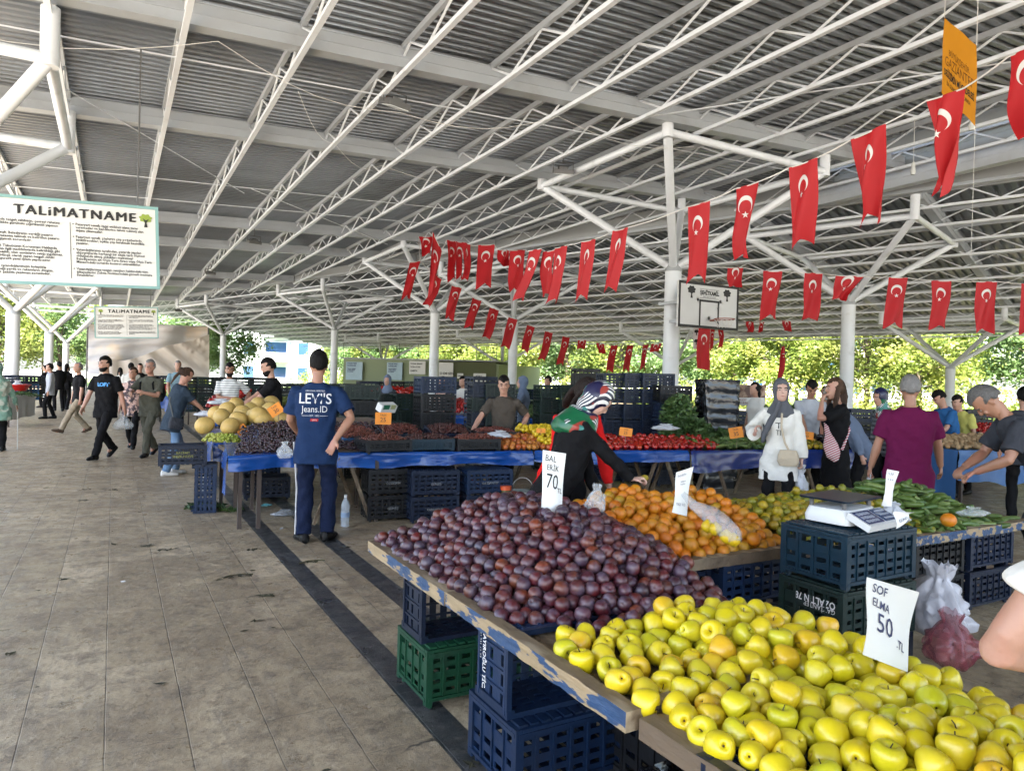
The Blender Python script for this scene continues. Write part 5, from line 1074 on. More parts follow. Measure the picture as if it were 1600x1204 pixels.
def bottle(x, y, label, s=1.):
    p = G(x, y, 0); t = thing('water_bottle', label, 'bottle', tuple(p)); g = MB(); g.lathe([(0, 0), (.042, .002), (.045, .02), (.041, .05), (.045, .06), (.045, .16), (.041, .17), (.045, .18), (.044, .23), (.018, .29), (.014, .31), (0, .31)], 18); put('body', g, mat('bottle_plastic', (.65, .72, .78), .08, 0, .05, 4, alpha=.45), t)
    g = MB(); g.lathe([(0, .305), (.017, .305), (.017, .33), (0, .331)], 12); put('cap', g, M['sign_white'], t); g = MB(); g.lathe([(.0455, .10), (.0458, .15)], 18); put('paper_label', g, mat('bottle_label', (.25, .35, .5), .5), t); t.scale = (s,)*3
bottle(539, 822, 'clear water bottle standing behind the shoes of the dark haired man'); bottle(318, 772, 'small clear bottle on the floor near the table corner', .7)
for i, (x, y, s, lb) in enumerate(((445, 805, .14, 'crumpled clear wrap on the floor left of the man in slippers'), (415, 790, .06, 'blue green plastic scrap under the blue table'), (440, 826, .03, 'white paper scrap near the dark stone band'))):
    p = G(x, y, 0); bag('litter', lb, p, (s, s*.6, s*.45), M['foil'] if i != 1 else mat('cyan_scrap', (.15, .45, .48), .4), 30+i, 'litter', False)
q = D(745, 745, 8.3); bag('plastic_bag', 'crumpled grey bag on the crates under the blue table', (q[0], q[1], .565), (.16, .12, .14), M['foil'], 41, knot=False)
# basket and crate at the aisle corner
q = G(300, 802, 0); t = crate('crate_blue', (q[0]+.02, q[1]+.13, .27), (0, PI/2, -.1), 'blue crate standing on end at the aisle corner', dims=(.52, .28, .24)); q2 = (q[0]-.1, q[1]+.12, .535)
t = crate('crate_navy', (q2[0], q2[1], .54), (0, 0, -.05), 'navy basket with faded yellow print on top of the standing crate', dims=(.46, .32, .22)); g = MB(); add_text(g, "BAYRAM", (0, -.173, .13), (1, 0, 0), (0, 0, 1), .035, align='CENTER', off=.004); add_text(g, "SEBZE MEYVE", (0, -.173, .09), (1, 0, 0), (0, 0, 1), .035, align='CENTER', off=.004); put('print', g, mat('faded_yellow', (.35, .34, .08), .7), t, smooth=False)
# ------------------------------------------------------------------ crate stacks behind the stalls
def stack(xs, ytop, dep, cols, label, group, rz=-.15, full=True, filled=None, dims=(.52, .35, .25), n=None, z0=0.):
    for xi, x in enumerate(xs):
        top = D(x, ytop, dep); k = n or max(1, int(round((top[2]-z0)/.255))); hstep = (top[2]-z0)/k
        for i in range(k):
            col = cols[(i+xi) % len(cols)]; lb = label+(', topmost of its pile' if i == k-1 else '')
            if full: crate(col, (top[0], top[1], z0+.02+hstep*i), (0, 0, rz+random.uniform(-.03, .03)), lb, group, (1, 1, hstep/.262), dims=dims)
            else: far_crate(col, (top[0], top[1], z0+hstep*i), rz+random.uniform(-.06, .06), lb, group)
stack((963, 986+8, 1020+2), 584, 11.3, ['crate_navy'], 'navy crate in the tall wall of crates behind the tomatoes', 'navy crates behind the tomatoes', -.25)
stack((1048,), 603, 11.1, ['crate_navy', 'crate_navy', 'crate_black'], 'dark crate in the lower pile right of the navy wall', 'lower dark crate pile', -.25)
stack((563,), 602, 10.9, ['crate_black', 'crate_dark_green'], 'black latticed crate in the pile right of the dark haired man', 'black latticed crates', -.05)
stack((598, 640), 616, 11.4, ['crate_dark_green'], 'dark green crate piled behind the red grapes', 'dark green crates behind the red grapes', -.05)
stack((680,), 589, 10.6, ['crate_black', 'crate_black', 'crate_black', 'crate_black', 'crate_black', 'crate_blue'], 'crate in the tall pile in front of the second column', 'tall pile before the second column', -.05)
stack((758, 778), 600, 12.5, ['crate_dark_green', 'crate_navy'], 'crate piled behind the boy in the brown shirt', 'crates behind the boy', -.2); stack((752,), 586, 14, ['crate_navy'], 'blue crate standing higher behind the boy', 'crates behind the boy', 0, full=False)
stack((862, 893), 602, 12.5, ['crate_dark_green'], 'dark green crate piled behind the lemons', 'dark green crates behind the lemons', -.2)
stack((300, 325, 350, 378, 405), 590, 19, ['crate_dark_green', 'crate_black'], 'far crate in the row behind the striped seller', 'far crates behind the striped seller', .05, full=False, z0=.5); stack((432, 455, 478, 500, 530, 548), 598, 17.5, ['crate_black', 'crate_dark_green'], 'far dark crate behind the bearded seller', 'far crates behind the bearded seller', .05, full=False, z0=.3)
stack((575, 612, 650, 716, 735), 596, 19, ['crate_black', 'crate_dark_green', 'crate_navy'], 'far dark crate before the green booth', 'far crates before the green booth', 0, full=False); stack((820, 845, 918, 935), 606, 17, ['crate_black', 'crate_dark_green', 'crate_navy'], 'far dark crate behind the headscarf', 'far crates behind the headscarf', 0, full=False)
stack((915,), 584, 16, ['crate_black'], 'shallow black tray in the tall thin tower', 'thin tower of trays', 0, full=False, n=13)
stack((1150, 1210, 1300, 1340), 640, 14, ['crate_black', 'crate_navy'], 'dark crate low behind the navy table', 'low crates behind the navy table', -.3, full=False); stack((1508, 1520), 640, 13.5, ['crate_navy', 'crate_black'], 'dark crate pile beside the seller in yellow', 'crates beside the yellow seller', -.4, full=False)
stack((205, 222, 243, 262, 280), 578+8, 26, ['crate_dark_green', 'crate_black', 'crate_navy'], 'tiny far crate on the stalls beyond the walkers', 'far crates beyond the walkers', 0, full=False, z0=.6)
# crates wrapped in black film
t = thing('wrapped_crates', 'tall stack of crates wrapped in shiny black film', 'wrapped crates', (*D(1121, 600, 11.0)[:2], 0), -.3); g = MB(); rows = []
for j in range(40):
    z = j/39*1.66; row = []
    for k in range(41):
        a = 2*PI*k/40; c, s_ = math.cos(a), math.sin(a); w_ = 1+.025*math.sin(z*40+a*2)+.02*math.sin(a*9+z*13)+(.03 if (z % .28) < .05 else 0)*-1; e = .22; row.append((.29*np.sign(c)*abs(c)**e*w_, .2*np.sign(s_)*abs(s_)**e*w_, z))
    rows.append(row)
g.grid(rows[::-1]); put('film', g, mat('black_film', (.02, .022, .025), .12, 0, .3, 5, 1.2, 9), t, ang=60); g = MB(); g.box((0, 0, 1.65), (.54, .38, .02)); put('top_crate', g, M['crate_black'], t, smooth=False)
# printed poster behind the woman in white
t = thing('poster', 'brown butcher style poster with white lettering behind the woman in white', 'poster', tuple(D(1174, 625, 13))); p = D(1153, 633, 13); q = D(1196, 633, 13.2); X_ = (q-p)/np.linalg.norm(q-p); Z_ = np.array([0, 0, 1.]); Wd = np.linalg.norm(q-p); Nn = np.cross(X_, Z_)
g = MB(); g.box((p+q)/2+[0, 0, .19]-Nn*.02, (Wd, .03, .38), np.array([X_, -Nn, Z_]).T); put('board', g, mat('brown_print', (.13, .05, .03), .5, 0, .3, 6, col2=(.45, .30, .2), mixscale=7), t, world=True, smooth=False)
g = MB(); rect(g, p, X_, Z_, .02, .0, Wd-.02, .14, off=.004); put('white_strip', g, M['sign_white'], t, world=True, smooth=False); g = MB(); add_text(g, "0 536 716 72 72", p+X_*.03+Z_*.03, X_, Z_, .05, off=.01, fit=Wd*.85); add_text(g, "KASAP", p+X_*.03+Z_*.085, X_, Z_, .05, off=.01); put('lettering', g, mat('dark_red_ink', (.25, .02, .02), .5), t, world=True, smooth=False)
# stall scale with green display
t = thing('weighing_scale', 'small scale with green display above the red grapes', 'scale', tuple(D(604, 640, 8.9)), .4); g = MB(); g.box((0, 0, .03), (.25, .10, .10), rot3(.5)); put('housing', g, M['sign_white'], t); g = MB(); g.box((-.05, -.055, .035), (.10, .01, .06), rot3(.5)); put('display', g, mat('green_lcd', (.02, .16, .08), .3), t); g = MB(); g.box((.06, -.055, .035), (.08, .01, .06), rot3(.5)); put('keypad', g, mat('lcd_keys', (.4, .42, .2), .4), t)
crate('crate_dark_green', (*D(604, 650, 9.0)[:2], .755), (0, 0, -.05), 'green crate carrying the small stall scale', dims=(.50, .34, .24))
for i, (x, y) in enumerate(((593, 618), (611, 616), (626, 616), (690, 616), (432, 628), (405, 628))):
    pass
for i, (x, y, dp, lb) in enumerate(((782, 683, 8.4, 'white crumpled sheet in front of the boy'), (345, 632, 9.6, 'white bag on the stall behind the melons'), (322, 650, 10.2, 'white plastic bag held over the stall by the woman in blue'), (1040, 672, 8.9, 'silver sheet behind the tomatoes'))):
    bag('plastic_bag', lb, D(x, y, dp), (.16, .10, .08), M['white_bag'], 60+i, knot=False)
# ------------------------------------------------------------------ far stalls
def produce_table(x0, x1, y, dep, kindm, label, zt=.8, r=.035, n=260, cover=None, slope=.35):
    a, b = D(x0, y, dep), D(x1, y, dep); dv = (b-a)[:2]; L_ = np.linalg.norm(dv); dv /= L_; nb = np.array([-dv[1], dv[0]]); nb = nb if nb@fw[:2] > 0 else -nb
    cloth_table('market_table', 'table carrying '+label, [tuple(a[:2]), tuple(b[:2])], 1.2, zt, .35, cover or M['tarp_blue'], False, [(.2, 'L'), (L_-.3, 'L')], int(x0)); R = np.random.default_rng(int(x0+y)); P = []
    for _ in range(n):
        u, v = R.uniform(.03, .97), R.uniform(.03, 1.); q = a[:2]+dv*L_*u+nb*v*1.1; P.append((*q, zt+r+slope*v*(1-.4*v)+R.uniform(0, r)))
    clump('produce_heap', kindm, P, r, label, 'produce', seed=int(x1), n=8)
produce_table(318, 362, 660, 14.5, M['tomato'], 'distant heap of red tomatoes left of the striped seller', r=.04, slope=.55, n=420); produce_table(372, 432, 655, 13.5, M['olive'], 'distant green plums behind the bearded seller', r=.032, n=380, slope=.4)
produce_table(205, 262, 660, 22, M['tomato'], 'far red produce beyond the walkers', r=.05, n=200); produce_table(258, 300, 640, 20, M['grape_green'], 'far pale cabbages beyond the couple', r=.09, n=60, slope=.5)
produce_table(700, 745, 655, 15, M['tomato'], 'boxes of tomatoes left of the boy', r=.045, n=160, slope=.4); produce_table(815, 860, 650, 14.5, M['herb'], 'dark greens on the blue table right of the boy', r=.05, n=200, slope=.2); produce_table(575, 640, 625, 16, M['tomato'], 'red peppers in crates before the booth', r=.05, n=140, zt=1.1, slope=.2)
produce_table(1200, 1320, 660, 15, M['herb'], 'heap of greens behind the phoning woman', r=.06, n=200); produce_table(1500, 1600, 655, 12.5, M['tomato'], 'dried red goods on the far right stall', r=.03, n=300, slope=.25); produce_table(905, 950, 640, 15, M['stalk'], 'dark nuts behind the headscarf', r=.05, n=200, slope=.5, zt=.9)
# far left stall goods
q = D(27, 607, 19.2); t = thing('basin', 'wide red plastic basin on the far left table', 'basin', (q[0], q[1], .93)); g = MB(); g.lathe([(0, 0), (.20, 0), (.30, .16), (.32, .16), (.32, .175), (.29, .175), (.19, .015), (0, .015)], 24); put('bowl', g, mat('red_plastic', (.50, .015, .012), .35), t)
bag('plastic_bag', 'white bag lying in the red basin', (q[0], q[1], .95), (.17, .14, .26), M['white_bag'], 70, knot=False)
for i in range(5):
    for j in range(3):
        q = D(12+i*11, 600, 21.5+.3*i); o = far_crate(('crate_sky', 'crate_black', 'crate_navy')[i % 3] if j < 2 else 'crate_navy', (q[0], q[1], .55+.26*j), .1, 'small crate of eggs stacked behind the red basin', 'egg crates at the far left')
greens((*D(32, 620, 19)[:2], .80), (.45, .25, .12), 300, 'low greens on the far left table', 8)
# litter and leaves on the floor
R = random.Random(5)
for i, (x, y, s) in enumerate(((148, 764, .22), (175, 765, .12), (128, 782, .09), (225, 853, .12), (262, 858, .12), (370, 900, .16), (413, 930, .12), (350, 904, .08), (100, 905, .02), (400, 970, .05), (485, 878, .12), (395, 858, .10), (540, 855, .05), (20, 1020, .05), (180, 850, .03), (745, 1192, .06))):
    p = G(x, y, .002); g = MB()
    for k in range(10 if s > .08 else 3):
        a = R.random()*6.3; c = p+np.array([R.uniform(-s, s)*.6, R.uniform(-s, s)*.25, 0]); l = R.uniform(.02, .045); d = np.array([math.cos(a), math.sin(a), 0]); e = np.array([-d[1], d[0], 0]); g.add([c-d*l, c+e*l*.4+[0, 0, .006], c+d*l+[0, 0, R.uniform(0, .012)], c-e*l*.4+[0, 0, .003]], [(0, 1, 2, 3)])
    if i in (5, 10): g.path([p+[-.10, -.03, .006], p+[-.03, .015, .01], p+[.06, .02, .008], p+[.12, .0, .006]], .005, 5)
    put('fallen_leaves', g, mat('dry_leaf', (.06, .055, .025), .8, rnd=.4) if i == 0 else bpy.data.materials['dry_leaf'], label=['dry leaf litter on the aisle near the walkers', 'small dry scraps on the pale tiles', 'twig and dry leaves left of the dark stone band'][0 if y < 800 else (2 if i in (5, 10) else 1)], cat='leaves', group='scraps on the floor', smooth=False)

# more scraps trodden into the aisle, and cables along the roof
R = random.Random(77); names_ = ['squashed leaf on the pale tiles near the walkers', 'small squashed leaf in the middle of the aisle', 'tiny squashed leaf on the tiles nearest the camera']
for i in range(46):
    x = R.uniform(-2.2, 1.2) if i % 3 else R.uniform(1.9, 4.4); y = R.uniform(2.6, 13) if i % 3 else R.uniform(4.6, 7.2); s = R.uniform(.012, .035); g = MB(); a = R.random()*6.3; n = R.randint(5, 8)
    g.add([(0, 0, .006)]+[(s*R.uniform(.5, 1.3)*math.cos(a+2*PI*k/n), s*.6*R.uniform(.5, 1.3)*math.sin(a+2*PI*k/n), .002+.006*R.random()) for k in range(n)], [(0, 1+k, 1+(k+1) % n) for k in range(n)])
    lb = names_[0 if y > 8 else 1 if y > 4.5 else 2] if i % 3 else 'squashed leaf between the two fruit stalls'
    put('scrap', g, bpy.data.materials['dry_leaf'] if i % 4 else M['paper'], label=lb if i % 4 else 'white paper shred on the floor '+('between the stalls' if i % 3 == 0 else 'of the aisle'), cat='litter', group='trodden scraps', loc=(x, y, .001), smooth=False)
for nm, P_ in (('power cable slung under the roof above the left aisle', [(-5.5, 11.1, 6.2), (-2.5, 11.6, 5.9), (1.2, 10.9, 6.25), (4.1, 11.4, 6.0), (7, 11.0, 6.4), (10.5, 11.2, 6.55)]), ('thin power cable running to the flood lamp', [(2.6, 12.2, 6.3), (3.6, 13.6, 6.0), (5.2, 15.6, 6.35), (9.4, 16, 6.6)])):
    g = MB(); q_ = []
    for a, b in zip(P_[:-1], P_[1:]):
        a, b = np.array(a), np.array(b)
        q_ += [a+(b-a)*s-np.array([0, 0, .25*math.sin(PI*s)]) for s in np.linspace(0, 1, 7)[:-1]]
    g.path(q_+[np.array(P_[-1])], .005, 5); put('cable', g, M['rope'], label=nm, cat='cable')
# ------------------------------------------------------------------ people
M['skin'] = mat('skin', (.46, .25, .17), .5, 0, .08, 9, .15, 60, (.52, .24, .17), 6, .5, .7, sss=.08)
M['skin_tan'] = mat('skin_tanned', (.36, .18, .11), .5, 0, .08, 9, .15, 60, (.42, .18, .12), 6, .5, .7, sss=.08)
M['skin_pale'] = mat('skin_pale', (.58, .36, .28), .5, 0, .06, 9, .12, 60, (.60, .30, .24), 6, .5, .7, sss=.08)
M['hair_black'] = mat('hair_black', (.006, .005, .0045), .7, 0, .4, 30, .8, 120, stretch=(1, 1, .15), spec=.15); M['hair_grey'] = mat('hair_grey', (.20, .19, .18), .55, 0, .35, 30, .8, 120)
M['hair_brown'] = mat('hair_brown', (.04, .020, .011), .65, 0, .4, 30, .8, 120, (.10, .055, .03), 3, stretch=(1, 1, .2), spec=.2); M['hair_salt'] = mat('hair_salt_pepper', (.10, .095, .09), .55, 0, .5, 60, .8, 120)
M['hair_dark'] = mat('hair_dark_brown', (.014, .008, .006), .65, 0, .4, 30, .8, 120, spec=.2)
M['eye_dark'] = mat('eye_dark', (.01, .008, .006), .2); M['eye_white'] = mat('eye_white', (.34, .30, .28), .3); M['lip'] = mat('lip', (.34, .10, .09), .45)
def cloth(n, c, c2=None, var=.14, rough=.85, **k): M[n] = mat(n, c, rough, 0, var, 7, .9, 8, c2, spec=.12, bdist=.035, **k)
cloth('c_navy', (.012, .030, .085)); cloth('c_trk', (.008, .014, .040)); cloth('c_black', (.008, .008, .009), var=.3); cloth('c_blackgrey', (.022, .022, .024)); cloth('c_olive', (.085, .085, .065)); cloth('c_denim_shirt', (.030, .045, .065)); cloth('c_jeans', (.11, .19, .31), (.20, .28, .38), mixscale=4)
cloth('c_brown', (.075, .062, .05)); cloth('c_white', (.78, .76, .70), var=.05); cloth('c_purple', (.125, .009, .055)); cloth('c_greypant', (.12, .125, .12)); cloth('c_charcoal', (.045, .048, .058)); cloth('c_beige', (.34, .28, .20)); cloth('c_red', (.62, .012, .012)); cloth('c_greyscarf', (.11, .115, .13)); cloth('c_lightgrey', (.42, .44, .48)); cloth('c_blue', (.03, .12, .30)); cloth('c_yellow', (.55, .52, .14)); cloth('c_bag_beige', (.55, .46, .34))
cloth('c_floral', (.62, .42, .36), (.10, .08, .09), mixscale=16, mixlo=.47, mixhi=.52); cloth('c_greenprint', (.20, .34, .27), (.45, .48, .40), mixscale=9, mixlo=.48, mixhi=.55); cloth('c_bluegrey', (.14, .18, .26)); cloth('c_shoe', (.012, .012, .012), rough=.4); cloth('c_shoe_white', (.7, .69, .66)); cloth('c_shoe_brown', (.10, .07, .05)); cloth('c_teal_shirt', (.22, .34, .40))
def striped(n, a, b, axis, freq, duty=.5, wob=.0):
    m = bpy.data.materials.new(n); m.use_nodes = True; N = m.node_tree.nodes; L = m.node_tree.links; bs = N['Principled BSDF']; bs.inputs['Roughness'].default_value = .75
    tc = N.new('ShaderNodeTexCoord'); src = tc.outputs['Object']
    if wob: nz = N.new('ShaderNodeTexNoise'); nz.inputs['Scale'].default_value = 3; L.new(src, nz.inputs[0]); v = N.new('ShaderNodeVectorMath'); v.operation = 'MULTIPLY_ADD'; L.new(nz.outputs['Color'], v.inputs[0]); v.inputs[1].default_value = (wob,)*3; L.new(src, v.inputs[2]); src = v.outputs[0]
    d = N.new('ShaderNodeVectorMath'); d.operation = 'DOT_PRODUCT'; L.new(src, d.inputs[0]); d.inputs[1].default_value = tuple(q*freq for q in axis)
    fr = N.new('ShaderNodeMath'); fr.operation = 'FRACT'; L.new(d.outputs['Value'], fr.inputs[0]); gt = N.new('ShaderNodeMath'); gt.operation = 'GREATER_THAN'; L.new(fr.outputs[0], gt.inputs[0]); gt.inputs[1].default_value = duty
    x = N.new('ShaderNodeMix'); x.data_type = 'RGBA'; L.new(gt.outputs[0], x.inputs[0]); x.inputs[6].default_value = (*a, 1); x.inputs[7].default_value = (*b, 1); L.new(x.outputs[2], bs.inputs['Base Color']); M[n] = m; return m
striped('c_stripe_h', (.72, .72, .70), (.05, .06, .08), (0, 0, 1), 24, .72); striped('c_stripe_red', (.62, .58, .56), (.35, .02, .05), (.3, .5, 1), 38, .5); striped('c_stripe_grey', (.05, .055, .06), (.14, .15, .16), (0, 0, 1), 16)
def scarf_mat():
    m = striped('c_scarf', (.006, .007, .025), (.62, .62, .60), (.75, .2, -.65), 46, .58, .12); N = m.node_tree.nodes; L = m.node_tree.links; bs = N['Principled BSDF']; cur = bs.inputs['Base Color'].links[0].from_socket; bs.inputs['Roughness'].default_value = .35; tc = [n for n in N if n.type == 'TEX_COORD'][0]
    for k, (col, sc, lo) in enumerate((((.005, .09, .035), 5.2, .50), ((.25, .03, .02), 6.5, .58), ((.008, .008, .04), 6.1, .54), ((.03, .16, .14), 9., .62))):
        n = N.new('ShaderNodeTexNoise'); n.inputs['Scale'].default_value = sc; n.inputs['Detail'].default_value = 1; n.noise_dimensions = '4D'; n.inputs['W'].default_value = k*7.3; L.new(tc.outputs['Object'], n.inputs[0])
        r = N.new('ShaderNodeMapRange'); r.inputs[1].default_value = lo; r.inputs[2].default_value = lo+.015; L.new(n.outputs['Fac'], r.inputs[0]); x = N.new('ShaderNodeMix'); x.data_type = 'RGBA'; L.new(r.outputs[0], x.inputs[0]); L.new(cur, x.inputs[6]); x.inputs[7].default_value = (*col, 1); cur = x.outputs[2]
    L.new(cur, bs.inputs['Base Color'])
scarf_mat()
DG = None
def solid(mb_, vox, smooth_it=3, fac=.5, wrinkle=0., seed=0, disp=None):
    """fuses overlapping closed shapes into ONE continuous surface"""
    me = mb_.mesh('s', smooth=False); o = bpy.data.objects.new('s', me); C.objects.link(o)
    r = o.modifiers.new('r', 'REMESH'); r.mode = 'VOXEL'; r.voxel_size = vox; r.use_smooth_shade = True
    if smooth_it: s_ = o.modifiers.new('m', 'SMOOTH'); s_.factor = fac; s_.iterations = smooth_it
    dg = bpy.context.evaluated_depsgraph_get(); dg.update(); m2 = bpy.data.meshes.new_from_object(o.evaluated_get(dg)); bpy.data.objects.remove(o); bpy.data.meshes.remove(me)
    if wrinkle or disp:
        n = len(m2.vertices); co = np.empty(n*3); m2.vertices.foreach_get('co', co); co = co.reshape(-1, 3); no = np.empty(n*3); m2.vertex_normals.foreach_get('vector', no); no = no.reshape(-1, 3)
        if wrinkle:
            x, y, z = co.T; s = seed*1.7
            f = np.sin(z*26+6*np.sin(x*9+s)+4*np.sin(y*8+s*2)+s)*.55+np.sin(z*43+x*31+5*np.sin(y*13+s)+s*3)*.3+np.sin(x*37-z*21+4*np.sin(z*11+s))*.3
            co = co+no*(wrinkle*f)[:, None]
        if disp: co = disp(co, no)
        m2.vertices.foreach_set('co', co.ravel()); m2.update()
    m2.polygons.foreach_set('use_smooth', [True]*len(m2.polygons)); m2.materials.clear(); return m2
def nrm(v): v = np.asarray(v, float); return v/(np.linalg.norm(v)+1e-12)
def ik(a, b, l1, l2, hint):
    a, b = np.array(a, float), np.array(b, float); d = b-a; L = min(np.linalg.norm(d), (l1+l2)*.999); u = nrm(d); b = a+u*L
    x = (l1*l1-l2*l2+L*L)/(2*L); h = math.sqrt(max(0, l1*l1-x*x)); p = np.array(hint, float); p = p-u*(p@u); p = nrm(p) if np.linalg.norm(p) > 1e-6 else np.array([0, 0, 1.]); return a+u*x+p*h, b
def person(label, loc, rz, H=1.75, lean=0., side=0., arms=None, legs=None, head=(0, 0, 0), female=False, bulk=1., belly=0., skin='skin', shirt=None, sleeve='short', pants=None, skirt=None, shoes='c_shoe', hair='hair_black', hairtype='short', beard=False, vox=.011, hands=None, extra=None, hem=.0, group=None, seed=1, low=False, tuck=False, scarf=None, far=False, twist=0., slen=.78):
    """local frame: faces +Y, right hand +X, feet on z=0. arms: {side: (hand target, elbow hint)}; legs: {side: (foot xy z, knee hint)}"""
    k = H/1.75; t = thing('person', label, 'person', loc, rz, group); fem = female; hw, cw, sw = (.150, .135, .165) if fem else (.150, .155, .192); hw, cw = hw*bulk, cw*bulk
    if far: vox = max(vox, .018)
    pel = np.array([0, 0, .93*k]); 
    if legs is None: legs = {}
    if legs.get('drop'): pel[2] -= legs['drop']*k
    if legs.get('shift') is not None: pel[:2] += np.array(legs['shift'])*k
    RL = rot3(-lean, side, twist)
    T = lambda p: pel+RL@(np.array(p, float)*k)           # torso frame, origin at the hips
    # joints
    J = {}
    for s, n in ((1, 'R'), (-1, 'L')):
        J['sh'+n] = T((s*(sw-.012), 0, .468)); J['hip'+n] = pel+np.array([s*.092*k, 0, -.02*k]); ft = legs.get(n, ((s*.10, 0, 0), None))
        f = np.array(ft[0], float)*k; ank = f+np.array([0, 0, .085*k]); kn, an = ik(J['hip'+n], ank, .435*k, .42*k, ft[1] if ft[1] is not None else (s*.1, 1, 0)); J['kn'+n], J['an'+n] = kn, an; J['ftdir'+n] = nrm(np.array([*(ft[2] if len(ft) > 2 else (s*.18, 1)), 0]))
        J['ftp'+n] = ft[3] if len(ft) > 3 else 0.
        a = (arms or {}).get(n, None)
        if a is None: a = ((s*.26, .06, .80), (s*.4, -1, 0))
        tgt = np.array(a[0], float)*k; el, wr = ik(J['sh'+n], tgt, .285*k, .25*k, a[1]); J['el'+n], J['wr'+n] = el, wr
    nb, hc = T((0, .005, .565)), T((0, .035, .715))
    hy, hp_, hr = head; HR = RL@rot3(-hp_, hr, hy) if True else RL
    hp0 = lambda p: hc+HR@(np.array(p, float)*k)
    X, Y, Z = RL@np.array([k, 0, 0]), RL@np.array([0, k, 0]), RL@np.array([0, 0, k])
    def torso(inf=0., hem_=0., top=.56, flare=0., bf=0., bell=belly):
        S = [(-.17-hem_, hw+flare, .108+flare*.6), (-.08, hw+.012+flare*.5, .115), (.02, hw-.005, .108), (.12, (hw-.028 if fem else hw-.012)+bell*.4, .098+bell), (.22, cw-.005+bell*.25, .102+bell*.7), (.34, cw+.012, .112+(.022 if fem else 0)), (.42, cw+.020, .106), (.465, cw+.004, .098), (.500, cw-.040, .086), (.530, .092, .074), (top, .060, .060)]
        return [(T((0, (.012 if z > .1 and fem and z < .42 else 0)+(bell*.5 if 0 < z < .3 else 0), z)), X*(a+inf), Y*(b+inf), .85) for z, a, b in S]
    def limb(g, pts, rs, n=12, fl=1.): g.path(pts, [r*k for r in rs], n, flat=fl)
    sh_r, el_r, fo_r, wr_r = (.043, .035, .037, .024) if fem else (.050*min(bulk, 1.12), .040, .043, .028)
    # --- body: one surface of head, neck, trunk, arms, hands and legs
    g = MB(); g.loft(torso(-.012), 20)
    limb(g, [T((0, -.01, .50)), nb, hp0((0, -.012, -.06))], [.058, .052 if not fem else .045, .050 if not fem else .044], 14)
    g.loft([(hp0((0, yc, z)), HR@np.array([a*k, 0, 0]), HR@np.array([0, b*k, 0]), 1.) for z, yc, a, b in ((-.122, .052, .026, .024), (-.110, .045, .042, .042), (-.085, .030, .056, .062), (-.05, .012, .065, .082), (-.01, .0, .072, .095), (.03, -.006, .076, .100), (.07, -.010, .074, .097), (.10, -.012, .062, .082), (.122, -.014, .040, .054), (.130, -.014, .014, .02))], 22)
    if not far:
        g.loft([(hp0((0, .096, .015)), HR@np.array([.007*k, 0, 0]), HR@np.array([0, .010*k, 0])), (hp0((0, .108, -.012)), HR@np.array([.011*k, 0, 0]), HR@np.array([0, .014*k, 0])), (hp0((0, .110, -.024)), HR@np.array([.015*k, 0, 0]), HR@np.array([0, .012*k, 0])), (hp0((0, .098, -.034)), HR@np.array([.008*k, 0, 0]), HR@np.array([0, .006*k, 0]))], 10)
        for s in (-1, 1): g.sphere(hp0((s*.077, -.004, -.008)), (.010*k, .018*k, .030*k), 10, rot=HR); g.sphere(hp0((s*.034, .082, -.028)), (.022*k, .016*k, .018*k), 10, rot=HR)
        g.sphere(hp0((0, .085, -.062)), (.025*k, .013*k, .012*k), 10, rot=HR); g.sphere(hp0((0, .072, -.096)), (.024*k, .018*k, .018*k), 10, rot=HR); g.sphere(hp0((0, .084, .030)), (.052*k, .014*k, .010*k), 10, rot=HR)
    for s, n in ((1, 'R'), (-1, 'L')):
        sh, el, wr = J['sh'+n], J['el'+n], J['wr'+n]; up = (sh+el)/2; m1 = el+(wr-el)*.3; m2 = el+(wr-el)*.7
        limb(g, [T((s*(sw-.07), 0, .462)), sh, up, el+(sh-el)*.12, el, m1, m2, wr], [.050, sh_r, sh_r-.004, el_r, el_r-.001, fo_r, fo_r-.009, wr_r], 12)
        # hand
        hd = (hands or {}).get(n, {}); fd = nrm(hd.get('dir', wr-el)); pn = np.array(hd.get('palm', RL@np.array([-s, 0, 0])), float); pn = nrm(pn-fd*(pn@fd)); sd = np.cross(fd, pn)*(-s)   # sd towards thumb
        curl = hd.get('curl', .5); q = .92 if fem else 1.
        palm = wr+fd*.045*k; g.loft([(wr-fd*.005*k, sd*.024*k*q, pn*.017*k), (wr+fd*.03*k, sd*.036*k*q, pn*.016*k), (wr+fd*.07*k, sd*.041*k*q, pn*.014*k), (wr+fd*.088*k, sd*.038*k*q, pn*.010*k)], 12)
        if not far:
            for i, (off, ln) in enumerate(((.029, .070), (.010, .078), (-.010, .072), (-.029, .058))):
                b0_ = wr+(fd*.082+sd*off*q)*k; dirn = nrm(fd+sd*off*4); pts = [b0_]; c_ = 0; cur = b0_
                for seg in (.45, .30, .25):
                    c_ += curl*(.85 if seg == .45 else 1.0); dv = dirn*math.cos(c_)+pn*math.sin(c_); cur = cur+dv*ln*seg*k; pts.append(cur)
                limb(g, pts, [.0095, .0088, .0080, .0062], 8)
            c1 = wr+(fd*.022+sd*.028*q+pn*.004)*k; c2 = c1+nrm(fd*.7+sd*.75+pn*.25)*.040*k; c3 = c2+nrm(fd*.9+sd*(.35-.5*curl)+pn*(.25+.6*curl))*.034*k; limb(g, [c1, c2, c3], [.0135, .0110, .0078], 8)
        else: limb(g, [wr+fd*.06*k, wr+fd*.15*k+pn*.03*k], [.034, .018], 8, .5)
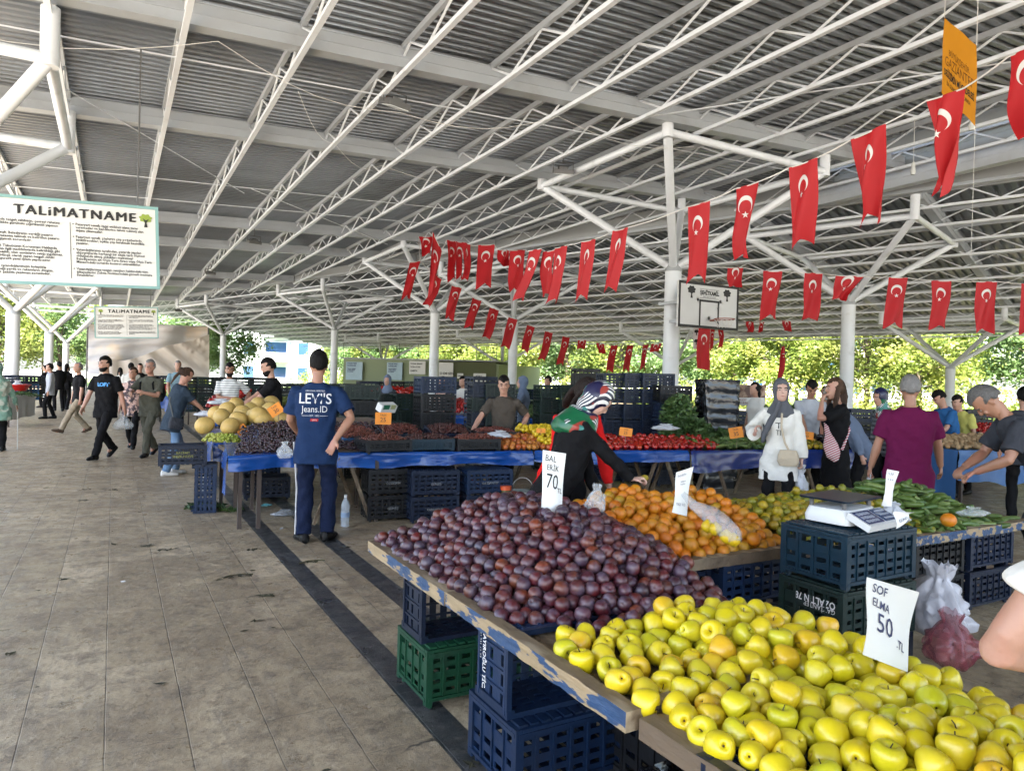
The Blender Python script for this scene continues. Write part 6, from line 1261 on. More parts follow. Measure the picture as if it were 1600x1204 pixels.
        if not (low or skirt):
            hip, kn, an = J['hip'+n], J['kn'+n], J['an'+n]; limb(g, [hip, kn+(hip-kn)*.5, kn, kn+(an-kn)*.3, an], [.075, .062, .046, .048, .032], 12)
            ft = an-np.array([0, 0, .05*k]); limb(g, [ft-J['ftdir'+n]*.04*k, ft+J['ftdir'+n]*.12*k], [.032, .028], 8)
    me = solid(g, vox if not far else .014, 2, .5); me.name = 'body'; me.materials.append(M[skin]); body = put('body', me, None, t)
    if not far:
        g = MB()
        for s in (-1, 1): g.sphere(hp0((s*.033, .0885, .008)), (.0120*k, .007*k, .0052*k), 10, rot=HR)
        put('eyes', g, M['eye_white'], t); g = MB()
        for s in (-1, 1): g.sphere(hp0((s*.033, .0945, .008)), (.0072*k, .0040*k, .0060*k), 8, rot=HR)
        put('irises', g, M['eye_dark'], t); g = MB()
        for s in (-1, 1): g.path([hp0((s*.014, .099, .028)), hp0((s*.034, .097, .034)), hp0((s*.054, .082, .028))], [.0045*k, .0062*k, .003*k], 6)
        if hairtype not in ('hijab', 'none'): put('eyebrows', g, M[hair], t)
        else: put('eyebrows', g, M['hair_dark'], t)
        g = MB(); g.path([hp0((-.024, .088, -.062)), hp0((0, .0985, -.060)), hp0((.024, .088, -.062))], [.002*k, .0055*k, .002*k], 8); put('lips', g, M['lip'], t)
    # --- hair
    def cap(f, r=1.0, n=36):
        g = MB(); V = []
        for i in range(n//2+1):
            th = PI*i/(n//2)
            for j in range(n):
                a = 2*PI*j/n; d = np.array([math.sin(th)*math.cos(a), math.sin(th)*math.sin(a), math.cos(th)]); q = f(d); V.append(hp0(np.array([0, -.008, .02])+d*np.array([.079, .103, .112])*q*r))
        F_ = [(i*n+j, (i+1)*n+j, (i+1)*n+(j+1) % n, i*n+(j+1) % n) for i in range(n//2) for j in range(n)]; g.add(V, F_); return g
    rn = random.Random(seed*13); 
    if hairtype in ('short', 'bald', 'long', 'bun', 'crop'):
        front = {'short': .28, 'crop': .42, 'bald': .62, 'long': .34, 'bun': .36}[hairtype]; th = {'short': 1.10, 'crop': 1.13, 'bald': 1.08, 'long': 1.10, 'bun': 1.09}[hairtype]
        def f(d):
            x, y, z = d; face = y > .05 and z < front+.25*abs(x) and abs(x) < .93
            side_ = z < -.12-.25*(y < -.3) and (hairtype in ('short', 'crop', 'bald')) and y > -.75
            nape = z < -.62
            nz_ = .018*math.sin(x*23+y*17+z*19)+.012*math.sin(x*41-z*37)
            if face or side_ or nape: return .86
            return th+nz_+(.05*max(0, z)*(hairtype == 'short'))
        g = cap(f)
        if hairtype == 'long':
            for s in (-1, 1): limb(g, [hp0((s*.068, -.01, .03)), hp0((s*.082, .005, -.06)), hp0((s*.080, .02, -.15)), hp0((s*.075, .035, -.25))], [.028, .032, .030, .012], 10, .7)
            limb(g, [hp0((0, -.07, .04)), hp0((0, -.09, -.08)), hp0((0, -.085, -.19)), hp0((0, -.08, -.27))], [.06, .07, .07, .03], 12, .5)
        if hairtype == 'bun': g.sphere(hp0((0, -.125, .03)), .036*k, 12); 
        if hairtype == 'bun' and fem: limb(g, [hp0((0, -.10, 0)), hp0((.01, -.12, -.12)), hp0((.02, -.10, -.26))], [.035, .035, .012], 10, .6)
        me = solid(g, .008 if not far else .012, 1, .5, 0, 0, lambda co, no: co+no*(.0022*np.sin(co[:, 0]*310+co[:, 1]*180+9*np.sin(co[:, 2]*35)))[:, None] if not far else co); me.materials.append(M[hair]); put('hair', me, None, t)
    if beard:
        g = MB(); g.loft([(hp0((0, yc, z)), HR@np.array([a*k, 0, 0]), HR@np.array([0, b*k, 0])) for z, yc, a, b in ((-.134, .050, .026, .022), (-.115, .045, .048, .046), (-.088, .033, .061, .064), (-.062, .022, .066, .074), (-.040, .012, .0665, .040))], 20)
        me = solid(g, .007, 1); me.materials.append(M[hair]); put('beard', me, None, t)
    if hairtype == 'hijab':
        def f(d):
            x, y, z = d; return .84 if (y > .25 and z < .52-.2*abs(x) and abs(x) < .62) else 1.16+.012*math.sin(z*20+x*9)
        g = cap(f); 
        g.loft([(hp0((0, -.008, -.02)), HR@np.array([.088*k, 0, 0]), HR@np.array([0, .085*k, 0])), (hp0((0, -.005, -.11)), HR@np.array([.078*k, 0, 0]), HR@np.array([0, .080*k, 0])), (T((0, .01, .53)), X*.12, Y*.10), (T((0, .01, .47)), X*.165, Y*.125), (T((0, .015, .41)), X*.13, Y*.125)], 22)
        # open the face again by keeping the scarf under the chin only
        me = solid(g, .009, 2, .5, .0035, seed); me.materials.append(M[scarf or 'c_greyscarf']); put('headscarf', me, None, t)
        g = MB(); g.loft([(hp0((0, .050, z)), HR@np.array([a*k, 0, 0]), HR@np.array([0, b*k, 0])) for z, a, b in ((-.115, .028, .040), (-.09, .046, .054), (-.05, .056, .062), (0, .060, .060), (.05, .058, .052), (.072, .040, .036))], 20); g.loft([(hp0((0, .106, .016)), HR@np.array([.007*k, 0, 0]), HR@np.array([0, .012*k, 0])), (hp0((0, .118, -.022)), HR@np.array([.013*k, 0, 0]), HR@np.array([0, .014*k, 0])), (hp0((0, .106, -.034)), HR@np.array([.008*k, 0, 0]), HR@np.array([0, .008*k, 0]))], 10); g.sphere(hp0((0, .096, -.064)), (.022*k, .013*k, .012*k), 10, rot=HR)
        me = solid(g, .006, 2); me.materials.append(M[skin]); put('face', me, None, t)
        for o in [c for c in C.objects if c.parent == t and c.name.split('.')[0] in ('eyes', 'irises', 'eyebrows', 'lips')]: o.location = tuple((HR@np.array([0, .0175, 0]))*k)
    # --- shirt
    if shirt:
        g = MB(); g.loft(torso(.017, hem, .55, .006+hem*.34), 24)
        for s, n in ((1, 'R'), (-1, 'L')):
            sh, el, wr = J['sh'+n], J['el'+n], J['wr'+n]; a0 = T((s*(sw-.075), 0, .455))
            if sleeve == 'short': limb(g, [a0, sh, sh+(el-sh)*.4*slen/.78, sh+(el-sh)*slen], [.062, sh_r+.014, sh_r+.017, sh_r+.021], 16)
            elif sleeve == 'long': limb(g, [a0, sh, (sh+el)/2, el, (el+wr)/2, wr-nrm(wr-el)*.01*k], [.062, sh_r+.013, sh_r+.014, el_r+.018, fo_r+.012, wr_r+.014], 16)
            elif sleeve == 'wide': limb(g, [a0, sh, (sh+el)/2, el, (el+wr)/2, wr-nrm(wr-el)*.02*k], [.062, sh_r+.018, sh_r+.022, el_r+.034, fo_r+.040, wr_r+.058], 16)
        me = solid(g, vox, 2 if vox < .012 else 1, .5, .0075 if not far else 0, seed); me.materials.append(M[shirt]); put('shirt', me, None, t)
    if pants and not low:
        g = MB(); g.loft([(pel+np.array([0, 0, z*k]), X*[1, 1, 0]*(a), Y*[1, 1, 0]/max(.3, np.linalg.norm((Y*[1, 1, 0])))*k*b, .9) for z, a, b in ((.07, hw-.016, .098), (0, hw-.006, .106), (-.08, hw+.004, .112), (-.13, hw-.01, .10))], 22)
        for s, n in ((1, 'R'), (-1, 'L')):
            hip, kn, an = J['hip'+n], J['kn'+n], J['an'+n]; w_ = {'c_trk': .012, 'c_black': .004}.get(pants, .008); limb(g, [hip, kn+(hip-kn)*.55, kn, kn+(an-kn)*.5, an+(kn-an)*.02+[0, 0, -.02*k]], [.084*min(1.1, bulk), .080, .063+w_, .060+w_, .056+w_], 16)
        me = solid(g, vox, 2, .5, .0075 if not far else 0, seed+5); me.materials.append(M[pants]); put('trousers', me, None, t)
    if skirt:
        zb = skirt[1]; g = MB(); g.loft([(pel+np.array([0, 0, .09*k]), X*[1, 1, 0]*(hw+.0), Y*[1, 1, 0]*.115), (pel+np.array([0, 0, -.1*k]), X*[1, 1, 0]*(hw+.03), Y*[1, 1, 0]*.14), (np.array([*(pel[:2]*.5), zb+.3]), X*[1, 1, 0]*.20, Y*[1, 1, 0]*.18), (np.array([*(pel[:2]*.3), zb]), X*[1, 1, 0]*.23, Y*[1, 1, 0]*.21)], 26)
        me = solid(g, vox+.003, 1, .5, .008, seed+3); me.materials.append(M[skirt[0]]); put('skirt', me, None, t)
    if not low:
        for s, n in ((1, 'R'), (-1, 'L')):
            an, fd = J['an'+n], J['ftdir'+n]; sd = np.array([fd[1], -fd[0], 0]); pz = J['ftp'+n]; up = np.array([0, 0, 1.]); b = an-np.array([0, 0, .085*k]); fd2 = fd*math.cos(pz)-up*math.sin(pz); up2 = up*math.cos(pz)+fd*math.sin(pz); b = an-up2*.085*k
            g = MB(); g.loft([(b-fd2*.075*k+up2*.045*k, sd*.020*k, up2*.030*k), (b-fd2*.06*k+up2*.048*k, sd*.038*k, up2*.048*k), (b+up2*.055*k, sd*.044*k, up2*.055*k), (b+fd2*.07*k+up2*.042*k, sd*.048*k, up2*.042*k), (b+fd2*.13*k+up2*.033*k, sd*.049*k, up2*.033*k), (b+fd2*.17*k+up2*.027*k, sd*.036*k, up2*.027*k), (b+fd2*.19*k+up2*.022*k, sd*.012*k, up2*.016*k)], 16)
            put('shoe', g, M[shoes], t)
    J.update(nb=nb, hc=hc, T=T, HR=HR, hp0=hp0, k=k, RL=RL, t=t, X=X, Y=Y, Z=Z); return J
def onsurf(J, partname, lines, m, origin, dirn, Xd, Yd, off=.004, rects=()):
    """prints lettering on a garment: each point is cast onto the cloth"""
    from mathutils.bvhtree import BVHTree
    o = [c for c in C.objects if c.parent == J['t'] and c.name.split('.')[0] == partname][0]; me = o.data; bv = BVHTree.FromPolygons([v.co for v in me.vertices], [p.vertices for p in me.polygons]); g = MB(); Xd, Yd, dirn = np.array(Xd, float), np.array(Yd, float), np.array(dirn, float)
    def cast(P):
        r = bv.ray_cast(Vector(P-dirn*.6), Vector(dirn)); return np.array(r[0])-dirn*off if r[0] is not None else P
    def add(V, Fc):
        V = [np.array(q) for q in V]; Fn = []
        for f in Fc: Fn.append(f)
        g.add([cast(origin+Xd*a[0]+Yd*a[1]) for a in V], Fn)
    for s_, x, y, sz, sx, bold in lines:
        vv, ff = text_mb(s_, sz, 'CENTER', bold, sx, res=3); add([(a[0]+x, a[1]+y) for a in vv], ff)
    for x0, y0, x1, y1 in rects:
        n = 6; add([(x0+(x1-x0)*i/n, y) for i in range(n+1) for y in (y0, y1)], [(2*i, 2*i+1, 2*i+3, 2*i+2) for i in range(n)])
    bm_ = g.mesh('print', smooth=False); bm_.materials.append(M[m]); return put('print', bm_, None, J['t'])
def face_to(x, y, z=0): p = G(x, y, z); return p
def heading(loc, ang): return ang
def vdir(loc):  # angle of the sight line to this spot
    return math.atan2(loc[1], loc[0])-PI/2
def bagh(J, side, label, size, mt='white_bag', seed=1, cat='bag'):
    w_ = np.array(J['t'].matrix_basis@Vector(J['wr'+side])); bag('carrier_bag', label, w_-np.array([0, 0, size[2]*1.12+.07]), size, M[mt], seed, cat)
# 1 dark haired man seen from behind at the corner table
p = G(490, 846, 0); vd = vdir(p)
J = person('man seen from behind in navy printed t-shirt and striped navy track pants', (p[0], p[1], 0), vd-.16, 1.77, shirt='c_navy', pants='c_trk', hairtype='short', vox=.009, hem=.03, skin='skin_tan', seed=1,
   arms={'R': ((.20, -.17, .97), (1, .15, .0)), 'L': ((-.20, .26, .98), (-.6, -1, 0))}, hands={'R': {'dir': (-.35, -.12, -.9), 'palm': (-.3, -.9, 0), 'curl': .25}}, legs={'R': ((.11, .06, 0), None, (.3, 1)), 'L': ((-.09, -.03, 0), None, (-.5, .85))}, head=(.25, -.02, 0), bulk=1.1, shoes='c_shoe')
T = J['T']; o_ = T((0, -.3, .0)); onsurf(J, 'shirt', [("LEVI'S", 0, .365, .135, .90, .0012), ("Jeans.ID", 0, .285, .085, .85, 0), ("EST. 1853", 0, .245, .022, 1, 0), ("ORIGINAL RIVETED", 0, .475, .020, 1, 0)], 'white_cloth', o_, (0, 1, 0), (1, 0, 0), (0, 0, 1), rects=((-.12, .25, -.05, .253), (.05, .25, .12, .253)))
onsurf(J, 'shirt', [], 'red_cloth', o_, (0, 1, 0), (1, 0, 0), (0, 0, 1), rects=((-.035, .200, .035, .225),)); onsurf(J, 'shirt', [("LEVI'S", 0, .206, .018, 1, 0)], 'white_cloth', o_, (0, 1, 0), (1, 0, 0), (0, 0, 1), off=.006)
g = MB()
for dz in (-.014, .014):
    pts = []
    hip, kn, an = J['hipL'], J['knL'], J['anL']
    for q, r in ((hip+[0, 0, .02], .112), (kn+(hip-kn)*.5, .096), (kn, .083), (kn+(an-kn)*.5, .079), (an+[0, 0, 0], .075)): pts.append(q+np.array([-r*.96+abs(dz)*.1, -.05*0+dz-.018, 0]))
    g.path(pts, .0055, 6)
put('side_stripe', g, M['white_cloth'], J['t'])
bag('plastic_bag', 'clear bag hanging at the left side of the man in the navy t-shirt', np.array([p[0], p[1], 0])+np.array([-.26, .10, .78]), (.07, .05, .16), M['clear_bag'], 11, knot=False)
# 2 walking man in black t-shirt
def walker(label, x, y, dirang, H, **k):
    p = G(x, y, 0); return person(label, (p[0], p[1], 0), dirang, H, **k), p
L_ = {'L': ((-.08, .36, 0), None, (-.1, 1), -.0), 'R': ((.09, -.30, .06), None, (.1, 1), .55)}
J, p = walker('bearded man in black t-shirt with blue logo walking towards the left', 163, 716, PI*.80, 1.80, shirt='c_black', pants='c_black', hairtype='short', beard=True, vox=.012, legs={'L': ((-.07, .33, .0), None, (-.05, 1), -.05), 'R': ((.09, -.34, .07), (0, 1, .1), (.1, 1), .6), 'drop': .03}, arms={'L': ((-.30, -.08, .84), (-.5, -1, 0)), 'R': ((.28, .18, .86), (.4, -1, 0))}, seed=2, hem=.03, head=(-.3, .05, 0), bulk=1.08)
T = J['T']; onsurf(J, 'shirt', [("LOFT", .04, .35, .085, 1, .005)], 'blue_print' if 'blue_print' in M else M.setdefault('blue_print', mat('blue_print', (.05, .32, .75), .5)) and 'blue_print', T((0, .3, 0)), (0, -1, 0), (-1, 0, 0), (0, 0, 1))
bagh(J, 'L', 'bulging clear shopping bag with fruit carried by the man in black', (.15, .11, .26), 'clear_bag', 12)
# 3 grey haired man behind him
walker('bald greying man in black shirt and beige trousers striding off left', 122, 676, PI*.62, 1.74, shirt='c_black', pants='c_beige', hairtype='bald', hair='hair_grey', vox=.014, legs={'L': ((-.08, .42, 0), None, (0, 1), -.25), 'R': ((.08, -.25, .03), None, (0, 1), .4), 'drop': .05}, seed=3, hem=.02, shoes='c_shoe_brown', head=(.1, .1, 0), far=False)
# 4 woman in floral blouse
walker('short haired woman in salmon floral blouse walking behind the man in black', 206, 700, PI*.92, 1.60, female=True, bulk=1.15, shirt='c_floral', pants='c_black', hairtype='crop', hair='hair_brown', vox=.013, legs={'L': ((-.07, .2, 0), None), 'R': ((.07, -.22, .04), None, (0, 1), .4)}, seed=4, hem=.06, head=(-.4, 0, 0))
# 5 grey polo man with backpack
J, p = walker('grey haired man with glasses in olive grey polo and trousers, dark backpack', 233, 712, PI*.80, 1.76, shirt='c_olive', pants='c_olive', hairtype='crop', hair='hair_grey', vox=.012, bulk=1.12, belly=.03, legs={'L': ((-.08, .22, 0), None), 'R': ((.09, -.32, .05), None, (0, 1), .5), 'drop': .02}, arms={'L': ((-.08, .30, 1.16), (-.6, -1, -.5)), 'R': ((.16, .34, 1.14), (.8, -.6, -.5))}, seed=5, hem=.02, head=(.1, 0, 0))
g = MB(); T = J['T']; g.loft([(T((0, -.16, .08)), J['X']*.12, J['Y']*.05, .5), (T((0, -.19, .2)), J['X']*.15, J['Y']*.08, .5), (T((0, -.18, .40)), J['X']*.13, J['Y']*.07, .5), (T((0, -.15, .47)), J['X']*.06, J['Y']*.03, .6)], 16)
for s in (-1, 1): g.path([T((s*.10, -.13, .45)), T((s*.12, 0, .53)), T((s*.12, .125, .42)), T((s*.13, .10, .25)), T((s*.12, -.1, .15))], .016, 6)
put('backpack', g, M['c_black'], J['t']); g = MB()
for s in (-1, 1): g.path([J['hp0']((s*.034+.02*math.cos(a), .104, .008+.016*math.sin(a))) for a in np.linspace(0, 2*PI, 13)], .002, 4)
g.tube(J['hp0']((-.014, .106, .01)), J['hp0']((.014, .106, .01)), .002, n=4); put('glasses', g, M['eye_dark'], J['t'])
# 6 woman in denim blue
p = G(268, 742, 0); J = person('woman with tied blond brown hair in dark blue top and jeans picking produce', (p[0], p[1], 0), -PI*.42, 1.63, female=True, lean=.22, bulk=1.12, shirt='c_denim_shirt', pants='c_jeans', hairtype='bun', hair='hair_brown', vox=.012, arms={'R': ((.12, .52, .98), (.5, -.3, -1)), 'L': ((-.12, .56, 1.03), (-.5, -.3, -1))}, legs={'L': ((-.09, .08, 0), None), 'R': ((.10, -.12, 0), None)}, seed=6, hem=.05, head=(0, .45, 0), shoes='c_shoe_white')
g = MB(); T = J['T']; g.path([T((-.10, .10, .50)), T((0, .155, .30)), T((.13, .12, .08)), T((.17, 0, -.02))], .010, 6); g.path([T((-.10, .10, .50)), T((-.04, -.10, .50)), T((.08, -.14, .25)), T((.17, -.05, 0))], .010, 6); put('bag_strap', g, M['c_greypant'], J['t'])
g = MB(); g.loft([(T((.20, .0, -.17)), J['X']*.04, J['Y']*.10, .5), (T((.21, 0, -.08)), J['X']*.05, J['Y']*.11, .5), (T((.20, 0, .01)), J['X']*.04, J['Y']*.10, .5)], 14); put('shoulder_bag', g, M['c_charcoal'], J['t'])
# 7 striped seller
def seller(label, x, ytop, dep, rz, H, **k):
    top = D(x, ytop, dep); z0 = top[2]-H; return person(label, (top[0], top[1], max(0, z0)), rz, H, **k)
seller('dark haired seller in black and white striped t-shirt with arms folded', 359, 573, 13.2, PI+vdir(D(359, 590, 13.2)), 1.72, shirt='c_stripe_h', pants='c_black', vox=.013, beard=True, arms={'R': ((-.02, .22, 1.12), (.9, -.2, -.8)), 'L': ((-.28, .02, 1.0), (-1, -.8, -.2))}, seed=7, skin='skin_tan')
seller('bearded seller in black t-shirt reaching to the left behind the melons', 431, 565, 10.6, PI*.5+vdir(D(431, 590, 10.6))+.1, 1.78, shirt='c_black', pants='c_black', vox=.011, beard=True, arms={'R': ((.08, .50, 1.02), (.5, -.5, -1)), 'L': ((-.12, .46, .98), (-.5, -.5, -1))}, lean=.10, head=(0, .15, 0), seed=8)
seller('boy in plain brown t-shirt leaning one hand on the crates, looking aside', 788, 595, 9.35, PI+vdir(D(788, 600, 9.35))-.1, 1.60, shirt='c_brown', pants='c_black', vox=.009, arms={'R': ((.42, .30, .96), (.9, -.4, .3)), 'L': ((-.24, -.14, .98), (-1, -.5, .1))}, seed=9, lean=.06, head=(.12, .12, 0), skin='skin', hands={'R': {'curl': .6, 'palm': (0, 0, -1), 'dir': (.3, .8, -.3)}})
# 10 headscarf woman bending over the oranges
q = D(866, 720, 4.95)
J = person('stooping woman in black with colourful striped silk headscarf reaching over the oranges', (q[0], q[1], 0), -PI/2+vdir(q)+.10, 1.62, female=True, bulk=1.42, lean=.40, shirt='c_black', sleeve='long', pants='c_black', hairtype='hijab', scarf='c_scarf', skin='skin_pale', vox=.009, arms={'R': ((.12, .62, .93), (.6, -.2, -1)), 'L': ((-.10, .35, .80), (-.6, -.3, -.6))}, hands={'R': {'curl': 1.0, 'palm': (0, .3, -1), 'dir': (0, 1, .15)}}, head=(0, .50, 0), hem=.10, seed=10, belly=.03)
o = bpy.data.objects.new('orange', SH['mandarin', 2]); C.objects.link(o); hw_ = np.array(J['t'].matrix_basis@Vector(J['wrR'])); o.location = hw_+np.array([.09, -.03, .01]); o.scale = (.75,)*3; tag(o, 'small mandarin held in the fist of the stooping woman', 'mandarin')
g = MB(); T = J['T']; g.loft([(T((0, -.01, .60)), J['X']*.10, J['Y']*.11), (T((0, -.015, .52)), J['X']*.17, J['Y']*.145), (T((0, -.03, .46)), J['X']*.225, J['Y']*.165), (T((0, -.06, .40)), J['X']*.20, J['Y']*.14), (T((0, -.08, .36)), J['X']*.12, J['Y']*.10)], 24)
me = solid(g, .012, 2, .5, .006, 4); me.materials.append(M['c_scarf']); put('scarf_drape', me, None, J['t'])
# 11 woman in red behind her
q = D(880, 640, 5.35)
J = person('dark haired woman in bright red top bending behind the black dressed woman', (q[0]+.12, q[1]+.16, 0), PI+vdir(q)+.45, 1.68, female=True, bulk=1.08, lean=.50, shirt='c_red', sleeve='long', pants='c_black', hairtype='long', hair='hair_dark', vox=.011, arms={'R': ((.20, .42, .72), (.6, -.4, -.6)), 'L': ((-.20, .46, .74), (-.6, -.4, -.6))}, head=(.3, .4, 0), hem=.08, seed=11)
# 12 woman in white with grey headscarf
q = G(1222, 815, 0); q = D(1220, 640, 7.55)
J = person('woman in loose white sweatshirt and grey headscarf with beige shoulder bag', (q[0], q[1], 0), PI+vdir(q)-.05, 1.63, female=True, bulk=1.05, shirt='c_white', sleeve='wide', pants='c_black', hairtype='hijab', scarf='c_greyscarf', skin='skin_pale', vox=.009, arms={'R': ((.26, .16, 1.14), (1, -.5, -1.2)), 'L': ((-.25, .06, .76), (-.9, -.4, 0))}, hem=.13, head=(.22, .0, 0), seed=12, hands={'L': {'curl': 1.2}, 'R': {'dir': (-.1, .2, 1), 'curl': .8}})
T = J['T']; g = MB(); g.path([T((-.02, .135, .46)), T((-.02, .165, .30)), T((-.06, .175, .14)), T((-.10, .165, .06))], .011, 6); g.path([T((-.02, .13, .46)), T((.02, -.02, .57)), T((.05, -.13, .40)), T((-.10, -.13, .1)), T((-.19, .02, .02))], .010, 6); put('bag_strap', g, M['c_bag_beige'], J['t'])
g = MB(); g.loft([(T((-.10, .175, -.12)), J['X']*.09, J['Y']*.025, .5), (T((-.10, .18, -.07)), J['X']*.115, J['Y']*.045, .45), (T((-.10, .18, .0)), J['X']*.11, J['Y']*.045, .45), (T((-.10, .175, .055)), J['X']*.085, J['Y']*.03, .5)], 22); put('shoulder_bag', g, M['c_bag_beige'], J['t'])
g = MB(); g.path([J['hp0']((.02, .06, -.12)), T((.05, .12, .46)), T((.10, .15, .36)), T((.16, .15, .22)), T((.18, .16, .12))], [.05*J['k'], .055, .06, .055, .03], 12, flat=.55); me = solid(g, .01, 1, .5, .004, 3); me.materials.append(M['c_greyscarf']); put('scarf_end', me, None, J['t'])
onsurf(J, 'shirt', [("T", 0, .27, .09, 1.3, 0), ("TI", .0, .20, .08, .8, 0)], 'ink', T((.01, .4, 0)), (0, -1, 0), (-1, 0, 0), (0, 0, 1)); bagh(J, 'L', 'white carrier bag hanging from the hand of the woman in white', (.085, .06, .26), 'white_bag', 13)
# 13 phone woman
q = D(1308, 640, 7.9)
J = person('long haired woman in long black dress talking on the phone', (q[0], q[1], 0), PI*.62+vdir(q), 1.66, female=True, shirt='c_black', sleeve='short', skirt=('c_black', .12), hairtype='long', hair='hair_brown', vox=.010, arms={'L': ((-.06, .20, 1.50), (-.5, .9, -.9)), 'R': ((.36, -.10, .92), (.9, -.5, .1))}, head=(.1, -.02, 0), seed=13, skin='skin', hands={'L': {'dir': (.1, -.3, 1), 'curl': 1.1, 'palm': (.3, -1, 0)}, 'R': {'curl': .4}})
g = MB(); g.box(J['wrL']+np.array([.05, -.06, .09]), (.012, .07, .14), rot3(.3, 0, 0)); put('phone', g, M['eye_dark'], J['t'])
T = J['T']; g = MB(); g.path([T((.10, .02, .54)), T((.02, .13, .42)), T((-.10, .15, .24)), T((-.17, .12, .08))], [.018, .022, .030, .055], 12, flat=.5); g.path([T((-.12, .13, .17)), T((-.17, .13, .07)), T((-.19, .10, -.03)), T((-.16, .05, -.10))], [.05, .085, .085, .04], 14, flat=.45); g.path([T((.10, .02, .54)), T((.06, -.09, .45)), T((-.06, -.12, .25)), T((-.17, .0, .02))], .018, 8); me = solid(g, .010, 2); me.materials.append(M['c_stripe_red']); put('shoulder_bag', me, None, J['t'])
# 14 man in purple polo from behind
q = D(1420, 700, 6.45)
J = person('grey haired man seen from behind in plum purple polo shirt and grey trousers', (q[0], q[1], 0), vdir(q)+.12, 1.68, shirt='c_purple', pants='c_greypant', hairtype='crop', hair='hair_grey', vox=.009, bulk=1.22, skin='skin_tan', arms={'L': ((-.33, .06, .82), (-.6, -1, 0)), 'R': ((.30, .22, .90), (.8, -.8, 0))}, hem=.04, seed=14, head=(-.06, .1, 0), hands={'L': {'curl': 1.1}})
g = MB(); T = J['T']; g.path([T((.075*math.cos(a), .01+.068*math.sin(a), .535+.012*math.sin(a))) for a in np.linspace(0, 2*PI, 17)], .016, 8); put('collar', g, M['c_purple'], J['t'])
bagh(J, 'L', 'white carrier bag in the left hand of the man in purple', (.08, .06, .24), 'white_bag', 14)
# 15 man in charcoal bending over the cucumbers
q = np.array([6.40, 2.74, 0])
J = person('short haired man in charcoal t-shirt bending over the cucumbers with both hands', (q[0], q[1], 0), PI*.5+vdir(q)+.35, 1.78, shirt='c_charcoal', pants='c_charcoal', hairtype='crop', hair='hair_salt', vox=.008, bulk=1.15, lean=.66, skin='skin_tan', arms={'L': ((-.12, .56, .93), (-.8, -.2, -.6)), 'R': ((.02, .60, .95), (.7, -.2, -.6))}, hem=.06, seed=15, head=(0, .42, 0), hands={'L': {'curl': .7, 'palm': (.2, 0, -1)}, 'R': {'curl': .7, 'palm': (-.2, 0, -1)}})
# 16 arm of the seller at the right edge
q = D(1562, 1005, 1.32); a_ = vdir(q)+.35; q = q-rot3(0, 0, a_)@np.array([-.33, -.03, 0])
J = person('seller at the right edge in white t-shirt, only a bare forearm in view', (q[0], q[1], 0), a_, 1.62, shirt='c_white', pants='c_black', hairtype='short', vox=.008, bulk=1.15, arms={'L': ((-.14, .17, 1.12), (-1, -.3, -.6)), 'R': ((.30, .1, 1.0), (.7, -.8, -.3))}, slen=.55, seed=16, skin='skin')
# 17 - 24 middle distance
seller('young seller in pale grey polo looking down behind the woman in white', 1264, 620, 10.6, PI+vdir(D(1264, 640, 10.6))+.2, 1.68, shirt='c_lightgrey', pants='c_black', vox=.012, lean=.2, head=(0, .4, 0), arms={'R': ((.1, .4, .95), (.6, -.5, -.5)), 'L': ((-.12, .4, .92), (-.6, -.5, -.5))}, seed=17, skin='skin_tan')
seller('woman in dark striped top and patterned headscarf behind the man in purple', 1391, 618, 9.6, PI*.75+vdir(D(1391, 640, 9.6)), 1.58, female=True, bulk=1.2, shirt='c_stripe_grey', sleeve='long', pants='c_black', hairtype='hijab', scarf='c_scarf', vox=.013, lean=.2, seed=18)
seller('stooping person in blue grey shirt left of the man in purple', 1352, 643, 9.2, PI*.55+vdir(D(1352, 660, 9.2)), 1.52, bulk=1.2, shirt='c_bluegrey', sleeve='long', pants='c_black', hairtype='bald', hair='hair_grey', vox=.014, lean=.55, seed=19, head=(0, .4, 0))
seller('seller in blue t-shirt bowed over the far right stall', 1490, 631, 10.6, PI*.7+vdir(D(1490, 650, 10.6)), 1.60, shirt='c_blue', pants='c_black', vox=.014, lean=.3, arms={'R': ((.1, .45, .98), (.6, -.5, -.5)), 'L': ((-.12, .45, .98), (-.6, -.5, -.5))}, seed=20, head=(0, .35, 0)); seller('person in yellow t-shirt beside the seller in blue', 1508, 648, 11.0, PI*.8+vdir(D(1508, 650, 11)), 1.52, shirt='c_yellow', pants='c_black', vox=.015, lean=.25, seed=21)
seller('person with dark backpack behind the man in charcoal', 1600, 640, 8.6, vdir(D(1600, 650, 8.6)), 1.62, shirt='c_charcoal', pants='c_black', vox=.014, seed=22)
q = G(-6, 705, 0); J = person('person in green patterned blouse at the left edge with a walking stick', (q[0], q[1], 0), vdir(q), 1.62, female=True, bulk=1.25, shirt='c_greenprint', sleeve='long', pants='c_black', hairtype='hijab', scarf='c_greenprint', vox=.013, hem=.14, seed=23, arms={'R': ((.34, .16, .86), (.6, -.8, 0))})
g = MB(); g.tube(J['wrR']+[.02, .04, -.02], (J['wrR'][0]+.03, J['wrR'][1]+.1, 0), .010, n=8); put('walking_stick', g, M['sign_white'], J['t'])
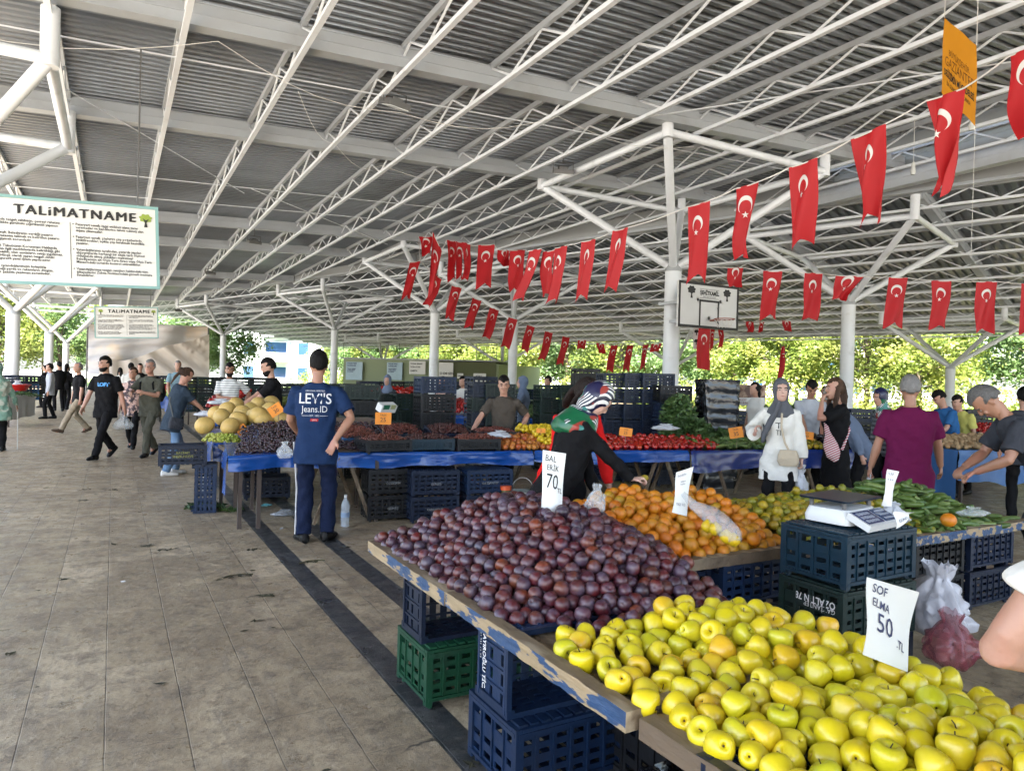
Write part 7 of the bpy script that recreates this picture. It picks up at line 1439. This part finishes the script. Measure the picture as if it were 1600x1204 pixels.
FARP = [('person in white coat at the far left stall', 79, 587, 22, 1.68, 'c_lightgrey', 'long', 'short', 'hair_black', PI*.5), ('dark dressed person beside the one in white at the left', 93, 573, 26, 1.78, 'c_black', 'long', 'short', 'hair_black', .3), ('second dark dressed person in the left group', 104, 577, 27, 1.72, 'c_black', 'long', 'long', 'hair_black', -.4), ('person in black behind the left group', 72, 580, 28, 1.65, 'c_black', 'long', 'short', 'hair_black', 1.), ('person in white t-shirt walking far off behind the man in black', 205, 573, 21, 1.75, 'c_white', 'short', 'short', 'hair_black', .1), ('woman with dark hair far off left of the white t-shirt', 188, 580, 26, 1.62, 'c_white', 'short', 'long', 'hair_black', .2), ('man in dark shirt far behind the floral blouse', 219, 572, 23, 1.76, 'c_black', 'short', 'crop', 'hair_black', PI),
  ('man in light blue shirt on the far stall left of the striped seller', 278, 565, 18, 1.70, 'c_teal_shirt', 'short', 'crop', 'hair_grey', PI), ('seller in white shirt before the green booth', 724, 594, 16, 1.60, 'c_white', 'short', 'short', 'hair_black', PI*.8), ('woman in blue headscarf right of the boy', 819, 599, 13.5, 1.62, 'c_bluegrey', 'long', 'hijab', 'hair_black', PI*.5), ('dark haired person behind the green crates', 858, 590, 17, 1.66, 'c_charcoal', 'short', 'short', 'hair_black', PI*.7), ('person in pink with white sleeves among far crates', 693, 598, 15.5, 1.58, 'c_floral', 'short', 'long', 'hair_dark', PI*.8), ('seller with dark hair in white far right of the wrapped crates', 1181, 621, 12.8, 1.62, 'c_white', 'short', 'bun', 'hair_black', PI*.7), ('person in grey hood before the booth', 606, 603, 15.5, 1.58, 'c_charcoal', 'short', 'hijab', 'hair_black', PI*.9), ('person in dark top right of the woman in white', 1290, 632, 11.6, 1.58, 'c_charcoal', 'short', 'crop', 'hair_black', PI)]
for i, (lb, x, yt, dp, H, sh, sl_, ht, hr, rz) in enumerate(FARP):
    q = D(x, yt, dp); person(lb, (q[0], q[1], max(0, min(.2, q[2]-H))), rz+vdir(q), H, female=ht in ('long', 'hijab', 'bun'), shirt=sh, sleeve=sl_, pants='c_black', hair=hr, hairtype=ht, scarf='c_bluegrey' if ht == 'hijab' else None, far=True, vox=.018, seed=40+i, legs={'L': ((-.09, .12, 0), None), 'R': ((.09, -.12, 0), None)}, arms={'R': ((.2, .28, .95), (.8, -.8, -.2)), 'L': ((-.22, .25, .9), (-.8, -.8, -.2))} if i % 2 else None)
